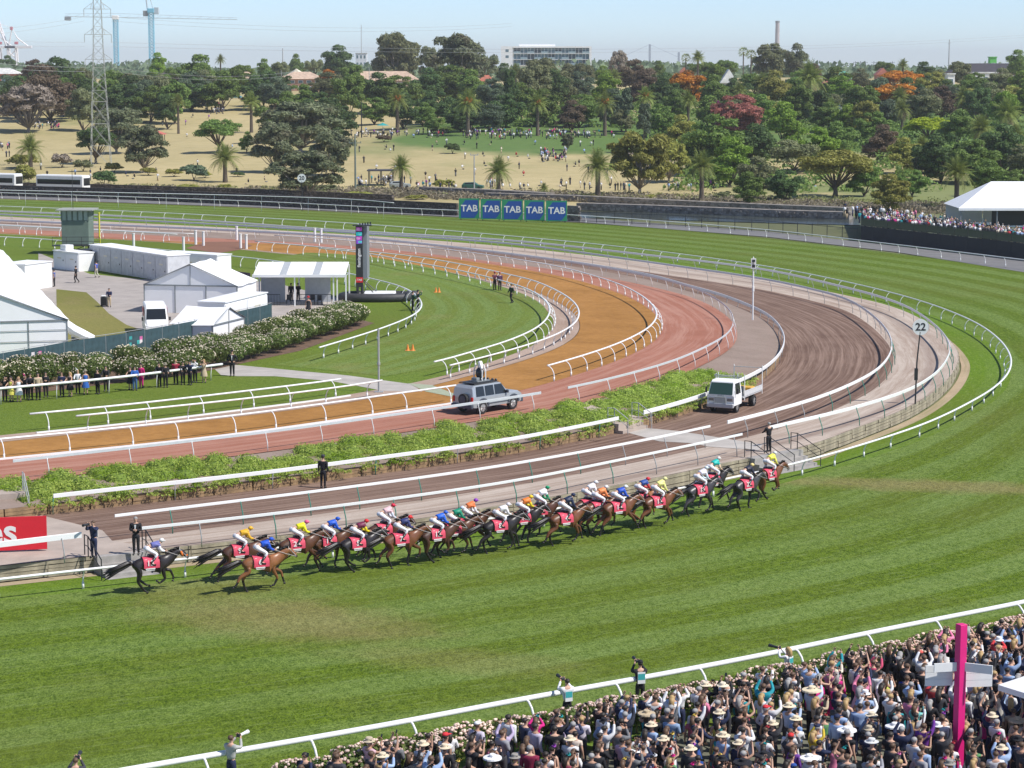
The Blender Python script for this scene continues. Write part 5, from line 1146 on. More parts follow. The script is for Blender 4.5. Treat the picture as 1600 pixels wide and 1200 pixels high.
def jockey_meshes(up):
    z = .07 if up else 0
    J = {'pelvis': (-.22, 0, 2.06 + z, .14, .13), 'waist': (.0, 0, 2.14 + z, .12, .11), 'chest': (.22, 0, 2.18 + z * 1.4, .155, .12), 'upper': (.33, 0, 2.20 + z * 1.6, .11, .09), 'neck': (.42, 0, 2.25 + z * 1.7, .05), 'face': (.53, 0, 2.29 + z * 1.8, .08, .085), 'crown': (.54, 0, 2.36 + z * 1.8, .06)}
    E = [('pelvis', 'waist'), ('waist', 'chest'), ('chest', 'upper'), ('upper', 'neck'), ('neck', 'face'), ('face', 'crown')]
    for s, n in ((-1, 'r'), (1, 'l')):
        J['sh' + n] = (.33, s * .16, 2.16 + z, .058); J['el' + n] = (.40, s * .22, 1.92 + z * .5, .042); J['wr' + n] = (.62, s * .10, 1.86, .028); J['ha' + n] = (.69, s * .08, 1.85, .032)
        J['hi' + n] = (-.22, s * .10, 2.02 + z, .095); J['kn' + n] = (.20, s * .34, 1.78 + z * .3, .07); J['an' + n] = (-.10, s * .36, 1.42, .045); J['to' + n] = (.06, s * .37, 1.34, .038)
        E += [('upper', 'sh' + n), ('sh' + n, 'el' + n), ('el' + n, 'wr' + n), ('wr' + n, 'ha' + n), ('pelvis', 'hi' + n), ('hi' + n, 'kn' + n), ('kn' + n, 'an' + n), ('an' + n, 'to' + n)]
    Jb = {n: (v if n not in ('pelvis', 'waist', 'chest', 'hil', 'hir', 'knl', 'knr') else v[:3] + tuple(q * .8 for q in (v[3:5] if len(v) > 4 else (v[3],) * 2))) for n, v in J.items()}
    body = skin('body', Jb, E, [M_skin, M_eye], 1, 'pelvis')
    mb = MB()
    for s in (-1, 1):
        for q in range(4): b = Vector((.70, s * .085, 1.875 - q * .016)); mb.tube([b, b + Vector((.04, -s * .012, -.002)), b + Vector((.035, -s * .045, -.006))], [.0105, .0095, .008], 4)
        b = Vector((.68, s * .06, 1.885)); mb.tube([b, b + Vector((.03, -s * .02, .01)), b + Vector((.055, -s * .02, .0))], [.011, .01, .008], 4)
        mb.ell((.605, s * .03, 2.30 + z * 1.8), (.01, .013, .009), 6, 4, 1)
    zz = 2.275 + z * 1.8; mb.add([(.60, -.013, zz), (.60, .013, zz), (.60, 0, zz + .04), (.64, 0, zz)], [(0, 1, 3), (1, 2, 3), (2, 0, 3)])
    body = join_mesh('body', [(body, 0), (mb.mesh('x', [M_skin, M_eye]), None)], [M_skin, M_eye])
    gr = lambda ks, k=1.12, a=.01: {n: J[n][:3] + tuple(r * k + a for r in (J[n][3:5] if len(J[n]) > 4 else (J[n][3],) * 2)) for n in ks}
    tk = ['waist', 'chest', 'upper', 'shl', 'shr', 'ell', 'elr', 'wrl', 'wrr']; silk = skin('jersey', gr(tk, 1.14, .014), [e for e in E if e[0] in tk and e[1] in tk], M_skin, 1, 'chest')
    sl = []
    for n in 'lr': sk = ['sh' + n, 'el' + n, 'wr' + n]; sl.append((skin('s', gr(sk, 1.18, .018), [(sk[0], sk[1]), (sk[1], sk[2])], M_skin, 1, sk[0]), 0))
    sleeves = join_mesh('sleeves', sl, [M_skin])
    bk = ['waist', 'pelvis', 'hil', 'hir', 'knl', 'knr']; JB = gr(bk, 1.1, .01); JB['waist'] = (-.04, 0, 2.12 + z, .125, .118)
    for n in 'lr': k, a_ = Vector(J['kn' + n][:3]), Vector(J['an' + n][:3]); JB['m' + n] = tuple(k.lerp(a_, .45)) + (.056, .056)
    br = skin('breeches', JB, [e for e in E if e[0] in bk and e[1] in bk] + [('knl', 'ml'), ('knr', 'mr')], M_skin, 1, 'pelvis')
    bt = MB()
    bts = []
    for n in 'lr': k, a_, t_ = (Vector(J[q + n][:3]) for q in ('kn', 'an', 'to')); bt = MB(); bt.tube([k.lerp(a_, .38), a_, a_ + Vector((.02, 0, -.05)), t_ + Vector((.06, 0, -.02))], [.066, .052, .055, .035], 7); bts.append(bt.mesh('boot', mat('black_leather', (.02, .02, .022), .35), True))
    boots = None
    cp = MB(); cz = 2.345 + z * 1.8; cp.ell((.515, 0, cz), (.115, .105, .095), 10, 6); cp.box((.59, -.06, cz - .03), (.67, .06, cz - .012)); cap = cp.mesh('cap', M_skin, True)
    return dict(body=body, silk=silk, sleeves=sleeves, breeches=br, boots=bts, cap=cap)
JOCK = [jockey_meshes(0), jockey_meshes(1)]
def text_mesh(s, size, m, name='lettering', ext=.004, bold=True, italic=False):
    cu = bpy.data.curves.new('t', 'FONT'); cu.body = s; cu.size = size; cu.extrude = ext; cu.align_x = 'CENTER'; cu.align_y = 'CENTER'; cu.resolution_u = 3
    if bold: cu.offset = size * .022
    if italic: cu.shear = .25
    ob = bpy.data.objects.new('t', cu); COL.objects.link(ob); dg = bpy.context.evaluated_depsgraph_get(); me = bpy.data.meshes.new_from_object(ob.evaluated_get(dg)); me.name = name
    bpy.data.objects.remove(ob); me.materials.clear(); me.materials.append(m); return me
NUMS = {}
M_white = mat('white_print', (.80, .78, .76), .6)
def number(n):
    if n not in NUMS: NUMS[n] = text_mesh(str(n), .34, M_white, 'number')
    return NUMS[n]
BAY = (.15, .055, .022); DBAY = (.075, .03, .016); BLK = (.022, .017, .017); CHN = (.24, .095, .035); BRN = (.10, .042, .02); GRYB = (.045, .04, .042)
NM = {BAY: 'bay', DBAY: 'dark bay', BLK: 'black', CHN: 'light bay', BRN: 'brown', GRYB: 'charcoal'}
WH = (.80, .79, .78); RUNNERS = [
 (237, 926, BLK, 'gather', 13, (.16, .17, .42), (.78, .77, .8), WH, 0, 'leading dark horse on its own at the left with orange cheek pieces', 'jockey in purple blue and white silks on the lone leading horse'),
 (376, 908, DBAY, 'extend', 9, (.72, .40, .03), (.72, .40, .03), (.75, .42, .03), 0, 'dark bay racehorse half hidden behind the light bay number six', 'jockey in gold and orange silks in second place by the rail'),
 (408, 924, CHN, 'drive', 6, (.02, .09, .52), (.02, .09, .52), (.02, .09, .52), 0, 'light bay racehorse with saddle cloth six, nearest the camera at left', 'jockey in plain royal blue silks on the light bay number six'),
 (464, 897, BRN, 'extend', 24, (.78, .74, .02), (.80, .74, .02), (.72, .12, .26), 0, 'brown racehorse with saddle cloth twenty-four', 'jockey in bright yellow silks and pink cap'),
 (513, 889, BRN, 'stance', 17, (.02, .10, .55), (.02, .10, .55), (.02, .10, .50), 0, 'brown racehorse with saddle cloth seventeen and black tail', 'jockey in royal blue silks and blue cap on number seventeen'),
 (558, 893, BLK, 'gather', 5, (.16, .02, .06), (.78, .60, .02), (.62, .02, .03), 0, 'black racehorse with white lower legs in the first bunch', 'jockey in maroon silks with yellow sleeves and red cap'),
 (600, 873, DBAY, 'extend', 2, (.76, .50, .52), (.70, .72, .78), (.66, .02, .06), 1, 'dark bay racehorse by the rail, ridden by the spotted jersey', 'jockey in white silks with red spots and red cap'),
 (626, 886, BAY, 'stance', 7, (.03, .04, .14), (.05, .05, .16), (.70, .04, .04), 0, 'bay racehorse with chestnut shine, driving off one hind leg', 'jockey in navy silks and red cap behind the spotted jersey'),
 (682, 878, DBAY, 'gather', 12, (.02, .12, .60), (.02, .12, .60), (.03, .12, .55), 0, 'dark bay racehorse with a long black tail in mid field', 'jockey in royal blue silks with pale spots in mid field'),
 (708, 870, BRN, 'drive', 19, (.01, .24, .14), (.01, .24, .14), (.60, .66, .76), 0, 'brown racehorse squeezed in the middle of three abreast', 'jockey in dark green silks and pale blue cap'),
 (729, 864, DBAY, 'extend', 21, (.80, .20, .06), (.78, .76, .76), (.28, .05, .44), 1, 'dark bay racehorse on the rail side of three, head held high', 'jockey in orange and pink silks with purple cap'),
 (780, 864, BLK, 'drive', 8, (.78, .75, .75), (.76, .72, .74), (.76, .70, .72), 0, 'black racehorse with bushy tail and blue leg bandages', 'jockey all in white bent low over a black horse'),
 (816, 851, BLK, 'stance', 10, (.78, .20, .03), (.80, .62, .02), (.80, .56, .03), 0, 'black racehorse between the all white and green capped riders', 'jockey in red and orange silks with yellow sleeves and cap'),
 (842, 842, DBAY, 'extend', 15, (.76, .76, .80), (.01, .28, .12), (.01, .30, .14), 1, 'brown racehorse with a white blaze by the rail', 'jockey in white silks with green sleeves and green cap'),
 (882, 852, BAY, 'drive', 4, (.02, .03, .07), (.02, .03, .07), (.02, .03, .08), 1, 'bay racehorse with black legs, clear of the others on the outside', 'jockey in plain dark navy silks and cap'),
 (918, 830, BRN, 'gather', 11, (.80, .78, .78), (.80, .78, .78), (.80, .79, .78), 1, 'brown racehorse hidden behind the orange jockey’s mount', 'jockey all in white sitting upright beside the orange silks'),
 (934, 834, BAY, 'stance', 1, (.82, .25, .08), (.82, .25, .08), (.78, .76, .74), 0, 'bay racehorse ridden by the orange silks', 'jockey in orange silks and white cap'),
 (964, 836, BAY, 'extend', 14, (.02, .08, .48), (.02, .08, .48), (.78, .77, .74), 0, 'bay racehorse with glossy quarters ridden by blue silks and white cap', 'jockey in blue silks and white cap'),
 (1000, 820, CHN, 'gather', 3, (.03, .08, .30), (.60, .04, .05), (.60, .03, .05), 0, 'light bay racehorse partly hidden behind the pale yellow rider', 'jockey in navy and red silks with red cap'),
 (1026, 824, BAY, 'drive', 16, (.80, .76, .26), (.80, .76, .26), (.80, .76, .34), 1, 'bay racehorse with white socks just before the gap', 'jockey in pale yellow silks and pale yellow cap'),
 (1092, 805, GRYB, 'drive', 18, (.72, .68, .78), (.62, .74, .78), (.72, .78, .80), 1, 'charcoal racehorse with a white sock near the steps', 'jockey in lilac white silks on the charcoal horse'),
 (1112, 791, BLK, 'extend', 20, (.02, .46, .40), (.80, .58, .40), (.78, .74, .68), 1, 'black racehorse on the rail side of the charcoal one', 'jockey in teal and peach silks with pale cap'),
 (1164, 796, GRYB, 'stance', 22, (.03, .03, .05), (.03, .03, .06), (.80, .62, .25), 0, 'charcoal black racehorse last but one in the field', 'jockey in black silks and gold cap'),
 (1200, 779, BAY, 'gather', 23, (.80, .76, .10), (.80, .76, .14), (.80, .79, .78), 1, 'bay racehorse last of all, beside the rail', 'jockey in yellow silks and white cap, last of the field')]
M_cloth = mat('saddlecloth_red', (.62, .06, .11), .7, .12, 6)
for (px, py, coat, pose, num, silk, sleeve, cap, up, l1, l2) in RUNNERS:
    m = HORSE[pose]; lift = {'gather': .0, 'extend': .08, 'stance': 0, 'drive': 0}[pose]
    p = G(px, py); i = nearest(cA, p); d = (cA[i - 4] - cA[min(i + 4, len(cA) - 1)]); d.z = 0; rz = math.atan2(d.y, d.x) - .08 + random.uniform(-.05, .05)
    h = thing('racehorse', l1, 'horse', p + Vector((0, 0, lift)), rz, 'racehorses galloping along the rail', scale=1.03)
    cm = mat('coat_' + NM[coat].replace(' ', '_'), coat, .38, .35, 1.6)
    b = link('body', m['body'], h); recolor(b, cm); link('tail', m['tail'], h); link('mane', m['mane'], h); link('saddle', m['saddle'], h); link('bridle', m['bridle'], h)
    c = link('saddle_cloth', m['cloth'], h); recolor(c, M_cloth)
    for s in (-1, 1): link('number', number(num), c, (-.14, s * .39, 1.42), rot=(PI / 2, 0, 0 if s < 0 else PI), scale=1.0)
    for s in (-1, 1):
        q = MB(); q.box((-.36, -.002, 1.15), (.08, .002, 1.20)); q.box((-.34, -.002, 1.09), (.06, .002, 1.12)); q.box((-.40, -.002, 1.60), (-.30, .002, 1.62)); q.build('print_line', M_white, c, (0, s * .385, 0))
    if num == 13:
        ck = MB()
        for s in (-1, 1): ck.tube([(1.36, s * .11, 1.78), (1.40, s * .115, 1.66), (1.44, s * .11, 1.56)], [.05, .055, .04], 6)
        ck.ell((1.64, 0, 1.56), (.07, .09, .05), 8, 4); ck.build('cheek_pieces', mat('fluffy_orange', (.80, .20, .03), .9, .2), h, smooth=True)
    jm = JOCK[up]; j = thing('person', l2, 'jockey', p + Vector((0, 0, lift)), rz, 'jockeys in racing silks', scale=1.03)
    link('body', jm['body'], j); t = link('jersey', jm['silk'], j); recolor(t, cmat(silk, .45, 'silk')); t = link('sleeves', jm['sleeves'], j); recolor(t, cmat(sleeve, .45, 'silk'))
    t = link('breeches', jm['breeches'], j); recolor(t, cmat((.78, .75, .78), .6)); [link('boot', b_, j) for b_ in jm['boots']]; t = link('cap', jm['cap'], j); recolor(t, cmat(cap, .4, 'silk'))
# ================================================================== TRACKSIDE BUILDINGS, TENTS, SIGNS, VEHICLES
M_tent = mat('tent_white', (.88, .88, .88), .55, .03, .8); M_tentw = mat('tent_wall', (.86, .86, .865), .6, .03, .8); M_frame = mat('frame_grey', (.22, .24, .25), .5, .1)
M_dk = mat('dark_metal', (.025, .027, .03), .5, .1); M_glass = mat('window_glass', (.03, .045, .055), .12, 0); M_glassb = mat('window_blue', (.12, .19, .23), .15, .2, .4)
M_wpaint = mat('white_paint', (.82, .82, .81), .5, .05, 1); M_cream = mat('cream_paint', (.68, .63, .50), .6, .08, 1)
def sky_x(px, D): return (px - 800) / FPX * D
def sky_z(py, D): return CAMZ - (py - HOR) * D / FPX
def frame_from(o, xdir):
    """matrix with origin o and x axis along xdir (horizontal)"""
    x = Vector((xdir.x, xdir.y, 0)).normalized(); y = Vector((-x.y, x.x, 0)); return Matrix(((x.x, y.x, 0, o.x), (x.y, y.y, 0, o.y), (0, 0, 1, o.z), (0, 0, 0, 1)))
def gable_tent(label, A, B, depth_dir, depth, eave, rise, bays=3, ribs=0, group='white tents in the infield', half=True, wallz=True, name='marquee'):
    """gable end from ground point A to B (left to right), the tent runs back along depth_dir"""
    W = (B - A).length; M = frame_from(A, B - A); root = thing(name, label, 'tent', A, math.atan2((B - A).y, (B - A).x), group)
    y = depth
    r = MB(); ap = eave + rise; o_ = .18; n = 6
    for sgn in (0, 1):
        prof = []
        for k in range(n + 1):
            t = k / n; x = -o_ + (W / 2 + o_) * t; z = eave - .05 + (rise + .05) * t - .10 * math.sin(PI * t) * min(1, rise / 2)
            prof.append((x if not sgn else W - x, z))
        vs = []; cols = max(2, ribs * 2)
        for j in range(cols + 1):
            yy = -.15 + (y + .3) * j / cols; up = .05 if j % 2 == 0 else -.02
            for x, z in prof: vs.append((x, yy, z + up))
        fs = [(j * (n + 1) + k, j * (n + 1) + k + 1, (j + 1) * (n + 1) + k + 1, (j + 1) * (n + 1) + k) for j in range(cols) for k in range(n)]
        rb = MB().add(vs, fs); o = rb.build('roof', M_tent, root)
    g = MB(); g.prism([(0, eave), (W, eave), (W / 2, ap - .08)], 0, .04); g.build('gable', M_tentw, root)
    nb = bays
    for i in range(nb):
        x0 = W * i / nb + .03; x1 = W * (i + 1) / nb - .03; q = MB(); q.box((x0, .02, 0), (x1, .06, eave - .04)); q.build('wall_panel', M_tentw, root)
        q = MB(); q.box((x0, y - .06, 0), (x1, y - .02, eave - .04)); q.build('wall_panel', M_tentw, root)
    ns = max(2, int(y / 3))
    for i in range(ns):
        for x in (0, W): q = MB(); q.box((x - .02, y * i / ns + .06, 0), (x + .02, y * (i + 1) / ns, eave - .04)); q.build('wall_panel', M_tentw, root)
    f = MB()
    for i in range(nb + 1): f.box((W * i / nb - .045, -.03, 0), (W * i / nb + .045, .08, eave + (.0)), 0)
    f.box((-.05, -.05, eave - .09), (W + .05, .03, eave + .03)); f.build('frame', M_frame, root)
    rp = MB()
    for a, b in (((0, eave), (W / 2, ap)), ((W, eave), (W / 2, ap))): rp.tube([(a[0], -.06, a[1]), (b[0], -.06, b[1])], .05, 5)
    rp.cyl((W / 2, -.03, eave), (W / 2, -.03, ap - .05), .03, 5); rp.build('gable_frame', M_frame, root); return root
# big marquee at far left: gable end towards the camera
A0 = G(-330, 566, Z2); A1 = G(106, 551, Z2)
Aend = G(-2, 428, Z2)
big = gable_tent('huge white ribbed marquee at the left edge behind the roses', A0, A1, Aend - A1, (Aend - A1).length * .98, 2.6, 4.2, bays=7, ribs=9)
fx = MB()
for z in (1.0, 1.85): fx.box((.05, -.055, z - .04), ((A1 - A0).length, -.025, z))
fx.build('cross_rail', M_frame, big)
dct = MB(); W_ = (A1 - A0).length; dct.tube([(W_ - .1, .5, 2.2), (W_ + .5, .5, 1.7), (W_ + 1.2, .5, 1.3), (W_ + 2.0, .6, .9)], [.4, .45, .45, .38], 10)
d_ = dct.build('duct', M_tent, None, A0, big.rotation_euler.z); tag(d_, 'fat white air duct curving down from the corner of the huge marquee', 'duct')
ac = MB(); ac.bevbox((0, 0, 0), (1.5, 1.2, 1.1), .06); ac.box((.2, -.02, .25), (1.3, .0, .9), 1); a_ = ac.build('cooling_unit', [M_frame, M_dk], None, G(112, 548, Z2), .2); tag(a_, 'grey cooling unit at the foot of the white air duct', 'cooling unit')
C0, C1 = G(226, 488, Z2), G(371, 491, Z2)
gable_tent('white gable tent in the middle, behind the parked van', C0, C1, None, 5.8, 2.55, 1.9, bays=3, ribs=2)
C0, C1 = G(333, 541, Z2), G(382, 528, Z2)
gable_tent('small low white tent beside the parked van', C0, C1, None, 3.6, 1.7, 1.1, bays=2, ribs=1)
def box_unit(name, label, cat, p, q, depth, h, m, group=None, doors=0, mdoor=None, roof=None, doorname='door', skew=None):
    L = (q - p).length; root = thing(name, label, cat, p, math.atan2((q - p).y, (q - p).x), group)
    b = MB(); b.bevbox((0, 0, 0), (L, depth, h), .04); b.build('shell', m, root)
    r = MB(); r.box((-.06, -.08, h + .003), (L + .06, depth + .08, h + .09)); r.build('roof', roof or m, root)
    for i in range(doors):
        w_ = L / doors; d = MB(); d.box((i * w_ + .08, -.05, .1), ((i + 1) * w_ - .08, -.004, h - .18)); dd = d.build(doorname, mdoor or m, root)
        k = MB(); k.box(((i + .8) * w_, -.09, 1.0), ((i + .84) * w_, -.052, 1.15)); k.box((i * w_ + w_ * .35, -.06, h * .62), (i * w_ + w_ * .65, -.052, h * .68), 1); k.build('handle', [M_dk, M_cream], dd)
    return root
M_con = mat('container_grey', (.58, .59, .61), .6, .12, 1.5); M_cont = mat('container_door', (.50, .51, .53), .6, .15, 2)
box_unit('toilet_block', 'long row of grey portable cabins with a white roof, behind the middle tent', 'portable toilets', G(141, 421, Z2), G(262, 441, Z2), 2.6, 2.7, M_con, doors=7, mdoor=M_cont, roof=M_tent)
box_unit('site_hut', 'long white site hut behind the middle tent, right part', 'portable cabin', G(255, 431, Z2), G(340, 437, Z2), 2.2, 2.5, M_wpaint, doors=3, mdoor=M_wpaint)
box_unit('cool_room', 'white cool room container right of the small low tent', 'container', G(352, 520, Z2), G(418, 502, Z2), 2.5, 2.5, M_wpaint, doors=2, mdoor=M_tentw)
g_ = box_unit('generator', 'white generator box with two square vents near the control tower', 'generator', G(84, 420, Z2), G(123, 425, Z2), 2.0, 2.0, M_wpaint, doors=2, mdoor=M_tentw, doorname='vent_panel')
q = MB(); q.bevbox((.8, .4, 2.1), (2.0, 1.4, 2.7), .05); q.build('vent_box', M_wpaint, g_)
box_unit('ticket_kiosk', 'small white kiosk with a blue corner beside the huge marquee', 'kiosk', G(40, 455, Z2), G(82, 449, Z2), 3, 2.6, M_wpaint, doors=0)
wk = box_unit('waste_skip', 'dark charcoal skip between the generator box and the cabins', 'skip', G(124, 420, Z2), G(141, 422, Z2), 1.6, 2.1, M_dk)
# control tower
def tower():
    p = G(97, 398, Z2); q = G(143, 398, Z2); L = (q - p).length * .93; root = thing('control_tower', 'dark green stewards tower with a glazed cabin on top', 'tower', p)
    mg = mat('tower_green', (.15, .20, .165), .7, .12, 1.2); h0, h1 = 1.2, 4.0
    b = MB(); 
    for x in (.1, L - .1):
        for y in (.1, L - .1): b.cyl((x, y, 0), (x, y, h0), .08, 6)
    b.tube([(.1, .1, 0), (L - .1, .1, h0)], .04, 4); b.tube([(L - .1, .1, 0), (.1, .1, h0)], .04, 4); b.build('legs', M_dk, root)
    b = MB(); b.bevbox((0, 0, h0), (L, L, h1), .05); b.build('cabin', mg, root)
    for s in range(4):
        for i in range(5):
            w_ = L / 5; f = MB(); x0 = i * w_ + .09; x1 = (i + 1) * w_ - .09
            f.box((x0, -.012, 0), (x1, .012, 1.1)); o = f.build('window', mat('green_glass', (.30, .38, .34), .25, 0), root); a = s * PI / 2
            c = Vector((L / 2, L / 2, h1 + .05)); R = Matrix.Translation(c) @ Matrix.Rotation(a, 4, 'Z') @ Matrix.Translation((-L / 2, -L / 2 + .06, 0)); o.matrix_local = R
    b = MB()
    for s in range(4):
        for i in range(6):
            v = Matrix.Translation((L / 2, L / 2, h1)) @ Matrix.Rotation(s * PI / 2, 4, 'Z') @ Matrix.Translation((-L / 2, -L / 2 + .06, 0)); b.box((i * L / 5 - .05, -.05, 0), (i * L / 5 + .05, .05, 1.22), 0, v)
    b.build('mullions', mg, root)
    b = MB(); b.box((-.55, -.55, h1 + 1.22), (L + .55, L + .55, h1 + 1.36)); b.build('roof', mat('tower_roof', (.33, .34, .31), .7, .1), root)
    b = MB(); b.box((-.9, -1.4, h0 - .1), (L + 1.6, 0, h0))
    for x in (-.85, .8, 2.6, L + 1.5): b.cyl((x, -1.35, h0), (x, -1.35, h0 + 1), .03, 5)
    for z in (.5, 1.0): b.tube([(-.85, -1.35, h0 + z), (L + 1.5, -1.35, h0 + z)], .03, 5)
    b.tube([(L + 1.6, -1.3, h0), (L + 3.2, -1.3, 0)], .08, 5); b.build('balcony', M_dk, root)
    b = MB(); b.cyl((L / 2 - .5, L / 2, h1 + 1.36), (L / 2 - .5, L / 2, h1 + 6.0), .03, 5); b.build('aerial', M_dk, root)
tower()
yp = MB(); yp.cyl((0, 0, 0), (0, 0, 4.5), .1, 8); yp.cyl((0, 0, 4.5), (0, 0, 4.65), .14, 8); o = yp.build('yellow_pole', mat('yellow_paint', (.75, .66, .04), .5, .05), None, G(156, 392, Z2)); tag(o, 'tall yellow pole beside the dark green tower', 'pole')
# shelter
def shelter():
    p = G(397, 478, Z2); q = G(541, 478, Z2); L = (q - p).length; root = thing('shelter', 'open white roofed mounting shelter with dark railings, left of the video tower', 'shelter', p, 0); h = 3.0; D = 4.2
    b = MB(); n = 14
    for i in range(n): b.box((i * L / n + .01, -.5, 0), ((i + 1) * L / n - .01, D + .3, .05), 1 if i in (4, 9) else 0)
    M = Matrix.Rotation(math.radians(7), 4, 'X'); o = b.build('roof', [M_tent, mat('skylight', (.45, .47, .48), .4, .1)], root, (0, 0, h)); o.rotation_euler = (math.radians(9), 0, 0)
    for x in (0, L * .44, L * .86, L - .05):
        c = MB(); c.box((x, -.35, 0), (x + .12, -.23, h - .08)); c.build('post', M_wpaint, root)
        c = MB(); c.box((x, D - .1, 0), (x + .12, D + .02, h + .55)); c.build('post', M_wpaint, root)
    c = MB(); c.box((-.1, -.52, h - .28), (L + .1, -.42, h - .02)); c.build('fascia', M_wpaint, root)
    for x0, x1 in ((.3, L * .30), (L * .52, L * .80)): c = MB(); c.box((x0, D * .8, 0), (x1, D * .84, 2.6)); c.build('back_wall', mat('shelter_wall', (.42, .44, .47), .6, .08), root)
    for x0, x1 in ((.2, L * .28), (L * .46, L * .84)):
        c = MB(); c.cyl((x0, .2, 1.05), (x1, .2, 1.05), .03, 5); c.cyl((x0, .2, .1), (x1, .2, .1), .03, 5)
        for k in range(9): x = x0 + (x1 - x0) * k / 8; c.cyl((x, .2, 0), (x, .2, 1.05), .018, 4)
        c.build('railing', M_dk, root)
    for i, (x, y) in enumerate(((L * .36, 1.6), (L * .70, 1.0), (L * .62, 1.4))):
        c = MB(); c.box((-.22, -.22, .42), (.22, .22, .47)); c.box((-.22, .19, .47), (.22, .23, .9)); [c.cyl((a, d, 0), (a, d, .43), .018, 4) for a in (-.2, .2) for d in (-.2, .2)]
        o = c.build('chair', M_dk, None, p + Vector((x, y, 0))); tag(o, 'black chair in the white roofed shelter, %s from the left' % ordinal((1, 3, 2)[i]), 'chair', 'chairs in the shelter')
    mb = MB(); mb.box((0, 0, 0), (L, D, .03)); mb.build('floor_slab', M_conc, root)
shelter()
# video tower seen nearly edge on
def video_tower():
    p = G(562, 470, Z2); root = thing('video_tower', 'tall thin black video screen seen edge on, standing on a black inflated base', 'screen', p, 0)
    h0, h1 = .9, 7.15; w_ = .66; D = 3.8; sk = mat('screen_back', (.22, .24, .26), .5, .08)
    b = MB(); b.box((-w_ / 2, 0, h0 + .4), (w_ / 2, .25, h1), 0); b.box((-w_ / 2 + .02, .25, h0 + 1.2), (w_ / 2 + .40, D, h1 - .05), 1)
    ob = b.build('screen_case', [M_dk, sk], root); 
    for i, (z, c) in enumerate(((h1 - .5, (.55, .06, .45)), (h1 - .95, (.02, .42, .45)), (h1 - 1.35, (.55, .08, .5)), (h1 - 1.7, (.25, .08, .55)))):
        q = MB(); q.box((-.28, -.012, z), (.28, -.002, z + .36)); q.box((-.26 + .2 * (i % 2), -.016, z + .06), (.06 + .2 * (i % 2), -.0125, z + .28), 1); q.build('poster', [mat('poster_%d' % i, c, .5, .5, 4), mat('poster_b%d' % (i % 2), ((.75, .3, .6), (.1, .6, .6))[i % 2], .5, .4, 4)], root)
    t = link('lettering', text_mesh('flemington', .42, M_white, 'lettering', .004), root, (-.02, -.01, 4.1), rot=(PI / 2, -PI / 2, 0))
    q = MB(); q.box((-w_ / 2, -.014, 1.75), (w_ / 2, -.002, 2.25)); q.build('red_sign', mat('sign_red', (.68, .02, .03), .5, .05), root); link('lettering', text_mesh('TAB', .26, M_white, 'lettering', .003), root, (0, -.02, 2.0), rot=(PI / 2, 0, 0))
    q = MB(); [q.cyl((x, .1, 0), (x, .1, 1.5), .13, 8) for x in (-.2, .25)]; q.tube([(.3, .3, 1.9), (1.7, -.1, .35)], .05, 5); q.tube([(.3, 1.3, 1.9), (2.0, 1.2, .35)], .05, 5); q.box((-.6, -.2, h1), (1.2, .3, h1 + .1)); 
    for i in range(5): q.box((.0 + .22 * i, .3 + .5 * i, h1 - .02), (.12 + .22 * i, .5 + .5 * i, h1 + .22))
    q.build('frame', M_dk, root)
    q = MB(); q.bevbox((.4, -.6, .3), (3.4, 1.8, .8), .1); q.build('plinth', M_wpaint, root)
    q = MB(); n = 22; pts = [(1.6 + 3.3 * math.cos(2 * PI * k / n), .3 + 1.7 * math.sin(2 * PI * k / n), .38) for k in range(n + 1)]; q.tube(pts, .42, 8, cap=False); q.build('base_ring', mat('rubber_black', (.045, .045, .05), .6, .2), root, smooth=True)
    q = MB(); q.bevbox((4.2, 1.2, .05), (5.6, 2.6, .75), .3); q.build('ballast', mat('rubber_black', (.03, .03, .03)), root)
video_tower()
# banner fence
def banner_fence():
    pts = [G(x, y, Z2) for x, y in ((-30, 600), (0, 595), (60, 584), (120, 572), (185, 562), (240, 552), (300, 540), (360, 526), (425, 510))]
    pts = resample(pts, 2.4); inv = pts[len(pts) // 2]; root = thing('banner_fence', 'temporary fence hung with dark teal mesh and printed banners behind the roses', 'fence', inv)
    mt = mat('mesh_teal', (.035, .075, .085), .8, .3, 2); pk = leaf_mat('print_pink', (.55, .12, .35), (.06, .25, .28), .0)
    for i in range(len(pts) - 1):
        a, b = pts[i] - inv, pts[i + 1] - inv; ang = math.atan2((b - a).y, (b - a).x); q = MB(); L = (b - a).length; pr = i % 5 == 2
        q.box((.03, -.02, .15), (L - .03, .02, 1.95)); o = q.build('mesh_panel', mt, root, a, ang)
        if pr:
            z = MB()
            for k in range(9): x = random.uniform(.1, L - .5); zz = random.uniform(.3, 1.5); s = random.uniform(.15, .4); z.box((x, -.03 - .002 * k, zz), (x + s, -.026 - .002 * k, zz + s * random.uniform(.6, 1.3)), k % 3)
            z.build('print', [mat('print_a', (.60, .14, .34), .6, .3), mat('print_b', (.05, .36, .34), .6, .3), mat('print_c', (.72, .66, .66), .6, .1)], o)
        c = MB(); c.cyl((0, 0, 0), (0, 0, 2.1), .025, 5); c.build('post', M_gal, root, a)
    q = MB(); q.tube([p - inv + Vector((0, 0, 2.05)) for p in pts], .022, 4); q.build('top_tube', M_gal, root)
banner_fence()
bf = MB(); bf.box((0, -.02, .1), (5.2, .02, 2.0)); o = bf.build('banner', mat('dark_print', (.05, .03, .06), .7, .6, 1.2), None, G(348, 452, Z2), -.9); tag(o, 'dark printed banner leaning beside the right end of the site hut', 'banner')
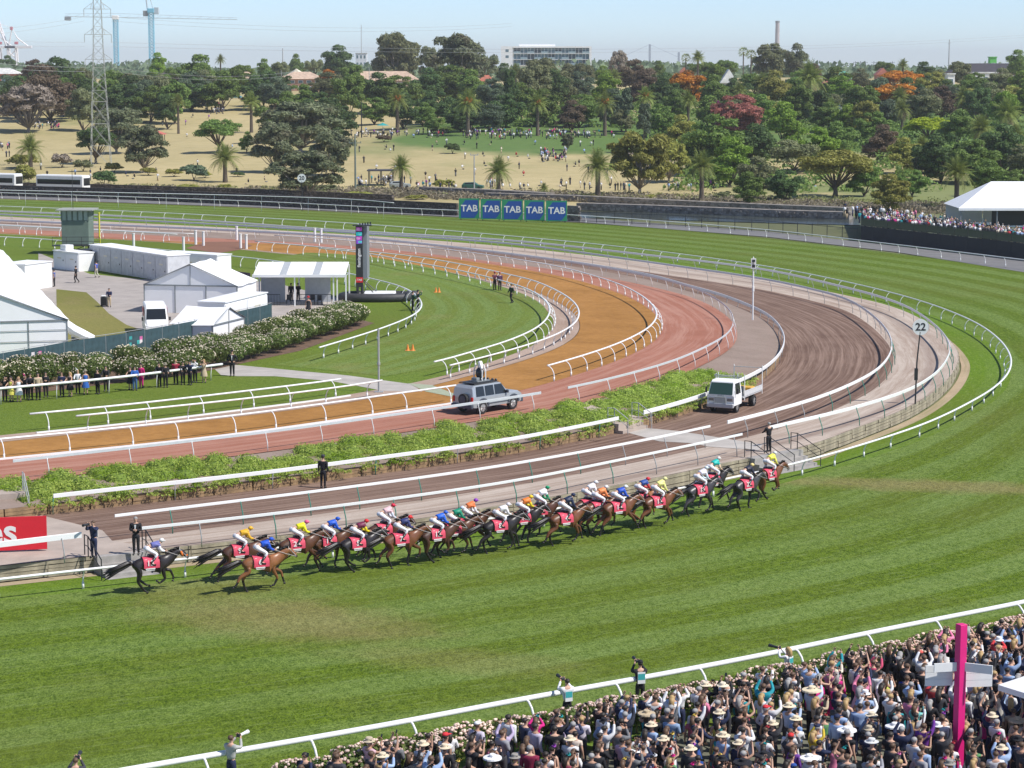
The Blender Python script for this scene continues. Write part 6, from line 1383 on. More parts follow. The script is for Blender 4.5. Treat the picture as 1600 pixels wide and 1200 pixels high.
# ---- signs
def tab_sign(i, px0, px1, y0, y1):
    p = G((px0 + px1) / 2, y1 + 3, 0); s = p.y / FPX; w_ = (px1 - px0) * s; h = 3.15
    root = thing('billboard', 'green and blue TAB billboard, %s from the left in the row of five' % ordinal(i + 1), 'billboard', p, -.04, 'TAB billboards beside the course')
    q = MB(); q.box((-w_ / 2, 0, .25), (w_ / 2, .12, .25 + h)); q.build('panel', mat('tab_green', (.02, .26, .12), .5, .04), root)
    q = MB(); q.prism([(-w_ * .40, .25 + .15), (w_ * .25, .25 + .12), (w_ * .44, h * .30 + .25), (w_ * .44, h * .97 + .1), (-w_ * .18, h * .97 + .1), (-w_ * .40, h * .72)], -.012, -.002); q.build('blue_field', mat('tab_blue', (.012, .075, .33), .5, .04), root)
    link('lettering', text_mesh('TAB', 1.42, M_white, 'lettering', .004), root, (.02, -.02, .25 + h * .5), rot=(PI / 2, 0, 0))
    q = MB(); [q.cyl((x, .2, 0), (x, .2, h), .06, 6) for x in (-w_ * .4, w_ * .4)]; q.build('posts', M_dk, root)
for i, (a, b) in enumerate(((717, 749), (751, 783), (784, 817), (819, 851), (853, 886))): tab_sign(i, a, b, 315 + i, 341 + i)
def disc_sign(n, px, ytop, ybase, r, z0, label, black=True):
    p = G(px - 7 * (n == '22'), ybase, z0); s = p.y / FPX; H = (ybase - ytop) * s * 1.02; root = thing('distance_post', label, 'distance marker', p, 0)
    q = MB(); q.tube([(0, 0, 0), (.05, 0, H * .5), (.22 if n == '22' else 0, 0, H - r * 1.6)], [.06, .055, .045], 6); q.box((-.1, -.1, H * .28), (.12, .1, H * .42)); q.build('post', M_dk if black else M_wpaint, root)
    x = .24 if n == '22' else 0
    q = MB(); q.cyl((x, -.03, H - r), (x, .03, H - r), r, 28); q.build('disc', M_wpaint, root)
    link('lettering', text_mesh(n, r * 1.3, mat('black_print', (.015, .015, .02), .6), 'number', .004), root, (x, -.04, H - r), rot=(PI / 2, 0, 0))
disc_sign('22', 1437, 499, 631, .56, Z1, 'white round distance marker reading 22 on a black post by the sleeper wall')
disc_sign('20', 472, 273, 330, .72, 0, 'white round distance marker reading 20 in front of the big gum tree')
def furlong(px, yt, yb, txt, z0):
    p = G(px, yb, z0); s = p.y / FPX; H = (yb - yt) * s; root = thing('distance_post', 'tall thin white pole with a small dark 18 panel inside the bend', 'distance marker', p)
    q = MB(); q.cyl((0, 0, 0), (0, 0, H), .07, 8); q.cyl((0, 0, H * .46), (0, 0, H * .54), .11, 8); q.cyl((0, 0, H), (0, 0, H + .1), .03, 6); q.build('post', M_wpaint, root)
    q = MB(); q.box((-.22, -.14, H - .95), (.22, -.09, H - .05)); q.box((-.14, -.155, H - .85), (.14, -.141, H - .15), 1); q.build('panel', [M_wpaint, M_dk], root); link('lettering', text_mesh('18', .30, M_white, 'number'), root, (0, -.16, H - .5), rot=(PI / 2, 0, 0))
furlong(1176, 402, 500, '18', Z2)
p = G(592, 613, Z2); q = MB(); q.cyl((0, 0, 0), (0, 0, 4.4), .07, 8); q.cyl((0, 0, 1.9), (0, 0, 2.1), .11, 8); q.box((-.3, -.2, 0), (.3, .2, .08)); o = q.build('steel_pole', M_gal, None, p); tag(o, 'thin grey steel pole by the concrete infield path', 'pole')
# red sign with the end of a word
def red_sign():
    p = G(-60, 866, Z1); b = G(74, 861, Z1); L = (b - p).length; root = thing('sign_board', 'red board with the white letters es at the left edge', 'sign', p, math.atan2((b - p).y, (b - p).x))
    q = MB(); q.box((0, 0, .1), (L, .1, 1.72)); q.build('board', mat('emirates_red', (.66, .015, .03), .5, .04), root); q = MB(); [q.cyl((x, .2, 0), (x, .2, 1.7), .04, 6) for x in (1, L - 1)]; q.build('posts', M_gal, root)
    link('lettering', text_mesh('es', 1.75, M_white, 'lettering', .004, True), root, (L - 2.15, -.012, .98), rot=(PI / 2, 0, 0))
    q = MB(); q.box((L - 3.3, -.012, .38), (L - 1.2, -.002, .43)); q.build('arabic_line', M_white, root)
red_sign()
# ---- steps
def steps(label, p0, p1, n, run, drop, w_=None, rails=((0, 1),), m=None, mr=None, z0=Z1, back=0.3):
    """flight going from the edge p0-p1 towards the camera"""
    d = (p1 - p0); L = d.length; root = thing('steps', label, 'steps', Vector((p0.x, p0.y, z0)), math.atan2(d.y, d.x))
    for i in range(n):
        q = MB(); z = -drop * i / n; q.box((0, -run * (i + 1) + .0, -drop - .02), (L, -run * i + (back if i == 0 else 0) - .002, z - drop / n * (0 if i == 0 else 1) * 1.0 + (0.012 if i == 0 else 0))); q.build('step', m or M_conc, root)
    for x in rails[0]:
        x = x * L; q = MB(); q.tube([(x, .5, 0), (x, .5, 1.0), (x, 0, 1.0), (x, -run * n, 1.0 - drop), (x, -run * n, -drop)], .03, 6); q.tube([(x, .5, .5), (x, 0, .5), (x, -run * n, .5 - drop)], .022, 5); q.cyl((x, 0, 0), (x, 0, 1.0), .03, 6); q.build('handrail', mr or M_dk, root)
    return root
steps('broad concrete steps with black handrails near the last horses', G(1172, 716, Z1), G(1248, 702, Z1), 5, .36, .8, rails=((.02, .42, .97),), m=mat('step_grey', (.33, .31, .29), .9, .2, 1.5))
steps('broad concrete steps with black handrail behind the lone leading horse', G(148, 869, Z1), G(230, 860, Z1), 5, .36, .8, rails=((.98, -.12),), m=mat('step_grey', (.33, .31, .29)))
gp0 = cWD[nearest(cWD, G(941, 675, Z1))]; gp1 = cWD[nearest(cWD, G(985, 667, Z1))]
steps('narrow steps with pale handrails through the gap in the hedge bank', gp0, gp1, 3, .34, .60, rails=((.02, .98),), m=M_sandstone, mr=M_gal, z0=1.40, back=.5)
rp = MB(); ra, rb_ = G(905, 634, Z2), G(929, 629, Z2); rp.add([(gp0.x, gp0.y + .4, 1.42), (gp1.x, gp1.y + .4, 1.42), (rb_.x, rb_.y, 1.83), (ra.x, ra.y, 1.83)], [(0, 1, 2, 3)]); struct(rp.build('ramp', M_sandstone))
steps('stone steps with a pale handrail at the left end of the hedge bank', G(-70, 775, Z2) , G(38, 768, Z2), 4, .36, .98, rails=((1,),), m=M_sandstone, mr=M_gal, z0=Z2 - .02, back=4.2)
# ---- far side: stone walls, river bank, fences
M_stone = mat('bluestone', (.07, .058, .05), .95, .6, 2.2); M_stone2 = mat('rubble_stone', (.22, .195, .17), .95, .6, 1.0)
def stone_wall(label, pts, h, th=.5, z=0, rub=False, name='stone_wall'):
    w_ = [G(x, y, z) for x, y in pts]; w_ = resample(w_, 1.6); inv = w_[len(w_) // 2]; root = thing(name, label, 'stone wall', inv); rng = random.Random(len(pts) + int(h * 10))
    q = MB(); core = resample(w_, 6); q.sweep([p - inv for p in core], [(-th / 2, -.2), (-th / 2, h), (th / 2, h), (th / 2, -.2)]); q.build('wall', M_stone2 if rub else M_stone, root)
    st = MB(); n = 0
    for i in range(len(w_) - 1):
        d = (w_[i + 1] - w_[i]).normalized()
        for k in range(int(h / .42)):
            for s in (0, .33, .66):
                c = w_[i] + d * (s * 1.6 + rng.uniform(0, .5)) - inv; c.z = k * .42 + .2 + rng.uniform(-.14, .14); M = Matrix.Translation(c) @ Matrix.Rotation(math.atan2(d.y, d.x), 4, 'Z'); e = rng.uniform(.12, .3)
                hh_ = rng.uniform(.08, .19); st.box((-e, -th / 2 - rng.uniform(.02, .14), -hh_), (e, 0, hh_), rng.randrange(3), M)
    o = st.build('stones', [mat('stone_a', (.075, .062, .055), .95, .4), mat('stone_b', (.12, .10, .085), .95, .4), mat('stone_c', (.17, .145, .125), .95, .4)] if not rub else [mat('stone_c', (0, 0, 0)), mat('stone_d', (.24, .215, .19), .95, .4), mat('stone_e', (.31, .28, .25), .95, .3)], root); o['kind'] = 'stuff'
    return root
stone_wall('long dark bluestone wall along the far side of the course, left of the billboards', [(-90, 302), (0, 306), (200, 312), (400, 321), (560, 329), (715, 337)], 2.0)
stone_wall('second dark stone wall just above the long one, ending left of the billboards', [(-90, 294), (150, 299), (400, 307), (615, 317)], 1.4, z=.3)
stone_wall('short pale brown stone pier right of the billboards', [(888, 345), (905, 346)], 2.4, rub=True)
for i, (pts, h) in enumerate((([(905, 326), (1000, 329), (1130, 334), (1230, 338), (1330, 341)], 1.0), ([(760, 308), (900, 312), (1100, 322), (1330, 332)], .8), ([(660, 300), (760, 304), (860, 310)], 1.0))):
    stone_wall(['rubble river bank behind the black picket fence', 'upper rubble bank on the far side of the river', 'low earth and rubble bank above the billboards'][i], pts, h, 2.2, z=.2, rub=True, name='river_bank')
wt = fill('river', [G(a, b, 0) for a, b in ((890, 340), (1330, 352), (1640, 356), (1640, 342), (1330, 340), (1100, 334), (890, 330))], .05, mat('river_water', (.06, .07, .06), .15, .3, .3))
def picket():
    w_ = resample([G(x, y, 0) for x, y in ((905, 347), (1060, 354), (1200, 363), (1340, 376))], 3.2); inv = w_[len(w_) // 2]; root = thing('picket_fence', 'black steel fence between the back road and the river', 'fence', inv)
    pm = MB(); pm.cyl((0, 0, 0), (0, 0, 1.9), .04, 4); pm = pm.mesh('post', M_dk); L = 3.2; pn = MB()
    for k in range(16): pn.box((k * .2 + .05, -.01, .1), (k * .2 + .085, .01, 1.75))
    pn.box((0, -.02, 1.6), (L, .02, 1.66)); pn.box((0, -.02, .2), (L, .02, .26)); pn = pn.mesh('fence_panel', M_dk)
    for a, b in zip(w_, w_[1:]): link('post', pm, root, a - inv); link('fence_panel', pn, root, a - inv, math.atan2((b - a).y, (b - a).x))
picket()
# terrace with dark hoarding on the right
def terrace():
    f0 = [G(x, y, 0) for x, y in ((1345, 376), (1450, 388), (1600, 406), (1700, 418))]; inv = f0[0].copy(); root = thing('terrace', 'raised spectator terrace faced with black hoarding at the right', 'terrace', inv)
    w_ = resample(f0, 3.0); pn = None
    for i, (a, b) in enumerate(zip(w_, w_[1:])):
        L = (b - a).length; q = MB(); q.box((.02, 0, 0), (L - .02, .08, 2.05)); q.build('hoarding_panel', mat('hoarding', (.018, .02, .024), .7, .3, .6), root, a - inv, math.atan2((b - a).y, (b - a).x))
        q = MB(); q.cyl((0, 0, 2.05), (0, 0, 3.2), .035, 5); q.box((0, -.015, 3.12), (L, .015, 3.2)); q.build('balustrade', M_dk, root, a - inv, math.atan2((b - a).y, (b - a).x))
        q = MB(); q.box((.06, .0, 2.12), (L - .06, .012, 3.08)); q.build('glass_panel', mat('smoked_glass', (.05, .065, .065), .15), root, a - inv, math.atan2((b - a).y, (b - a).x))
    dk = MB(); n = len(w_); 
    vs = [(p.x - inv.x, p.y - inv.y + .1, 1.9) for p in w_] + [(p.x - inv.x + 4, p.y - inv.y + 34, 1.9) for p in w_]; dk.add(vs, [(i, i + 1, n + i + 1, n + i) for i in range(n - 1)]); dk.build('deck', mat('deck_green', (.12, .15, .10), .9, .3), root)
    return w_
TW = terrace()
def hip_marquee():
    root = thing('marquee', 'white open sided marquee at the right edge above the terrace crowd', 'tent', (sky_x(1500, 318), 318, 1.9)); W, Dp, e, h = 16.0, 11.0, 2.7, 3.4; o_ = .3
    q = MB(); c = [(-o_, -o_, e), (W + o_, -o_, e), (W + o_, Dp, e), (-o_, Dp, e), (5.2, 5.2, e + h), (W, 5.2, e + h)]; q.add(c, [(0, 1, 5, 4), (1, 2, 5), (2, 3, 4, 5), (3, 0, 4)]); q.build('roof', M_tent, root)
    q = MB(); q.box((-o_, -o_ - .04, e - .35), (W + o_, -o_, e)); q.build('valance', M_tent, root)
    for x in (0, 5, 10, 15): q = MB(); q.box((x, -.1, 0), (x + .14, .04, e)); q.build('post', M_frame, root)
    for i in range(3): q = MB(); q.box((5.3 * i, Dp - .3, 0), (5.3 * i + 5.2, Dp - .24, e)); q.build('back_panel', M_tentw, root)
    q = MB(); q.box((5.2, 4, 0), (11, 4.2, 2.3)); q.build('bar_front', M_dk, root)
hip_marquee()
# ---- vehicles
M_tyre = mat('tyre', (.022, .022, .023), .85, .1); M_rim = mat('rim', (.5, .5, .5), .35, 0, metal=.6); M_carglass = mat('car_glass', (.018, .022, .026), .08)
def wheel(root, x, y, r, w_=.24, side=1):
    q = MB(); n = 18; prof = [(r * .62, -w_ / 2), (r * .95, -w_ / 2), (r, -w_ * .3), (r, w_ * .3), (r * .95, w_ / 2), (r * .62, w_ / 2)]
    vs = [(a * math.cos(2 * PI * k / n), b, a * math.sin(2 * PI * k / n)) for a, b in prof for k in range(n)]; fs = [(i * n + k, i * n + (k + 1) % n, (i + 1) * n + (k + 1) % n, (i + 1) * n + k) for i in range(5) for k in range(n)]; q.add(vs, fs)
    wh = link('wheel', None, root, (x, y, r)); o = q.build('tyre', M_tyre, wh)
    q = MB(); q.cyl((0, -w_ * .38, 0), (0, w_ * .38, 0), r * .63, 14); 
    for k in range(6): a = k * PI / 3; q.box((-.03, side * w_ * .38, 0), (.03, side * w_ * .46, r * .6), 0, Matrix.Rotation(a, 4, 'Y'))
    q.build('rim', M_rim, wh)
def hull(stations, mats, name='body'):
    """car body lofted along x: list of (x, half width, [(y fraction, z)...])"""
    q = MB(); n = len(stations[0][2]); vs = []
    for x, hw, pr in stations: vs += [(x, hw * a, z) for a, z in pr]
    fs = []
    for i in range(len(stations) - 1):
        for k in range(n - 1): fs.append((i * n + k, i * n + k + 1, (i + 1) * n + k + 1, (i + 1) * n + k))
    fs.append(tuple(range(n))); fs.append(tuple(range(len(vs) - n, len(vs)))); q.add(vs, fs); return q
def suv(p, rz):
    M_sil = mat('silver_paint', (.42, .45, .48), .3, .04, metal=.35); M_pl = mat('grey_plastic', (.06, .075, .10), .6, .1)
    root = thing('parked_car', 'silver off-road car with spare wheel and a camera rig on its roof', 'car', p, rz)
    def sec(z0, z1, tz_, tw): return [(-1, z0), (-1.0, z1 * .6 + z0 * .4), (-.97, z1), (-tw, tz_ - .06), (-tw * .9, tz_), (tw * .9, tz_), (tw, tz_ - .06), (.97, z1), (1.0, z1 * .6 + z0 * .4), (1, z0)]
    st = [(-2.35, .90, sec(.55, 1.10, 1.12, .93)), (-2.30, .93, sec(.48, 1.12, 1.70, .86)), (-2.10, .94, sec(.46, 1.14, 1.88, .82)), (-.2, .94, sec(.46, 1.14, 1.90, .82)), (.45, .94, sec(.46, 1.14, 1.86, .82)), (1.05, .94, sec(.46, 1.14, 1.26, .88)), (2.1, .92, sec(.46, 1.10, 1.17, .88)), (2.35, .86, sec(.55, .98, 1.04, .86))]
    hull(st, None).build('body', M_sil, root)
    for s in (-1, 1):
        for x0, x1, x2, x3 in ((-2.05, -1.25, -1.98, -1.27), (-1.17, -.35, -1.15, -.37), (-.27, .88, -.25, .42)):
            q = MB(); yb, yt = s * .925, s * .80; q.add([(x0, yb, 1.17), (x1, yb, 1.17), (x3, yt, 1.80), (x2, yt, 1.80)], [(0, 1, 2, 3)]); q.add([(x0, yb - s * .03, 1.17), (x1, yb - s * .03, 1.17), (x3, yt - s * .03, 1.80), (x2, yt - s * .03, 1.80)], [(0, 1, 2, 3)]); q.build('side_window', M_carglass, root)
        for x in (-1.45, 1.45):
            q = MB(); n = 9; pr = [(x + .56 * math.cos(PI * k / n), .52 + .52 * math.sin(PI * k / n)) for k in range(n + 1)] + [(x - .44, .52)] + [(x + .44 * math.cos(PI * (n - k) / n), .52 + .40 * math.sin(PI * (n - k) / n)) for k in range(1, n)] + [(x + .44, .52)]
            q.prism(pr, s * .90, s * 1.0); q.build('wheel_arch', M_pl, root); wheel(root, x, s * .82, .41, .27, s)
        q = MB(); q.bevbox((-2.40, s * .80 - .10, .80), (-2.28, s * .80 + .10, 1.16), .03); q.build('tail_light', mat('red_lens', (.55, .02, .02), .2), root)
        q = MB(); q.bevbox((2.28, s * .66 - .16, .80), (2.38, s * .66 + .16, .98), .03); q.build('headlight', mat('clear_lens', (.7, .72, .75), .1), root)
        q = MB(); q.bevbox((.72, s * 1.02 - .1, 1.18), (.86, s * 1.02 + .1, 1.38), .03); q.build('mirror', M_pl, root)
        q = MB(); q.cyl((-2.0, s * .68, 1.95), (.3, s * .68, 1.95), .03, 6); q.build('roof_rail', M_dk, root)
        q = MB(); q.box((-.95, s * .945, .62), (1.0, s * .965, .68)); q.build('side_trim', M_pl, root)
    q = MB(); q.add([(-2.345, -.78, 1.16), (-2.345, .78, 1.16), (-2.20, .68, 1.76), (-2.20, -.68, 1.76)], [(0, 1, 2, 3)]); q.build('rear_window', M_carglass, root)
    q = MB(); q.add([(1.02, -.80, 1.24), (1.02, .80, 1.24), (.50, .70, 1.83), (.50, -.70, 1.83)], [(0, 1, 2, 3)]); q.build('windscreen', M_carglass, root)
    q = MB(); q.bevbox((-2.52, -.92, .42), (-2.30, .92, .68), .04); q.build('rear_bumper', M_pl, root); q = MB(); q.bevbox((2.25, -.90, .42), (2.48, .90, .70), .04); q.build('front_bumper', M_pl, root)
    q = MB(); q.cyl((-2.38, -.2, 1.0), (-2.60, -.2, 1.0), .37, 18); o = q.build('spare_wheel', M_tyre, root); q = MB(); q.cyl((-2.60, -.2, 1.0), (-2.63, -.2, 1.0), .25, 16); q.build('cover', M_pl, o)
    q = MB(); q.box((-2.0, -.62, 1.97), (.1, .62, 2.02)); [q.ell((.25, y, 2.03), (.09, .1, .09), 8, 5) for y in (-.5, -.2, .2, .5)]; q.build('roof_rack', M_dk, root)
    cr = thing('camera_rig', 'gyro camera dome in a white hoop frame on the silver car roof', 'camera rig', p + Matrix.Rotation(rz, 3, 'Z') @ Vector((-.75, 0, 2.02)), rz)
    cr.scale = (.8, .8, .82)
    q = MB(); q.cyl((0, 0, 0), (0, 0, .2), .35, 12); q.ell((0, 0, .62), (.36, .36, .46), 14, 8); q.build('camera_dome', mat('dome_black', (.03, .035, .04), .15), cr, smooth=True)
    q = MB(); [q.tube([(dx, -.45, .0), (dx, -.45, .8), (dx, -.25, 1.25), (dx, .25, 1.25), (dx, .45, .8), (dx, .45, 0)], .05, 6) for dx in (-.2, .2)]; q.tube([(-.3, -.5, 1.0), (-.15, -.2, 1.45), (.2, .3, 1.4)], [.12, .2, .1], 6); q.build('hoop_frame', M_wpaint, cr)
    q = MB(); q.box((-.8, -.5, .0), (.7, .5, .06)); q.bevbox((-.7, -.3, .06), (-.3, .3, .3), .04); q.build('tray', M_frame, cr)
ps = G(762, 641, Z2); suv(ps, math.atan2(*( (G(800, 627, Z2) - G(715, 640, Z2)).yx)) + .02)
def truck(p, rz):
    root = thing('truck', 'white flatbed truck with ladder racks coming towards the camera', 'truck', p, rz)
    def sec(z0, zb, zt, tw): return [(-1, z0), (-1, zb), (-tw, zt - .08), (-tw * .93, zt), (tw * .93, zt), (tw, zt - .08), (1, zb), (1, z0)]
    st = [(2.62, .93, sec(.62, 1.15, 1.17, .98)), (2.66, .95, sec(.55, 1.22, 1.26, .96)), (2.30, .95, sec(.55, 1.25, 2.12, .88)), (2.10, .95, sec(.55, 1.25, 2.22, .87)), (1.15, .95, sec(.55, 1.25, 2.22, .87)), (1.02, .94, sec(.60, 1.25, 2.12, .86))]
    hull(st, None).build('cab', M_wpaint, root)
    q = MB(); q.add([(2.665, -.84, 1.30), (2.665, .84, 1.30), (2.335, .76, 2.06), (2.335, -.76, 2.06)], [(0, 1, 2, 3)]); q.build('windscreen', mat('windscreen_green', (.035, .075, .06), .08), root)
    for i, (y, z, c) in enumerate(((-.3, 1.45, (.5, .04, .03)), (-.5, 1.55, (.6, .25, .05)), (.1, 1.42, (.05, .12, .4)))): q = MB(); q.box((2.60 - (z - 1.3) * .42, y - .1, z - .05), (2.635 - (z - 1.3) * .42, y + .1, z + .06)); q.build('sticker', mat('sticker_%d' % i, c, .5), root)
    for s in (-1, 1):
        q = MB(); q.add([(1.28, s * .952, 1.30), (2.32, s * .952, 1.30), (2.18, s * .862, 2.02), (1.28, s * .862, 2.02)], [(0, 1, 2, 3)]); q.build('side_window', M_carglass, root)
        q = MB(); q.bevbox((2.60, s * .66 - .2, .86), (2.70, s * .66 + .2, 1.08), .03); q.build('headlight', mat('lens_dark', (.22, .20, .19), .1), root)
        q = MB(); q.bevbox((2.35, s * 1.12 - .06, 1.35), (2.45, s * 1.12 + .06, 1.75), .02); q.tube([(2.3, s * .9, 1.9), (2.4, s * 1.1, 1.75)], .015, 4); q.build('mirror', M_dk, root)
        wheel(root, 1.80, s * .80, .39, .25, s); wheel(root, -1.60, s * .80, .39, .34, s)
        q = MB(); q.box((-3.0, s * 1.02 - .02, .98), (.70, s * 1.02 + .02, 1.30)); q.box((-3.0, s * 1.02 - .03, 1.28), (.70, s * 1.02 + .03, 1.33)); q.build('side_board', mat('tray_alu', (.62, .63, .64), .4, .06), root)
        q = MB(); q.cyl((.72, s * 1.03, .7), (.72, s * 1.03, 2.45), .03, 5); q.cyl((-3.0, s * 1.03, .7), (-3.0, s * 1.03, 2.65), .03, 5); q.cyl((.72, s * 1.03, 2.35), (.72, s * .98, 2.45), .03, 5); q.build('rack_post', M_wpaint, root)
        q = MB(); q.cyl((1.2, s * .7, 2.2), (1.2, s * .7, 2.62), .025, 5); q.build('cab_rack_post', M_wpaint, root)
    q = MB(); q.cyl((1.2, -1.0, 2.42), (1.2, 1.0, 2.42), .03, 5); q.cyl((1.2, -1.0, 2.33), (1.2, 1.0, 2.33), .03, 5); q.cyl((-3.0, -1.05, 2.5), (-3.0, 1.05, 2.5), .03, 5); q.build('rack_bar', M_gal, root)
    q = MB(); q.bevbox((2.60, -.95, .42), (2.80, .95, .70), .04); q.build('bumper', mat('bumper_grey', (.45, .46, .48), .4, .05), root)
    q = MB(); q.box((2.70, -.38, .76), (2.74, .38, 1.12)); [q.tube([(2.78, -.42, .7), (2.80, -.42, 1.15), (2.80, .42, 1.15), (2.78, .42, .7)], .025, 5)]; q.build('grille', mat('grille_pale', (.42, .44, .42), .5, .1), root)
    link('lettering', text_mesh('ISUZU', .17, M_gal, 'lettering', .004), root, (2.68, 0, 1.22), rot=(PI / 2, 0, PI / 2))
    q = MB(); q.box((-3.0, -1.0, .88), (.95, 1.0, .975)); q.build('tray_floor', mat('tray_alu', (0, 0, 0)), root)
    q = MB(); q.box((-3.2, -.4, .5), (2.3, .4, .8)); q.build('chassis', M_dk, root)
    q = MB(); q.box((.75, -.98, .9), (.80, .98, 1.7)); q.build('headboard', M_frame, root)
    for (n_, lb, c, b) in (('toolbox', 'grey toolbox lying on the truck tray', (.22, .25, .30), ((-1.6, -.6, .98), (-.4, .2, 1.28))), ('tarpaulin', 'folded yellow orange tarpaulin at the back of the truck tray', (.65, .36, .05), ((-2.8, -.5, .98), (-2.0, .6, 1.22))), ('board_stack', 'pale boards lying lengthways on the truck tray', (.55, .50, .42), ((-1.9, .35, .98), (.5, .85, 1.08)))):
        q = MB(); q.bevbox(*b, .05); o = q.build(n_, mat(n_, c, .7, .2), None, p, rz); tag(o, lb, n_.replace('_', ' '))
truck(G(1146, 638, Z1), math.atan2(*((G(1112, 646, Z1) - G(1172, 622, Z1)).yx)))
def van(p, rz):
    root = thing('van', 'white delivery van parked nose to the camera beside the middle tent', 'van', p, rz)
    def sec(z0, zb, zt, tw): return [(-1, z0), (-1, zb), (-tw, zt - .1), (-tw * .9, zt), (tw * .9, zt), (tw, zt - .1), (1, zb), (1, z0)]
    st = [(-3.0, .98, sec(.35, 1.3, 2.45, .90)), (1.3, .98, sec(.35, 1.3, 2.50, .90)), (1.75, .98, sec(.35, 1.3, 2.35, .88)), (2.25, .97, sec(.35, 1.22, 1.45, .92)), (2.75, .93, sec(.35, 1.02, 1.12, .92)), (2.85, .88, sec(.40, .85, .9, .9))]
    hull(st, None).build('body', M_wpaint, root)
    q = MB(); q.add([(2.30, -.82, 1.42), (2.30, .82, 1.42), (1.83, .76, 2.26), (1.83, -.76, 2.26)], [(0, 1, 2, 3)]); q.build('windscreen', M_carglass, root)
    for s in (-1, 1):
        q = MB(); q.add([(1.15, s * .985, 1.40), (2.05, s * .985, 1.36), (1.62, s * .90, 2.15), (1.15, s * .90, 2.15)], [(0, 1, 2, 3)]); q.build('side_window', M_carglass, root)
        q = MB(); q.bevbox((1.9, s * 1.12 - .08, 1.3), (2.02, s * 1.12 + .08, 1.6), .03); q.build('mirror', M_dk, root); q = MB(); q.bevbox((2.68, s * .74 - .14, .75), (2.84, s * .74 + .12, 1.0), .04); q.build('headlight', mat('clear_lens', (0, 0, 0)), root)
        wheel(root, 1.9, s * .86, .34, .22, s); wheel(root, -1.9, s * .86, .34, .22, s)
        q = MB(); q.box((-1.8, s * .985 - .004, 1.5), (.6, s * .985 + .004, 2.2)); q.box((-1.6, s * .985 - .008, 1.7), (.3, s * .985 + .008, 1.78), 1); q.build('red_panel', [mat('van_red', (.50, .03, .06), .5, .1), M_white], root)
    q = MB(); q.box((2.80, -.5, .5), (2.88, .5, .72)); q.build('grille', M_dk, root)
van(G(243, 521, Z2), math.atan2(*((G(246, 527, Z2) - G(232, 492, Z2)).yx)))
def coach(px0, px1, y, lab):
    a, b = G(px0, y, .3), G(px1, y + 2, .3); L = (b - a).length; root = thing('coach', lab, 'bus', a, math.atan2((b - a).y, (b - a).x), 'white coaches behind the stone walls')
    q = MB(); q.bevbox((0, 0, .4), (L, 2.5, 3.4), .2); q.build('body', M_wpaint, root); q = MB(); q.box((.4, -.02, 1.7), (L - .6, -.002, 2.6)); q.build('side_window', M_carglass, root); q = MB(); q.box((L + .002, .25, 1.5), (L + .02, 2.25, 2.9)); q.build('windscreen', M_carglass, root)
    for x in (L * .2, L * .8): wheel(root, x, .1, .5, .3, -1)
coach(56, 130, 301, 'white coach at far left behind the stone walls, nose to the right'); coach(-45, 24, 298, 'white coach cut off by the left edge, behind the stone walls')
def small_car(p, rz, c, label, group='parked cars in the distance'):
    root = thing('parked_car', label, 'car', p, rz, group)
    def sec(z0, zb, zt, tw): return [(-1, z0), (-1, zb), (-tw, zt), (tw, zt), (1, zb), (1, z0)]
    hull([(-2.1, .8, sec(.3, .85, .9, .9)), (-1.7, .88, sec(.25, .9, 1.35, .7)), (.3, .88, sec(.25, .9, 1.42, .7)), (1.0, .88, sec(.25, .9, .95, .85)), (2.1, .82, sec(.3, .75, .8, .85))], None).build('body', cmat(c, .35, 'paint'), root)
    for s in (-1, 1):
        q = MB(); q.add([(-1.6, s * .86, .93), (.75, s * .86, .93), (.25, s * .66, 1.36), (-1.4, s * .66, 1.32)], [(0, 1, 2, 3)]); q.build('side_window', M_carglass, root)
    for x in (-1.3, 1.3):
        for s in (-1, 1): w_ = MB(); w_.cyl((x, s * .7, .31), (x, s * .9, .31), .31, 10); w_.build('wheel', M_tyre, root)
CARS = [(603, 162, (.30, .34, .42), 'grey blue car parked left of the teal umbrella'), (640, 160, (.75, .75, .76), 'white car parked right of the teal umbrella'), (112, 152, (.35, .04, .06), 'dark red car parked under the trees left of the pylon'), (128, 153, (.10, .11, .13), 'black car parked beside the dark red one'), (305, 152, (.78, .78, .78), 'white car parked below the gabled house'), (345, 153, (.75, .76, .78), 'second white car parked below the gabled house'), (368, 154, (.10, .35, .45), 'teal car parked below the orange roofed flats'), (150, 165, (.04, .06, .12), 'navy car parked at the foot of the pylon'), (1118, 116, (.80, .80, .80), 'white car parked beneath the steep white gable'), (140, 165, (.3, .3, .32), 'grey car left of the navy one'), (625, 294, (.30, .33, .33), 'old grey jeep beside the dark canopy on the dry lawn'), (739, 296, (.04, .12, .09), 'dark green car by the tall lamp pole on the dry lawn'), (205, 192, (.03, .04, .08), 'navy car parked above the red roofed hut')]
for x, y, c, lb in CARS: small_car(T(x, y) if y < 300 else G(x, y, 0), random.uniform(-.2, .2), c, lb)
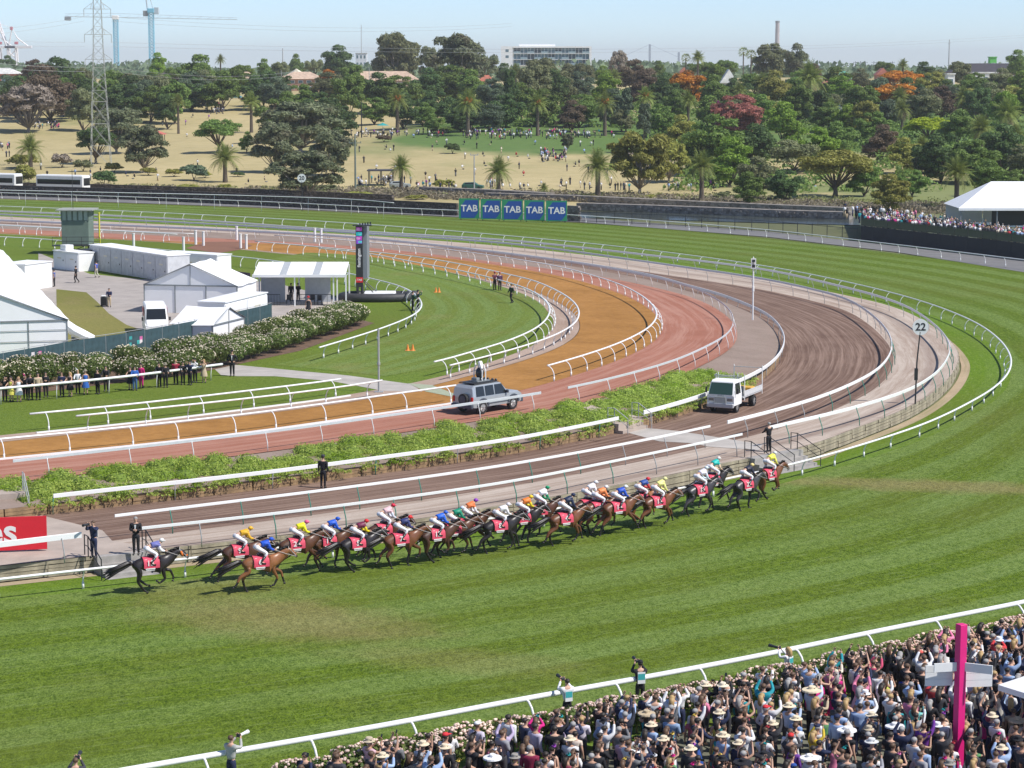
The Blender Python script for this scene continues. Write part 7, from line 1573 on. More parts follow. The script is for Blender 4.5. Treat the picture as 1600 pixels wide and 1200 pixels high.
# ---- poles, lamps, canopies in the park
def pole(px, yt, yb, r, lab, cat, m=M_gal, arms=(), name='pole'):
    p = T(px, min(yb, 305)); s = p.y / FPX; H = (yb - yt) * s; root = thing(name, lab, cat, p)
    q = MB(); q.tube([(0, 0, -.5), (0, 0, H)], [r * 1.3, r * .8], 7); q.build('shaft', m, root)
    if arms:
        a = MB()
        for (z, w_) in arms: a.box((-w_, -.06, H * z), (w_, .06, H * z + .15)); [a.cyl((x, 0, H * z + .15), (x, 0, H * z + .45), .06, 5) for x in (-w_ * .9, w_ * .9)]
        a.build('crossarm', m, root)
    return root
pole(555.5, 210, 300, .17, 'thick green grey power pole right of the big gum tree', 'power pole', mat('pole_green', (.16, .20, .17), .8, .1), ((.84, 1.2),))
pole(741, 242, 300, .12, 'grey lamp pole on the dry lawn', 'lamp post', M_gal, ((.98, .8),), 'lamp_post'); pole(565, 40, 110, .4, 'thin telecom mast on the skyline', 'mast', M_gal, ((.93, 1.6), (.86, 1.2)), 'mast')
pole(577, 105, 145, .12, 'slim street lamp between the skyline trees', 'lamp post', M_gal, name='lamp_post'); pole(565, 160, 215, .14, 'dark lamp pole at the left end of the picnic crowd', 'lamp post', M_dk, name='lamp_post'); pole(440, 110, 140, .1, 'thin pale street lamp left of the orange roofed flats', 'lamp post', M_gal, name='lamp_post')
pole(362, 128, 152, .1, 'short street lamp below the gabled house', 'lamp post', M_gal, name='lamp_post'); pole(1482, 63, 118, .35, 'thin radio mast on the right skyline', 'mast', M_gal, ((.9, .8),), 'mast'); pole(1588, 96, 125, .1, 'thin flag pole near the right edge', 'pole', M_gal); pole(442, 72, 108, .8, 'grey tapered radio spire left of the orange roofed flats', 'mast', M_gal, ((.5, 3.5),), 'mast')
for x in (1336, 1344, 1352, 1365, 1372, 1394): pole(x, 96, 118, .16, 'dark power pole on the skyline, %d photo columns left of the orange tree' % (1405 - x) if False else uniq('dark timber power pole on the skyline', ['just right of the green roof', 'second right of the green roof', 'third right of the green roof', 'fourth right of the green roof', 'left of the red house', 'above the orange tree']), 'power pole', M_dk, ((.9, 1.4),), 'power_pole')
def canopy(px0, px1, yt, yb, lab, c, h=3.0, posts=M_dk, flat=True):
    a, b = T(px0, yb), T(px1, yb); b.z = a.z; L = (b - a).length; root = thing('canopy', lab, 'shade canopy', a, 0)
    q = MB(); 
    if flat: q.box((-.3, -.5, h), (L + .3, 4.5, h + .22))
    else: q.prism([(-.6, h - .2), (L + .6, h - .2), (L / 2, h + L * .18)], -.6, 5)
    q.build('roof', mat('roof_' + lab[:8].strip().replace(' ', '_'), c, .8, .15), root)
    for x in (0, L / 2, L):
        for y in (0, 4): k = MB(); k.cyl((x, y, -.2), (x, y, h), .09, 6); k.build('post', posts, root)
canopy(576, 613, 262, 291, 'dark flat shade canopy on the dry lawn beside a palm', (.06, .06, .07)); canopy(960, 1036, 238, 266, 'long brown roofed rotunda half hidden by pale trunks', (.30, .24, .18), 3.4); canopy(207, 252, 203, 222, 'low red roofed picnic hut on the dry slope', (.50, .13, .10), 2.2, flat=False)
def umbrella(px, y, c, lab):
    p = T(px, y); root = thing('umbrella', lab, 'umbrella', p); q = MB(); n = 8; vs = [(0, 0, 2.9)] + [(1.7 * math.cos(2 * PI * k / n), 1.7 * math.sin(2 * PI * k / n), 2.2) for k in range(n)]; q.add(vs, [(0, 1 + k, 1 + (k + 1) % n) for k in range(n)]); q.build('cover', cmat(c), root); k = MB(); k.cyl((0, 0, 0), (0, 0, 2.9), .04, 5); k.build('pole', M_gal, root)
umbrella(593, 178, (.02, .38, .38), 'teal umbrella above the picnic lawn'); umbrella(598, 209, (.02, .30, .30), 'low teal sunshade amid the picnic crowd')
# ---- houses and blocks on the rise
def house(px0, px1, yt, yb, D, roof, wall, lab, depth=10, gable=False, wins=3, rh=.35, name='house', floors=1):
    a = TD(px0, D); b = TD(px1, D); s = D / FPX; zt = CAMZ - (yt - HOR) * s; zb = min(CAMZ - (yb - HOR) * s, a.z, b.z) ; L = b.x - a.x; H = zt - zb; root = thing(name, lab, 'building' if name == 'apartment_block' else 'house', (a.x, D, zb))
    wh = H * (1 - rh) if rh else H
    q = MB(); q.box((0, 0, -1), (L, depth, wh)); q.build('wall', mat('wall_%03d_%03d_%03d' % tuple(int(v * 100) for v in wall), wall, .8, .12, .5), root)
    mr = mat('tiles_%03d_%03d_%03d' % tuple(int(v * 100) for v in roof), roof, .8, .25, .8)
    q = MB()
    if rh and not gable: o_ = .6; q.add([(-o_, -o_, wh), (L + o_, -o_, wh), (L + o_, depth + o_, wh), (-o_, depth + o_, wh), (min(L * .3, depth / 2), depth / 2, H), (L - min(L * .3, depth / 2), depth / 2, H)], [(0, 1, 5, 4), (1, 2, 5), (2, 3, 4, 5), (3, 0, 4), (3, 2, 1, 0)])
    elif rh: q.prism([(-.5, wh), (L + .5, wh), (L / 2, H)], -.5, depth)
    else: q.box((-.3, -.3, wh + .003), (L + .3, depth + .3, wh + .4))
    q.build('roof', mr, root)
    for f in range(floors):
        for i in range(wins):
            w_ = L / wins; z0 = wh * (f + .30) / floors; z1 = wh * (f + .78) / floors; fr = MB(); fr.box((i * w_ + w_ * .2, -.06, z0), (i * w_ + w_ * .8, -.003, z1)); o = fr.build('window', M_wpaint, root)
            pn = MB(); pn.box((i * w_ + w_ * .25, -.09, z0 + .1), (i * w_ + w_ * .75, -.062, z1 - .1)); pn.build('pane', M_glassb, o)
    return root
def apartments():
    D = 1250; s = D / FPX; x0, x1 = (783 - 800) * s, (923 - 800) * s; zt = CAMZ - (73 - HOR) * s; zb = tz(0, D); H = zt - zb; L = x1 - x0; root = thing('apartment_block', 'white apartment block with blue glass balconies on the skyline', 'building', (x0, D, zb))
    q = MB(); q.box((0, .8, -1), (L, 14, H)); q.build('wall', M_wpaint, root); q = MB(); q.box((0, -.5, -1), (L * .13, .8, H)); q.build('end_wall', M_wpaint, root)
    q = MB(); q.box((L * .13, -.6, H - .8), (L, .8, H)); q.box((L * .975, -.6, -1), (L, .8, H - .8)); q.build('frame', M_wpaint, root); q = MB(); q.box((L * .2, 4, H), (L * .6, 8, H + 1.2)); q.build('plant_room', M_tentw, root)
    for f in range(3):
        z1 = H - .8 - f * 3.1; z0 = z1 - 3.1
        for i in range(11):
            a = L * .14 + (L * .835) * i / 11; w_ = L * .835 / 11
            q = MB(); q.box((a + .15, .45, z0 + .2), (a + w_ - .15, .79, z1 - .15)); o = q.build('window', M_glassb if (i + f) % 3 else mat('pane_dark', (.05, .07, .09), .15), root)
            q = MB(); q.box((a + w_ * .45, .40, z0 + .2), (a + w_ * .5, .448, z1 - .15)); q.build('mullion', M_wpaint, o)
            if i % 2 == f % 2: q = MB(); q.box((a, -.5, z0 + .15), (a + w_, -.42, z0 + 1.2)); q.build('balcony_panel', mat('balcony_glass', (.30, .40, .44), .2, .1), root)
        q = MB(); q.box((L * .13, -.5, z0 - .12), (L * .975, .78, z0 + .12)); q.build('floor_slab', M_wpaint, root)
    for f in range(2): q = MB(); q.box((L * .05, -.53, H - 3 - f * 3.2), (L * .085, -.502, H - 1.6 - f * 3.2)); q.build('window', M_glassb, root)
apartments()
TER_ = (.50, .22, .13); TAN = (.52, .38, .28)
house(248, 284, 108, 133, 900, (.14, .13, .13), (.30, .24, .19), 'grey gabled house with white bargeboards left of the big green tree', 9, True, 2, .55); house(360, 402, 112, 140, 860, TAN, (.45, .36, .28), 'long pale roofed flats behind the left park trees', 9, False, 4)
house(440, 505, 112, 141, 860, TAN, (.38, .22, .16), 'two storey flats with orange tan roof and brick stair tower', 10, False, 5, .38, floors=2); house(545, 655, 111, 126, 930, TAN, (.4, .3, .24), 'long orange tan roofed flats behind the central trees', 10, False, 6, .5)
house(-20, 33, 106, 130, 900, (.62, .61, .58), (.42, .15, .11), 'brick building with pale flat roof at the left edge', 12, False, 4, .3); house(56, 102, 108, 124, 980, TER_, (.55, .48, .42), 'pale house with orange roof behind the brownish tree', 9, False, 3); house(97, 122, 128, 145, 800, TER_, (.5, .4, .33), 'low orange roofed house left of the pylon', 8, False, 2)
house(750, 770, 117, 140, 860, (.40, .13, .08), (.45, .3, .2), 'orange tiled house left of the dark cypress', 8, False, 2); house(895, 912, 103, 118, 900, (.7, .68, .65), (.5, .5, .5), 'small house with white gable under the apartment block', 7, True, 1, .6); house(1124, 1148, 108, 134, 880, (.80, .80, .78), (.42, .42, .42), 'house with steep white gable in front of the park trees', 8, True, 2, .5)
house(1061, 1072, 105, 125, 1000, (.55, .22, .15), (.60, .22, .15), 'salmon pink gabled house left of the orange yellow tree', 6, True, 1, .3); house(1278, 1318, 120, 148, 780, (.36, .12, .10), (.45, .43, .40), 'red tiled house below the pale green roof', 9, False, 2, .45); house(1286, 1332, 111, 124, 1000, (.10, .30, .22), (.4, .4, .38), 'long low house with green metal roof', 9, False, 3, .6)
house(1330, 1346, 117, 132, 900, (.60, .25, .16), (.62, .26, .17), 'small flat salmon pink box house', 6, False, 1, 0); house(1365, 1384, 106, 126, 950, (.45, .16, .12), (.48, .22, .17), 'tall red brick house behind the big orange tree', 7, True, 1, .35); house(1479, 1598, 99, 119, 1100, (.045, .04, .05), (.32, .22, .17), 'long low building with dark roof on the right skyline', 14, False, 10, .45)
house(1515, 1552, 114, 124, 900, (.75, .75, .74), (.7, .7, .68), 'white flat roofed building below the long dark roof', 8, False, 3, 0); house(1310, 1336, 155, 178, 700, (.45, .46, .44), (.55, .57, .56), 'pale garden building among the right hand trees', 6, False, 2, 0); house(1540, 1550, 90, 100, 1150, (.12, .45, .10), (.12, .50, .10), 'bright green box on top of the long dark roof', 5, False, 1, 0); house(1475, 1486, 116, 128, 850, (.75, .75, .72), (.78, .78, .76), 'small white building left of the green mast tree', 5, False, 1, 0); house(640, 690, 150, 172, 800, (.75, .74, .72), (.12, .16, .2), 'low building with pale roof and blue grey front behind the picnic lawn', 6, False, 5, .2)
house(558, 575, 84, 108, 1500, (.5, .5, .5), (.65, .68, .72), 'pale blue office block on the skyline beside the telecom mast', 8, False, 3, 0, 'apartment_block', 3)
tn = MB(); tn.add([(0, 0, 7), (-9, -4, 1.5), (9, -4, 1.5), (9, 6, 1.5), (-9, 6, 1.5), (-3, -1, 3.2), (3, -1, 3.2)], [(0, 5, 1, 4), (0, 6, 5), (5, 6, 2, 1), (0, 3, 2, 6), (0, 4, 3)]); o = tn.build('peaked_tent', M_cream, None, TD(466, 1000)); tag(o, 'cream peaked marquee top on the skyline above the flats', 'tent')
# chimney, bridge towers, cranes, pylon
q = MB(); D = 3500; q.tube([(0, 0, -30), (0, 0, sky_z(35, D) - 10)], [4.2, 3.0], 12); q.tube([(0, 0, sky_z(37, D) - 10), (0, 0, sky_z(34, D) - 10)], 3.3, 12, 1); o = q.build('chimney', [mat('chimney_pink', (.42, .38, .38), .8, .1, .1), M_frame], None, (sky_x(1210, D), D, 10)); tag(o, 'tall slender industrial chimney on the skyline right of centre', 'chimney')
def bridge():
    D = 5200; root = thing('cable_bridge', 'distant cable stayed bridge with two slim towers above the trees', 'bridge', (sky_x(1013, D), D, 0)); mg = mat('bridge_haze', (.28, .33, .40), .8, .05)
    z1 = sky_z(70, D)
    for px, zt in ((1013, 70), (1058, 82)):
        x = sky_x(px, D) - sky_x(1013, D); q = MB(); q.box((x - 2.2, -3, 0), (x + 2.2, 3, sky_z(zt, D))); q.build('tower', mg, root)
    q = MB(); q.box((-300, -6, sky_z(103, D)), (300, 6, sky_z(102, D))); q.build('deck', mg, root); q = MB()
    x2 = sky_x(1058, D) - sky_x(1013, D); q.tube([(-80, 0, sky_z(95, D)), (0, 0, z1)], .35, 3); q.tube([(0, 0, z1), (x2 - 3, 0, sky_z(89, D))], .35, 3); q.build('cables', mg, root)
bridge()
def lattice(q, pts_b, pts_t, n, r, xs=True):
    """square lattice shaft between two squares of corner points"""
    for k in range(4): q.tube([pts_b[k], pts_t[k]], r * 1.5, 4)
    for i in range(n):
        t0, t1 = i / n, (i + 1) / n
        for k in range(4):
            j = (k + 1) % 4; a0 = pts_b[k].lerp(pts_t[k], t0); a1 = pts_b[k].lerp(pts_t[k], t1); b0 = pts_b[j].lerp(pts_t[j], t0); b1 = pts_b[j].lerp(pts_t[j], t1)
            q.tube([a0, b1], r, 3); q.tube([b0, a1], r, 3); q.tube([a1, b1], r, 3)
def sq(w_, z): return [Vector((-w_, -w_, z)), Vector((w_, -w_, z)), Vector((w_, w_, z)), Vector((-w_, w_, z))]
def pylon():
    p = T(158, 262); D = p.y; s = D / FPX; root = thing('transmission_tower', 'tall galvanised lattice power pylon rising out of the top of the picture', 'pylon', p, .25); m = mat('pylon_grey', (.40, .41, .38), .6, .1)
    zz = lambda y: (262 - y) * s
    q = MB(); lattice(q, sq(2.2, 0), sq(1.6, zz(160)), 3, .034); lattice(q, sq(1.6, zz(160)), sq(1.1, zz(90)), 4, .03); lattice(q, sq(1.1, zz(90)), sq(.8, zz(0)), 6, .028); lattice(q, sq(.85, zz(0)), sq(.15, zz(-30)), 3, .04); q.build('lattice_mast', m, root)
    tips = []
    for y in (18, 57, 95):
        q = MB(); z = zz(y)
        for sx in (-1, 1):
            tip = Vector((sx * 2.9, 0, z)); 
            for yy in (-.9, .9): q.tube([Vector((0, yy, z)), tip], .05, 3); q.tube([Vector((sx * .8, yy * .9, z + 1.5)), tip], .04, 3); q.tube([Vector((sx * 1.5, yy * .5, z)), Vector((sx * 1.2, yy * .7, z + 1.1))], .03, 3)
            q.cyl(tip, tip - Vector((0, 0, 1.7)), .06, 4); tips.append(tip - Vector((0, 0, 1.7)))
        q.build('crossarm', m, root)
    return p, tips
PY, TIPS = pylon()
wr = []
for i, (tip, (xe, ye)) in enumerate(zip(TIPS, ((-60, 52), (800, 38), (-60, 57), (1640, 52), (-60, 92), (460, 112)))):
    a = PY + Matrix.Rotation(.25, 3, 'Z') @ tip; De = 460 if xe < 0 else 700 if xe < 1000 else 900; b = Vector((sky_x(xe, De), De, sky_z(ye, De))); q = MB(); pts = [a.lerp(b, t / 14) + Vector((0, 0, -2.2 * 4 * (t / 14) * (1 - t / 14) * min(1.6, (b - a).length / 250))) for t in range(15)]
    q.tube([p - a for p in pts], .028, 3); q.tube([p - a - Vector((0, 0, .9)) for p in pts], .028, 3); o = q.build('power_line', M_gal, None, a); o['kind'] = 'stuff'; tag(o, 'twin power line from the %s arm of the pylon running %s' % (('top left', 'top right', 'middle left', 'middle right', 'bottom left', 'bottom right')[i], 'left' if xe < 0 else 'right across the sky'), 'power line', 'power lines')
def crane(px, yt, D, lab, jib):
    x = sky_x(px, D); zb = tz(0, D); root = thing('tower_crane', lab, 'crane', (x, D, zb)); m = mat('crane_blue', (.16, .46, .62), .6, .05); zt = sky_z(yt, D) - zb
    q = MB(); lattice(q, sq(2.2, 0), sq(2.2, zt), 20, .16); q.build('mast', m, root); q = MB(); q.bevbox((-3, -3, zt), (3, 3, zt + 4), .3); q.build('cab', M_wpaint if jib else m, root)
    q = MB()
    if jib: 
        for yy in (-.8, .8): q.tube([(-50, yy, zt + 3), (120, yy, zt)], .4, 3)
        q.tube([(-50, 0, zt + 5.5), (0, 0, zt + 6), (120, 0, zt + 1.6)], .22, 3); [q.tube([(-50 + 10 * k, -.8, zt + 3 - k * .17), (-45 + 10 * k, 0, zt + 5.2 - k * .2)], .14, 3) for k in range(17)]; q.bevbox((-50, -2, zt - 1), (-44, 2, zt + 2.5), .3, 1)
    else: q.tube([(-3, 0, zt + 3), (-6, 0, zt + 30)], .7, 4); q.tube([(2, 0, zt + 3), (-5, 0, zt + 30)], .3, 4); q.bevbox((-7, -2, zt - 3), (-2.8, 2, zt + 2), .3, 1); q.bevbox((2.8, -2, zt - 1), (7, 2, zt + 5), .3)
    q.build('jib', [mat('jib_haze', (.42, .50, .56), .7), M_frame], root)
crane(188, 32, 2300, 'blue tower crane with long horizontal jib behind the pylon', True); crane(243, 22, 2100, 'taller blue tower crane with raised jib cut off by the top of the picture', False)
def port_crane(px, lab, sc_=1.0):
    D = 3400; s = D / FPX; root = thing('port_crane', lab, 'crane', (sky_x(px, D), D, 0), 0, 'port cranes at the far left'); m = mat('port_white', (.74, .72, .74), .6, .05); z = lambda y: sky_z(y, D)
    q = MB(); 
    for x in (-9, 5): q.tube([(x, 0, 0), (x * .8, 0, z(75))], 1.3, 4); q.tube([(x, 12, 0), (x * .8, 12, z(75))], 1.3, 4)
    q.tube([(-9, 0, z(92)), (5, 0, z(78))], .8, 4); q.tube([(5, 0, z(92)), (-9, 0, z(78))], .8, 4); q.build('legs', m, root)
    q = MB(); q.tube([(-8, 0, z(75)), (-22 * sc_, 0, z(34))], [1.6, 1.0], 4); q.tube([(-8, 6, z(75)), (-20 * sc_, 6, z(34))], [1.6, 1.0], 4); [q.tube([(-8 - 14 * sc_ * t, 0, z(75 - 41 * t)), (-8 - 13 * sc_ * (t + .08), 6, z(75 - 41 * (t + .08)))], .5, 3) for t in (.1, .3, .5, .7, .9)]; q.build('raised_boom', m, root)
    q = MB(); q.tube([(-6, 0, z(75)), (0, 0, z(45)), (7, 0, z(60)), (24, 0, z(74))], 1.0, 4); q.tube([(-20 * sc_, 0, z(38)), (0, 0, z(45))], .4, 3); q.bevbox((-12, -2, z(76)), (28, 3, z(72)), .5); q.build('apex_frame', m, root)
    q = MB(); q.bevbox((-3, -2, z(48)), (1, 2, z(43)), .4); q.bevbox((3, -2, z(70)), (8, 2, z(66)), .4); q.build('machinery_house', mat('port_red', (.50, .12, .16), .6), root)
port_crane(28, 'white and red port container crane with raised boom at far left', 1.0); port_crane(3, 'second port container crane cut off by the left edge', .7)
# ---- pink post, white beams and parasol corner at the right
def pink():
    p = G(1496, 1212, 0); root = thing('gate_post', 'tall square magenta pink post standing in the crowd', 'post', p, .45); H = 5.3
    q = MB(); q.bevbox((-.145, -.145, 0), (.145, .145, H), .012); q.build('post', mat('magenta_paint', (.72, .015, .20), .45, .04), root)
    for i, (dx, dy, L) in enumerate(((-.9, .1, .95), (.0, .0, 1.1))):
        q = MB(); q.box((0, -.03, H - 1.62 - .0 * i), (L, .03, H - 1.32)); o = q.build('beam', M_wpaint, root); o.rotation_euler = (0, 0, (2.9, -.9)[i])
    sg = thing('notice_board', 'pair of white slatted boards fixed high on the magenta post', 'sign', p + Vector((0, 0, 3.1)), .12)
    for k, (x0, x1, dz) in enumerate(((-1.15, -.2, .0), (.2, 1.2, -.08))):
        for r_ in range(3): q = MB(); q.box((x0, .2 + .0 * r_, .02 + r_ * .24 + dz), (x1, .26, .25 + r_ * .24 + dz)); q.build('slat', M_wpaint, sg)
        q = MB(); q.box((x0 + .05, .265, dz), (x0 + .1, .29, .75 + dz)); q.box((x1 - .1, .265, dz), (x1 - .05, .29, .75 + dz)); q.build('batten', M_gal, sg)
    a = G(1556, 1190, 0); u = thing('parasol', 'corner of a large white parasol at the right edge above the crowd', 'parasol', a + Vector((1.9, .1, 0)), 0)
    q = MB(); q.add([(-1.9, -.1, 2.75), (-.2, -2.0, 2.6), (1.9, 0, 2.75), (.2, 2.0, 2.75), (0, 0, 3.35), (-1.9, -.1, 2.55), (-.2, -2.0, 2.4), (1.9, 0, 2.55), (.2, 2.0, 2.55)], [(0, 1, 4), (1, 2, 4), (2, 3, 4), (3, 0, 4), (0, 5, 6, 1), (1, 6, 7, 2), (2, 7, 8, 3), (3, 8, 5, 0)]); q.build('cover', M_tent, u); q = MB(); q.cyl((0, 0, 0), (0, 0, 3.3), .05, 8); q.build('pole', M_gal, u)
pink()
for i, (x, y) in enumerate(((637, 548), (645, 548), (681, 457), (686, 457))):
    q = MB(); q.tube([(0, 0, 0), (0, 0, .08), (0, 0, .5)], [.2, .13, .04], 8); q.box((-.2, -.2, 0), (.2, .2, .04)); o = q.build('traffic_cone', mat('cone_orange', (.78, .26, .04), .5, .05), None, G(x, y, Z2)); tag(o, 'small orange cone on the mown grass bend, %s' % ('left of the lower pair', 'right of the lower pair', 'left of the upper pair', 'right of the upper pair')[i], 'cone', 'orange cones on the mown grass')
for i, x in enumerate((306, 318, 370, 376, 385, 492, 502, 209, 287)):
    y = (382, 384, 375, 388, 389, 378, 379, 387, 393)[i]; q = MB(); q.cyl((0, 0, 0), (0, 0, 1.7), .16, 10); q.cyl((0, 0, 1.7), (0, 0, 1.78), .2, 10); o = q.build('bollard', M_wpaint, None, G(x, y, Z2)); tag(o, 'thick white post beside the horse crossing, %s from the left' % ordinal(sorted((306, 318, 370, 376, 385, 492, 502, 209, 287)).index(x) + 1), 'post', 'thick white posts at the horse crossing')
# ================================================================== PEOPLE
K = (.018, .018, .022); NV = (.022, .03, .075); GY = (.16, .165, .175); WT = (.74, .74, .75); LB = (.34, .46, .68); PK = (.72, .22, .36); MG = (.62, .02, .22); CH = (.05, .05, .058); TN = (.50, .40, .27)
def cname(c):
    D_ = {'black': K, 'navy': NV, 'grey': GY, 'white': WT, 'pale blue': LB, 'pink': PK, 'magenta': MG, 'charcoal': CH, 'tan': TN, 'red': (.62, .03, .04), 'purple': (.20, .05, .34), 'teal': (.02, .36, .40), 'coral': (.76, .22, .18), 'royal blue': (.02, .10, .46), 'yellow': (.74, .60, .06), 'lilac': (.52, .42, .62), 'green': (.05, .26, .10), 'burgundy': (.22, .02, .05), 'cream': (.72, .66, .54), 'orange': (.76, .30, .06)}
    return min(D_, key=lambda k: sum((a - b) ** 2 for a, b in zip(D_[k], c)))
OFF = [ # officials and other single figures: px, py(feet), level, facing, label, kwargs
 (505, 763, Z1, -.3, 'man in black suit and dark cap with red tie standing on the dirt track', dict(top=('top', K), bottom=('trousers', K), hat=('cap', (.04, .04, .06)), pose='down', h=1.84)),
 (213, 867, Z1, PI, 'bald man in dark suit with white shirt waiting at the left steps', dict(top=('top', K), bottom=('trousers', K), pose='fold', h=1.84, hair=('s', 3))),
 (147, 872, Z1, PI - .4, 'photographer in navy with a pale vest near the red board', dict(top=('top', NV), bottom=('trousers', NV), pose='photo', h=1.8, hair=('s', 1))),
 (1201, 706, Z1, .6, 'bald man in black suit at the top of the right hand steps', dict(top=('top', K), bottom=('trousers', K), pose='lean', h=1.8, hair=('s', 3))),
 (363, 588, Z2, PI, 'man in black suit and white shirt on the infield path end', dict(top=('top', K), bottom=('trousers', K), hat=('cap', K), pose='hips', h=1.88)),
 (773, 453, Z2, PI + .5, 'steward in maroon jacket, left of the pair at the sand track rail', dict(top=('top', (.12, .03, .05)), bottom=('trousers', K), hat=('cap', (.5, .05, .05)), pose='lean', h=1.8)),
 (781, 454, Z2, PI + .3, 'steward in dark purple jacket, right of the pair at the sand track rail', dict(top=('top', (.09, .04, .10)), bottom=('trousers', K), hat=('cap', (.4, .05, .05)), pose='down', h=1.8)),
 (799, 474, Z2, 2.2, 'man in dark green and black walking on the mown grass', dict(top=('top', (.03, .05, .045)), bottom=('trousers', K), pose='walk', legs='walk', h=1.8)),
 (645, 486, Z2, -1.2, 'official in dark green jacket leaning on the inner rail', dict(top=('top', (.02, .07, .05)), bottom=('trousers', K), pose='lean', h=1.8)),
 (653, 484, Z2, -1.0, 'official with binoculars behind the green jacketed one', dict(top=('top', (.03, .06, .05)), bottom=('trousers', K), hat=('cap', K), pose='photo', h=1.78)),
 (119, 442, Z2, 1.3, 'man in black walking past the generator box', dict(top=('top', K), bottom=('trousers', K), pose='walk', legs='walk')),
 (151, 434, Z2, 1.0, 'man in royal blue shirt and pale trousers near the cabins', dict(top=('tee', (.08, .12, .42)), bottom=('trousers', (.45, .44, .36)), pose='walk', legs='walk')),
 (171, 480, Z2, PI, 'man in navy jacket pushing a bin on the forecourt', dict(top=('top', NV), bottom=('trousers', TN), pose='lean', hair=('s', 0))),
 (85, 448, Z2, PI / 2, 'man in blue and hi-vis beside the kiosk', dict(top=('tee', (.06, .12, .35)), bottom=('trousers', K), pose='down')),
 (455, 471, Z2, .2, 'man in black suit in the shelter, left one', dict(top=('top', K), bottom=('trousers', K), pose='down')),
 (466, 471, Z2, -.4, 'man in black suit in the shelter, right one', dict(top=('top', K), bottom=('trousers', K), pose='fold')),
 (482, 494, Z2, PI, 'woman in black coat and red hat before the shelter', dict(top=('dress', K), fem=True, hat=('fedora', (.5, .04, .05)), pose='down')),
 (1527, 392, 0, 0, 'man in white shirt on the back road beside the black hoarding', dict(top=('tee', WT), bottom=('trousers', K), pose='down')),
 (1592, 404, 0, 1.2, 'woman in orange top on the back road at the right edge', dict(top=('top', (.5, .2, .12)), bottom=('trousers', K), fem=True, hair=('l', 0), pose='down')),
 (1000, 1108, 0, .25, 'photographer in black jacket, cap and pale teal bib standing at the outer rail', dict(top=('top', K), bottom=('trousers', K), hat=('cap', K), pose='photo', h=1.84)),
 (886, 1136, 0, .4, 'photographer in white shirt with teal bib left of the black jacketed one', dict(top=('top', WT), bottom=('trousers', K), pose='photo', h=1.8)),
 (1230, 1080, 0, .9, 'long haired woman photographer with pale teal bib leaning over the outer rail', dict(top=('top', WT), bottom=('trousers', K), fem=True, hair=('l', 2), pose='photo', h=1.75)),
 (362, 1232, 0, -.6, 'photographer in grey waistcoat with a long white lens at the bottom left', dict(top=('top', (.42, .42, .40)), bottom=('trousers', NV), pose='photo', h=1.82, hair=('s', 1))),
 (120, 1266, 0, 0, 'photographer whose head just shows at the bottom left', dict(top=('top', CH), bottom=('trousers', K), pose='photo', h=1.75, hair=('s', 1)))]
def bib(o, h):
    k = h / 1.75; q = MB(); q.box((-.14, -.165, .98), (.14, -.145, 1.40)); q.box((-.13, -.170, 1.12), (.13, -.1655, 1.34), 1); q.build('bib', [M_wpaint, mat('bib_teal', (.05, .38, .38), .6, .1)], o)
def camera_prop(p, rz, lab, long_=True, white=False):
    root = thing('camera', lab, 'camera', p, rz, 'cameras held by the photographers'); q = MB(); q.bevbox((-.08, -.05, -.05), (.08, .04, .06), .015); q.build('camera_body', M_dk, root)
    q = MB(); L = .42 if long_ else .2; q.tube([(0, .04, 0), (0, .04 + L * .5, .02), (0, .04 + L, .03)], [.045, .05, .07], 10); q.build('lens', M_wpaint if white else M_dk, root)
for (px, py, z, rz, lb, kw) in OFF:
    p = G(px, py, z); 
    if py < 420 and z == 0: p = G(px, py, 0)
    o = person(p, rz, lb, **kw)
    if 'bib' in lb or 'vest' in lb: bib(o, kw.get('h', 1.75))
    if 'photographer' in lb:
        h = kw.get('h', 1.75) / 1.75; c = p + Matrix.Rotation(rz, 3, 'Z') @ Vector((0, .40, 1.66)) * h; camera_prop(c, rz, uniq('black camera held by the ' + {1000: 'black jacketed photographer', 886: 'white shirted photographer', 1230: 'long haired photographer', 362: 'photographer with waistcoat, its lens white', 120: 'photographer at the bottom left', 147: 'photographer by the red board'}[px], ['']), True, px == 362)
    if 'tie' in lb or 'white shirt' in lb and 'suit' in lb:
        q = MB(); q.add([(-.045, .135, 1.42), (.045, .135, 1.42), (0, .150, 1.08)], [(0, 1, 2)]); q.build('shirt_front', M_wpaint, o)
        if 'tie' in lb: q = MB(); q.box((-.014, .150, 1.12), (.014, .156, 1.42)); q.build('tie', mat('tie_red', (.5, .05, .03), .6), o)
bn = MB(); bn.bevbox((-.3, -.3, .1), (.3, .3, .95), .08); bn.bevbox((-.25, -.25, .95), (.25, .25, 1.05), .04, 1); [bn.cyl((x, -.1, .1), (x, .1, .1), .1, 8) for x in (-.25, .25)]; o = bn.build('bin', [M_dk, M_wpaint], None, G(163, 479, Z2)); tag(o, 'dark wheeled bin pushed across the forecourt', 'bin')
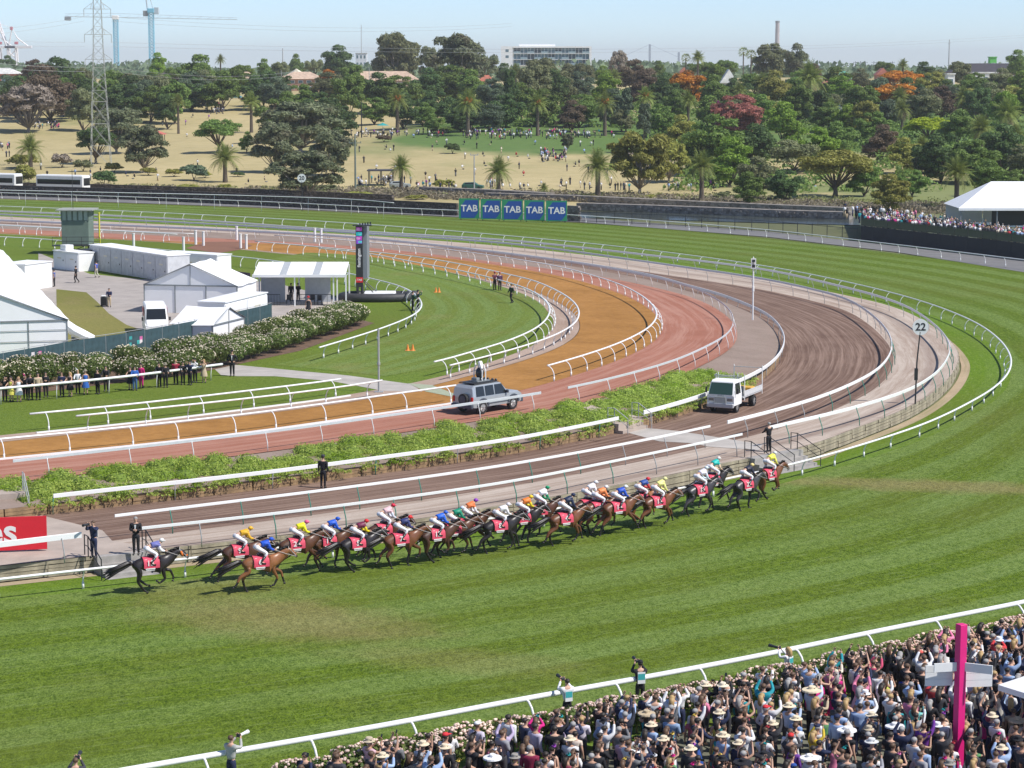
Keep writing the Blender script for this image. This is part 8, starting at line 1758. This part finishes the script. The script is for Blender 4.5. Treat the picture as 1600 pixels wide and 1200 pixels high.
# spectators along the infield rail
SP_ = [(8, 'K', 'd'), (18, 'yellow', 'd'), (30, 'W', 'd'), (40, 'K', 'd'), (48, 'K', 'm'), (60, 'TN', 'm'), (72, 'K', 'd'), (97, 'NV', 'm'), (110, 'K', 'd'), (122, 'W', 'd'), (134, 'B', 'd'), (153, 'K', 'm'), (166, 'K', 'm'), (204, 'K', 'd'), (211, 'B', 'm'), (221, 'M', 'd'), (249, 'K', 'm'), (259, 'K', 'm'), (275, 'R', 'm'), (286, 'K', 'm'), (297, 'NV', 'm'), (305, 'W', 'd'), (319, 'TN', 'd')]
CC = {'K': K, 'W': WT, 'NV': NV, 'B': (.03, .12, .42), 'M': (.62, .02, .18), 'R': (.35, .03, .06), 'TN': TN, 'yellow': (.66, .60, .12)}
for i, (x, c, g) in enumerate(SP_):
    y = 628 - (x / 347) * 34 + (i % 3) * 1.5; fem = g == 'd'; col_ = CC[c]; b_ = (MG if c == 'M' else (K if c != 'B' else (.05, .12, .3)))
    person(G(x, y, Z2), PI + random.uniform(-.5, .5), uniq('%s in %s at the infield rail, %s from the left' % ('woman' if fem else 'man', cname(col_), ordinal(i + 1)), ['']), pose=random.choice(['lean', 'lean', 'fold', 'down', 'photo']), fem=fem, top=('dress' if fem and i % 3 else 'top', col_), bottom=('trousers', b_), hair=('l' if fem else 's', random.choice([0, 0, 1, 2])), hat=(('fasc', random.choice([MG, K, WT])) if fem and i % 2 else ('fedora', (.3, .27, .2)) if i % 7 == 3 else None), group='spectators along the infield rail', h=random.uniform(1.62, 1.84) if not fem else random.uniform(1.62, 1.74))
# the foreground crowd behind the roses
SPEC = [ # photo column/row of the head, then attributes and words
 (1296, 1083, dict(fem=True, top=('dress', MG), hair=('s', 0), pose='high')), (1355, 1090, dict(top=('tee', LB), bottom=('trousers', NV), hat=('fedora', WT))), (1447, 1128, dict(top=('top', (.17, .04, .30)))), (1472, 1062, dict(fem=True, top=('dress', WT), hair=('l', 0), pose='photo')),
 (1257, 1082, dict(top=('top', (.50, .60, .74)), hat=('wide', (.70, .60, .42)))), (1222, 1118, dict(top=('top', (.42, .52, .68)), hat=('straw', (.72, .62, .44)))), (1252, 1128, dict(top=('top', (.20, .33, .60)), hat=('straw', (.72, .62, .44)))), (1320, 1144, dict(fem=True, top=('top', (.78, .26, .22)), hat=('wide', (.8, .8, .8)))), (1347, 1174, dict(top=('top', K), hat=('straw', (.6, .6, .6)))), (1208, 1186, dict(fem=True, top=('dress', (.74, .02, .30)), hat=('wide', K))), (1258, 1188, dict(fem=True, top=('top', WT), hat=('wide', (.82, .8, .76)), hair=('s', 0))), (1377, 1128, dict(top=('top', (.20, .28, .42)), hat=('straw', (.70, .60, .44)))), (1407, 1180, dict(fem=True, top=('dress', (.74, .20, .42)), hat=('fasc', (.7, .2, .4)))), (1431, 1112, dict(fem=True, top=('top', (.2, .55, .52)))), (1410, 1064, dict(top=('top', (.01, .03, .30)))), (1376, 1064, dict(fem=True, top=('dress', (.62, .70, .10)), pose='photo')), (1530, 1072, dict(fem=True, top=('dress', WT), hair=('l', 2))), (1552, 1075, dict(fem=True, top=('dress', (.76, .72, .64)), hair=('l', 1))), (1580, 1080, dict(top=('top', WT))),
 (1108, 1084, dict(top=('top', K), hat=('straw', (.70, .60, .44)))), (1122, 1080, dict(top=('top', K), hat=('straw', (.72, .64, .5)))), (1190, 1114, dict(top=('top', (.68, .67, .74)), hat=('cap', (.65, .04, .05)))), (1076, 1112, dict(top=('top', WT), pose='one')), (972, 1122, dict(top=('top', (.025, .03, .045)))), (1043, 1122, dict(top=('top', (.15, .155, .16)))), (1063, 1118, dict(top=('top', (.12, .12, .125)))), (910, 1130, dict(top=('top', (.72, .66, .74)), hair=('s', 2))), (828, 1174, dict(top=('top', (.24, .02, .06)), hair=('s', 3))), (958, 1172, dict(top=('top', (.60, .36, .46)))), (700, 1165, dict(top=('tee', WT), hat=('cap', (.62, .04, .05)))), (705, 1163, dict(top=('top', K), hat=('straw', (.68, .58, .42)))), (1165, 1080, dict(fem=True, top=('dress', (.10, .05, .03)))), (1195, 1078, dict(top=('top', (.02, .30, .36)), pose='high')), (1370, 1035, dict(fem=True, top=('top', (.60, .08, .16)), pose='high')), (1440, 1027, dict(top=('top', WT), hat=('cap', (.75, .12, .10)))), (1520, 1175, dict(top=('top', CH))), (1462, 1130, dict(top=('top', WT))), (1500, 1035, dict(top=('top', (.5, .5, .55)))), (1560, 1010, dict(top=('top', (.62, .05, .06)), hat=('fedora', (.8, .8, .8)))), (1265, 1150, dict(fem=True, top=('top', (.62, .45, .04)), hair=('l', 2)))]
rc = random.Random(11); tv = offset(cOn, 1.0 * sgn); L_ = resample(cOn, .53); nr_ = normals(L_); people_pts = []
for i, p in enumerate(L_):
    for k in range(22):
        o_ = 3.6 + k * .64 + (0 if k else -.1); u = rc.uniform(-.2, .2); v = rc.uniform(-.24, .24)
        if (i + k) % 2: continue
        d = (L_[min(i + 1, len(L_) - 1)] - L_[i]).normalized(); q_ = p + nr_[i] * sgn * (o_ + v) + d * u; hx, hy = proj(q_ + Vector((0, 0, 1.6)))
        if 470 < hx < 1730 and hy < 1214: people_pts.append((q_, hx, hy, k))
PX_ = G(1496, 1212, 0)
used = set(); spec = {}
for sx, sy, kw in SPEC:
    j = min((j for j in range(len(people_pts)) if j not in used), key=lambda j: (people_pts[j][1] - sx) ** 2 + (people_pts[j][2] - sy) ** 2); used.add(j); spec[j] = kw
order = sorted(range(len(people_pts)), key=lambda j: (j not in spec, people_pts[j][1] > 1615, people_pts[j][0].y)); NP = len(people_pts); keep = set(order[:252]); rest = [people_pts[j] for j in order[252:]]
RN = ['front row against the roses', 'second row from the roses', 'third row from the roses', 'fourth row from the roses', 'fifth row', 'sixth row', 'seventh row', 'eighth row', 'ninth row', 'tenth row', 'eleventh row', 'twelfth row'] + [ordinal(q) + ' row' for q in range(13, 24)]
pal_m = [K] * 11 + [NV] * 6 + [CH] * 6 + [GY] * 3 + [WT] * 12 + [LB] * 6 + [(.3, .3, .33)] * 2 + [(.55, .50, .60), (.62, .40, .45), (.26, .36, .52), (.02, .07, .24), TN, (.16, .04, .06)]
pal_f = [K] * 8 + [WT] * 5 + [MG, PK, (.62, .04, .06), (.02, .32, .36), (.16, .05, .30), (.72, .60, .50), (.60, .42, .32), (.70, .30, .20), (.03, .09, .35), (.45, .10, .14), (.74, .66, .56), (.12, .30, .12), (.5, .42, .6), (.68, .55, .1), (.03, .03, .05), (.06, .05, .05)]
face = math.atan2(-.55, .84)
def crowd_kw(r, j):
    kw = dict(spec.get(j, {})); fem = kw.get('fem', r.random() < .42 if j not in spec else False); kw['fem'] = fem
    if 'top' not in kw:
        if fem: kw['top'] = (r.choice(['dress', 'dress', 'tee', 'top']), r.choice(pal_f))
        else: kw['top'] = (r.choice(['top', 'top', 'top', 'tee']), r.choice(pal_m))
        x = r.random(); 
        if fem and x < .35: kw['hat'] = ('fasc', r.choice([K, MG, WT, (.5, .05, .06), (.02, .3, .3), (.3, .06, .4), (.7, .5, .1)]))
        elif fem and x < .42: kw['hat'] = ('wide', r.choice([WT, TN, K]))
        elif not fem and x < .08: kw['hat'] = ('straw', (.68, .58, .42))
        elif not fem and x < .14: kw['hat'] = ('fedora', r.choice([K, (.3, .28, .25), WT, (.5, .42, .3)]))
        elif not fem and x < .19: kw['hat'] = ('cap', r.choice([(.6, .04, .04), NV, WT]))
    kw.setdefault('bottom', ('trousers', r.choice([K, K, NV, CH, (.25, .24, .22)]))); kw.setdefault('pose', r.choice(['photo', 'photo', 'high', 'one', 'down', 'fold', 'down', 'hips', 'down', 'fold', 'down', 'lean'])); kw.setdefault('hair', (('l' if r.random() < .75 else 's') if fem else 's', r.choice([0, 0, 0, 1, 1, 1, 2] if fem else [0, 0, 0, 1, 1, 3])))
    if r.random() < .5: kw['skinm'] = M_skin2
    return kw
pc = 0; HN = {'straw': 'straw hat', 'wide': 'wide brimmed hat', 'fedora': 'trilby', 'cap': 'cap', 'fasc': 'fascinator'}
def side_words(q_):
    d = (q_ - PX_).dot(Vector((-.84, -.54, 0))); n = int(round(abs(d))); w_ = '%d metres' % n
    return 'level with magenta post' if n == 0 else '%s %s of magenta post' % (w_, 'left' if d > 0 else 'right')
for j in sorted(keep):
    q_, hx, hy, k = people_pts[j]; kw = crowd_kw(rc, j); kw['h'] = rc.uniform(1.58, 1.72) if kw['fem'] else rc.uniform(1.68, 1.88); hat = kw.get('hat'); tn_ = cname(kw['top'][1])
    pz = {'photo': ' holding up a phone', 'high': ' with both arms high', 'one': ' with one arm raised', 'fold': ' with folded arms', 'hips': ' with hands on hips'}.get(kw['pose'], '')
    base = '%s in %s %s%s' % ('woman' if kw['fem'] else 'man', tn_, 'dress' if kw['top'][0] == 'dress' else 'top', (' and ' + cname(hat[1]) + ' ' + HN[hat[0]].replace('wide brimmed', 'wide')) if hat else '')
    sw = side_words(q_); rw = ', ' + RN[k].split()[0] + ' row, '; hr_ = ('dark haired ', 'brown haired ', 'fair haired ', 'grey haired ')[kw['hair'][1]]; tr_ = ' over ' + cname(kw['bottom'][1]) + ' trousers' if kw['top'][0] != 'dress' else ''
    for c_ in (base + pz, hr_ + base + pz, base + tr_, hr_ + base + tr_, base, hr_ + base, 'standing ' + base, 'tall ' + base if kw['h'] > 1.75 else 'short ' + base, 'sunlit ' + base):
        lab = c_ + rw + sw
        if len(lab.split()) > 16: lab = lab.replace(' of magenta post', ' of post').replace('level with magenta', 'level with').replace('with both arms high', 'arms high').replace('with one arm raised', 'arm raised').replace('holding up a phone', 'holding phone')
        if len(lab.split()) <= 16 and lab not in LABS: break
    LABS.add(lab); rz = face + rc.uniform(-.5, .5)
    o = person(q_, rz, lab, group='crowd behind the rose hedge', **kw)
    o.scale = (o.scale[0] * 1.12, o.scale[1] * 1.12, o.scale[2] * 1.03)
    if kw['pose'] in ('photo', 'high') and rc.random() < .75:
        h = kw['h'] / 1.75; zz, yy = (1.74, .42) if kw['pose'] == 'photo' else (1.98, .28); c = q_ + Matrix.Rotation(rz, 3, 'Z') @ Vector((0, yy * 1.17, zz * 1.05)) * h; f = link('phone', HATS['phone'], None, c, rz, rot=(-.25, PI / 2 * (rc.random() < .5), rz)); pc += 1; tag(f, uniq('phone raised by the ' + base.split(' and ')[0] + rw + sw.replace(' magenta', ''), ['', 'sideways', 'upright']), 'phone', 'phones held up in the crowd')
# everyone beyond the limit: rear of the near crowd, terrace, picnickers, as one mass
def mass():
    r = random.Random(5); V = []; F = []; MI = []; mats_ = [M_skin] + [cmat(c) for c in (K, NV, WT, GY, LB, PK, MG, (.5, .05, .06), TN, (.02, .3, .34), CH, (.7, .62, .5), (.3, .08, .4))] + M_hairs; nb = len(mats_)
    cache = {}
    def flat(me): 
        if me.name not in cache: a = np.empty(len(me.vertices) * 3); me.vertices.foreach_get('co', a); cache[me.name] = (a.reshape(-1, 3), [tuple(p.vertices) for p in me.polygons])
        return cache[me.name]
    def put(me, mi, M):
        v, f = flat(me); o = sum_[0]; V.append(v @ np.array(M.to_3x3()).T + np.array(M.translation)); sum_[0] += len(v); F.extend(tuple(i + o for i in q) for q in f); MI.extend([mi] * len(f))
    sum_ = [0]
    def full(p, rz, pose, fem, tc, legs='stand'):
        m = H_(pose, legs, fem); M = Matrix.Translation(p) @ Matrix.Rotation(rz, 4, 'Z') @ Matrix.Diagonal((1.17, 1.17, r.uniform(.97, 1.08), 1))
        put(m['body'], 0, M); put(m['dress' if fem and r.random() < .5 else 'top'], tc, M); put(m['hair_l' if fem else 'hair_s'], nb - 4 + r.randrange(4), M); put(m['trousers'], r.choice([1, 2, 11]), M)
    def low(p, tc, sit=False, h=1.7):
        """a figure a few pixels high: legs, torso with arms, head"""
        mb = MB(); z = 0 if not sit else -.45
        if sit: mb.ell((0, .35, .12), (.2, .4, .12), 5, 3, 1)
        else: mb.tube([(-.09, 0, 0), (-.08, 0, .9)], [.07, .1], 4, 1); mb.tube([(.09, 0, 0), (.08, 0, .9)], [.07, .1], 4, 1)
        mb.tube([(0, 0, .85 + z), (0, 0, 1.2 + z), (0, 0, 1.45 + z)], [.16, .19, .12], 5, 2); a = r.uniform(-.3, .5)
        mb.tube([(-.2, 0, 1.4 + z), (-.26, a * .5, 1.1 + z), (-.22, a, 1.0 + z + max(0, a))], [.06, .05, .04], 3, 2); mb.tube([(.2, 0, 1.4 + z), (.26, a * .3, 1.1 + z), (.22, a * .8, .95 + z)], [.06, .05, .04], 3, 2); mb.ell((0, .02, 1.60 + z), (.09, .1, .12), 6, 4, 0); mb.ell((0, -.015, 1.64 + z), (.1, .105, .1), 6, 4, 3)
        rz = r.uniform(0, 6.3); M = Matrix.Translation(p) @ Matrix.Rotation(rz, 4, 'Z') @ Matrix.Scale(h / 1.72, 4); o = sum_[0]; V.append(np.array([tuple(M @ Vector(v)) for v in mb.v])); sum_[0] += len(mb.v); bc = r.choice([1, 2, 11, 4, 9]); hc = nb - 4 + r.randrange(4)
        F.extend(tuple(i + o for i in f) for f in mb.f); MI.extend({0: 0, 1: bc, 2: tc, 3: hc}[i] for i in mb.m)
    wts = [1] * 9 + [2] * 5 + [3] * 10 + [4] * 2 + [5] * 3 + [6, 7, 8, 9, 10, 11, 11, 12, 13]
    for q_, hx, hy, k in rest: full(q_, face + r.uniform(-.5, .5), r.choice(['photo', 'high', 'down', 'fold']), r.random() < .4, r.choice(wts))
    for _ in range(330):   # terrace
        i = r.randrange(len(TW) - 1); a = TW[i].lerp(TW[i + 1], r.random()); dep = abs(r.gauss(0, 1)) * 6 + .6; dep = min(dep, 26); low(Vector((a.x + dep * .1, a.y + dep, 1.9)), r.choice(wts))
    for _ in range(70): x = r.uniform(1325, 1500); p = G(x, 372 + (x - 1345) * .12 - r.uniform(2, 14), 0); low(Vector((p.x, p.y + 6, 1.9)), r.choice(wts))
    def grp(x0, x1, y0, y1, n, sit=.5):
        for _ in range(n): low(T(r.uniform(x0, x1), min(316, r.uniform(y0, y1))), r.choice(wts), r.random() < sit)
    grp(528, 600, 208, 215, 26); grp(600, 700, 208, 216, 46); grp(720, 880, 208, 218, 95, .3); grp(880, 960, 210, 216, 30); grp(845, 885, 238, 254, 42, .6); grp(318, 350, 168, 178, 34, .3); grp(52, 92, 195, 203, 26); grp(96, 142, 178, 186, 26); grp(0, 20, 230, 248, 8, 0); grp(225, 560, 160, 290, 34); grp(560, 960, 225, 290, 46, .4); grp(580, 615, 284, 291, 18, .2); grp(560, 575, 285, 295, 6, 0); grp(640, 720, 290, 298, 16, .3); grp(760, 960, 290, 299, 26, .3); grp(960, 1330, 297, 299, 18, .2); grp(1395, 1420, 297, 299, 6, 0); grp(580, 605, 176, 181, 16); grp(1040, 1130, 290, 298, 14, .3); grp(0, 220, 250, 290, 18); grp(480, 560, 190, 205, 8)
    me = bpy.data.meshes.new('distant_crowd'); VV = np.concatenate(V); me.from_pydata(VV.tolist(), [], F); [me.materials.append(m) for m in mats_]; me.polygons.foreach_set('material_index', MI); smooth_mesh(me)
    o = link('distant_crowd', me); tag(o, 'mass of race goers on the far terrace, the picnic lawns and the rear of the near crowd', 'crowd', kind='stuff'); print('mass faces', len(F), 'near persons', NP)
mass()
# floor under the crowd
strip2('crowd_ground', offset(cOn, 3.3 * sgn), offset(cOn, 24 * sgn), -.01, -.01, mat('crowd_paving', (.14, .14, .10), .9, .3, .8), 2, 60)
strip2('rail_grass', offset(cOn, -.5 * sgn), offset(cOn, 3.4 * sgn), .004, .004, M_lawn, 1, 80)
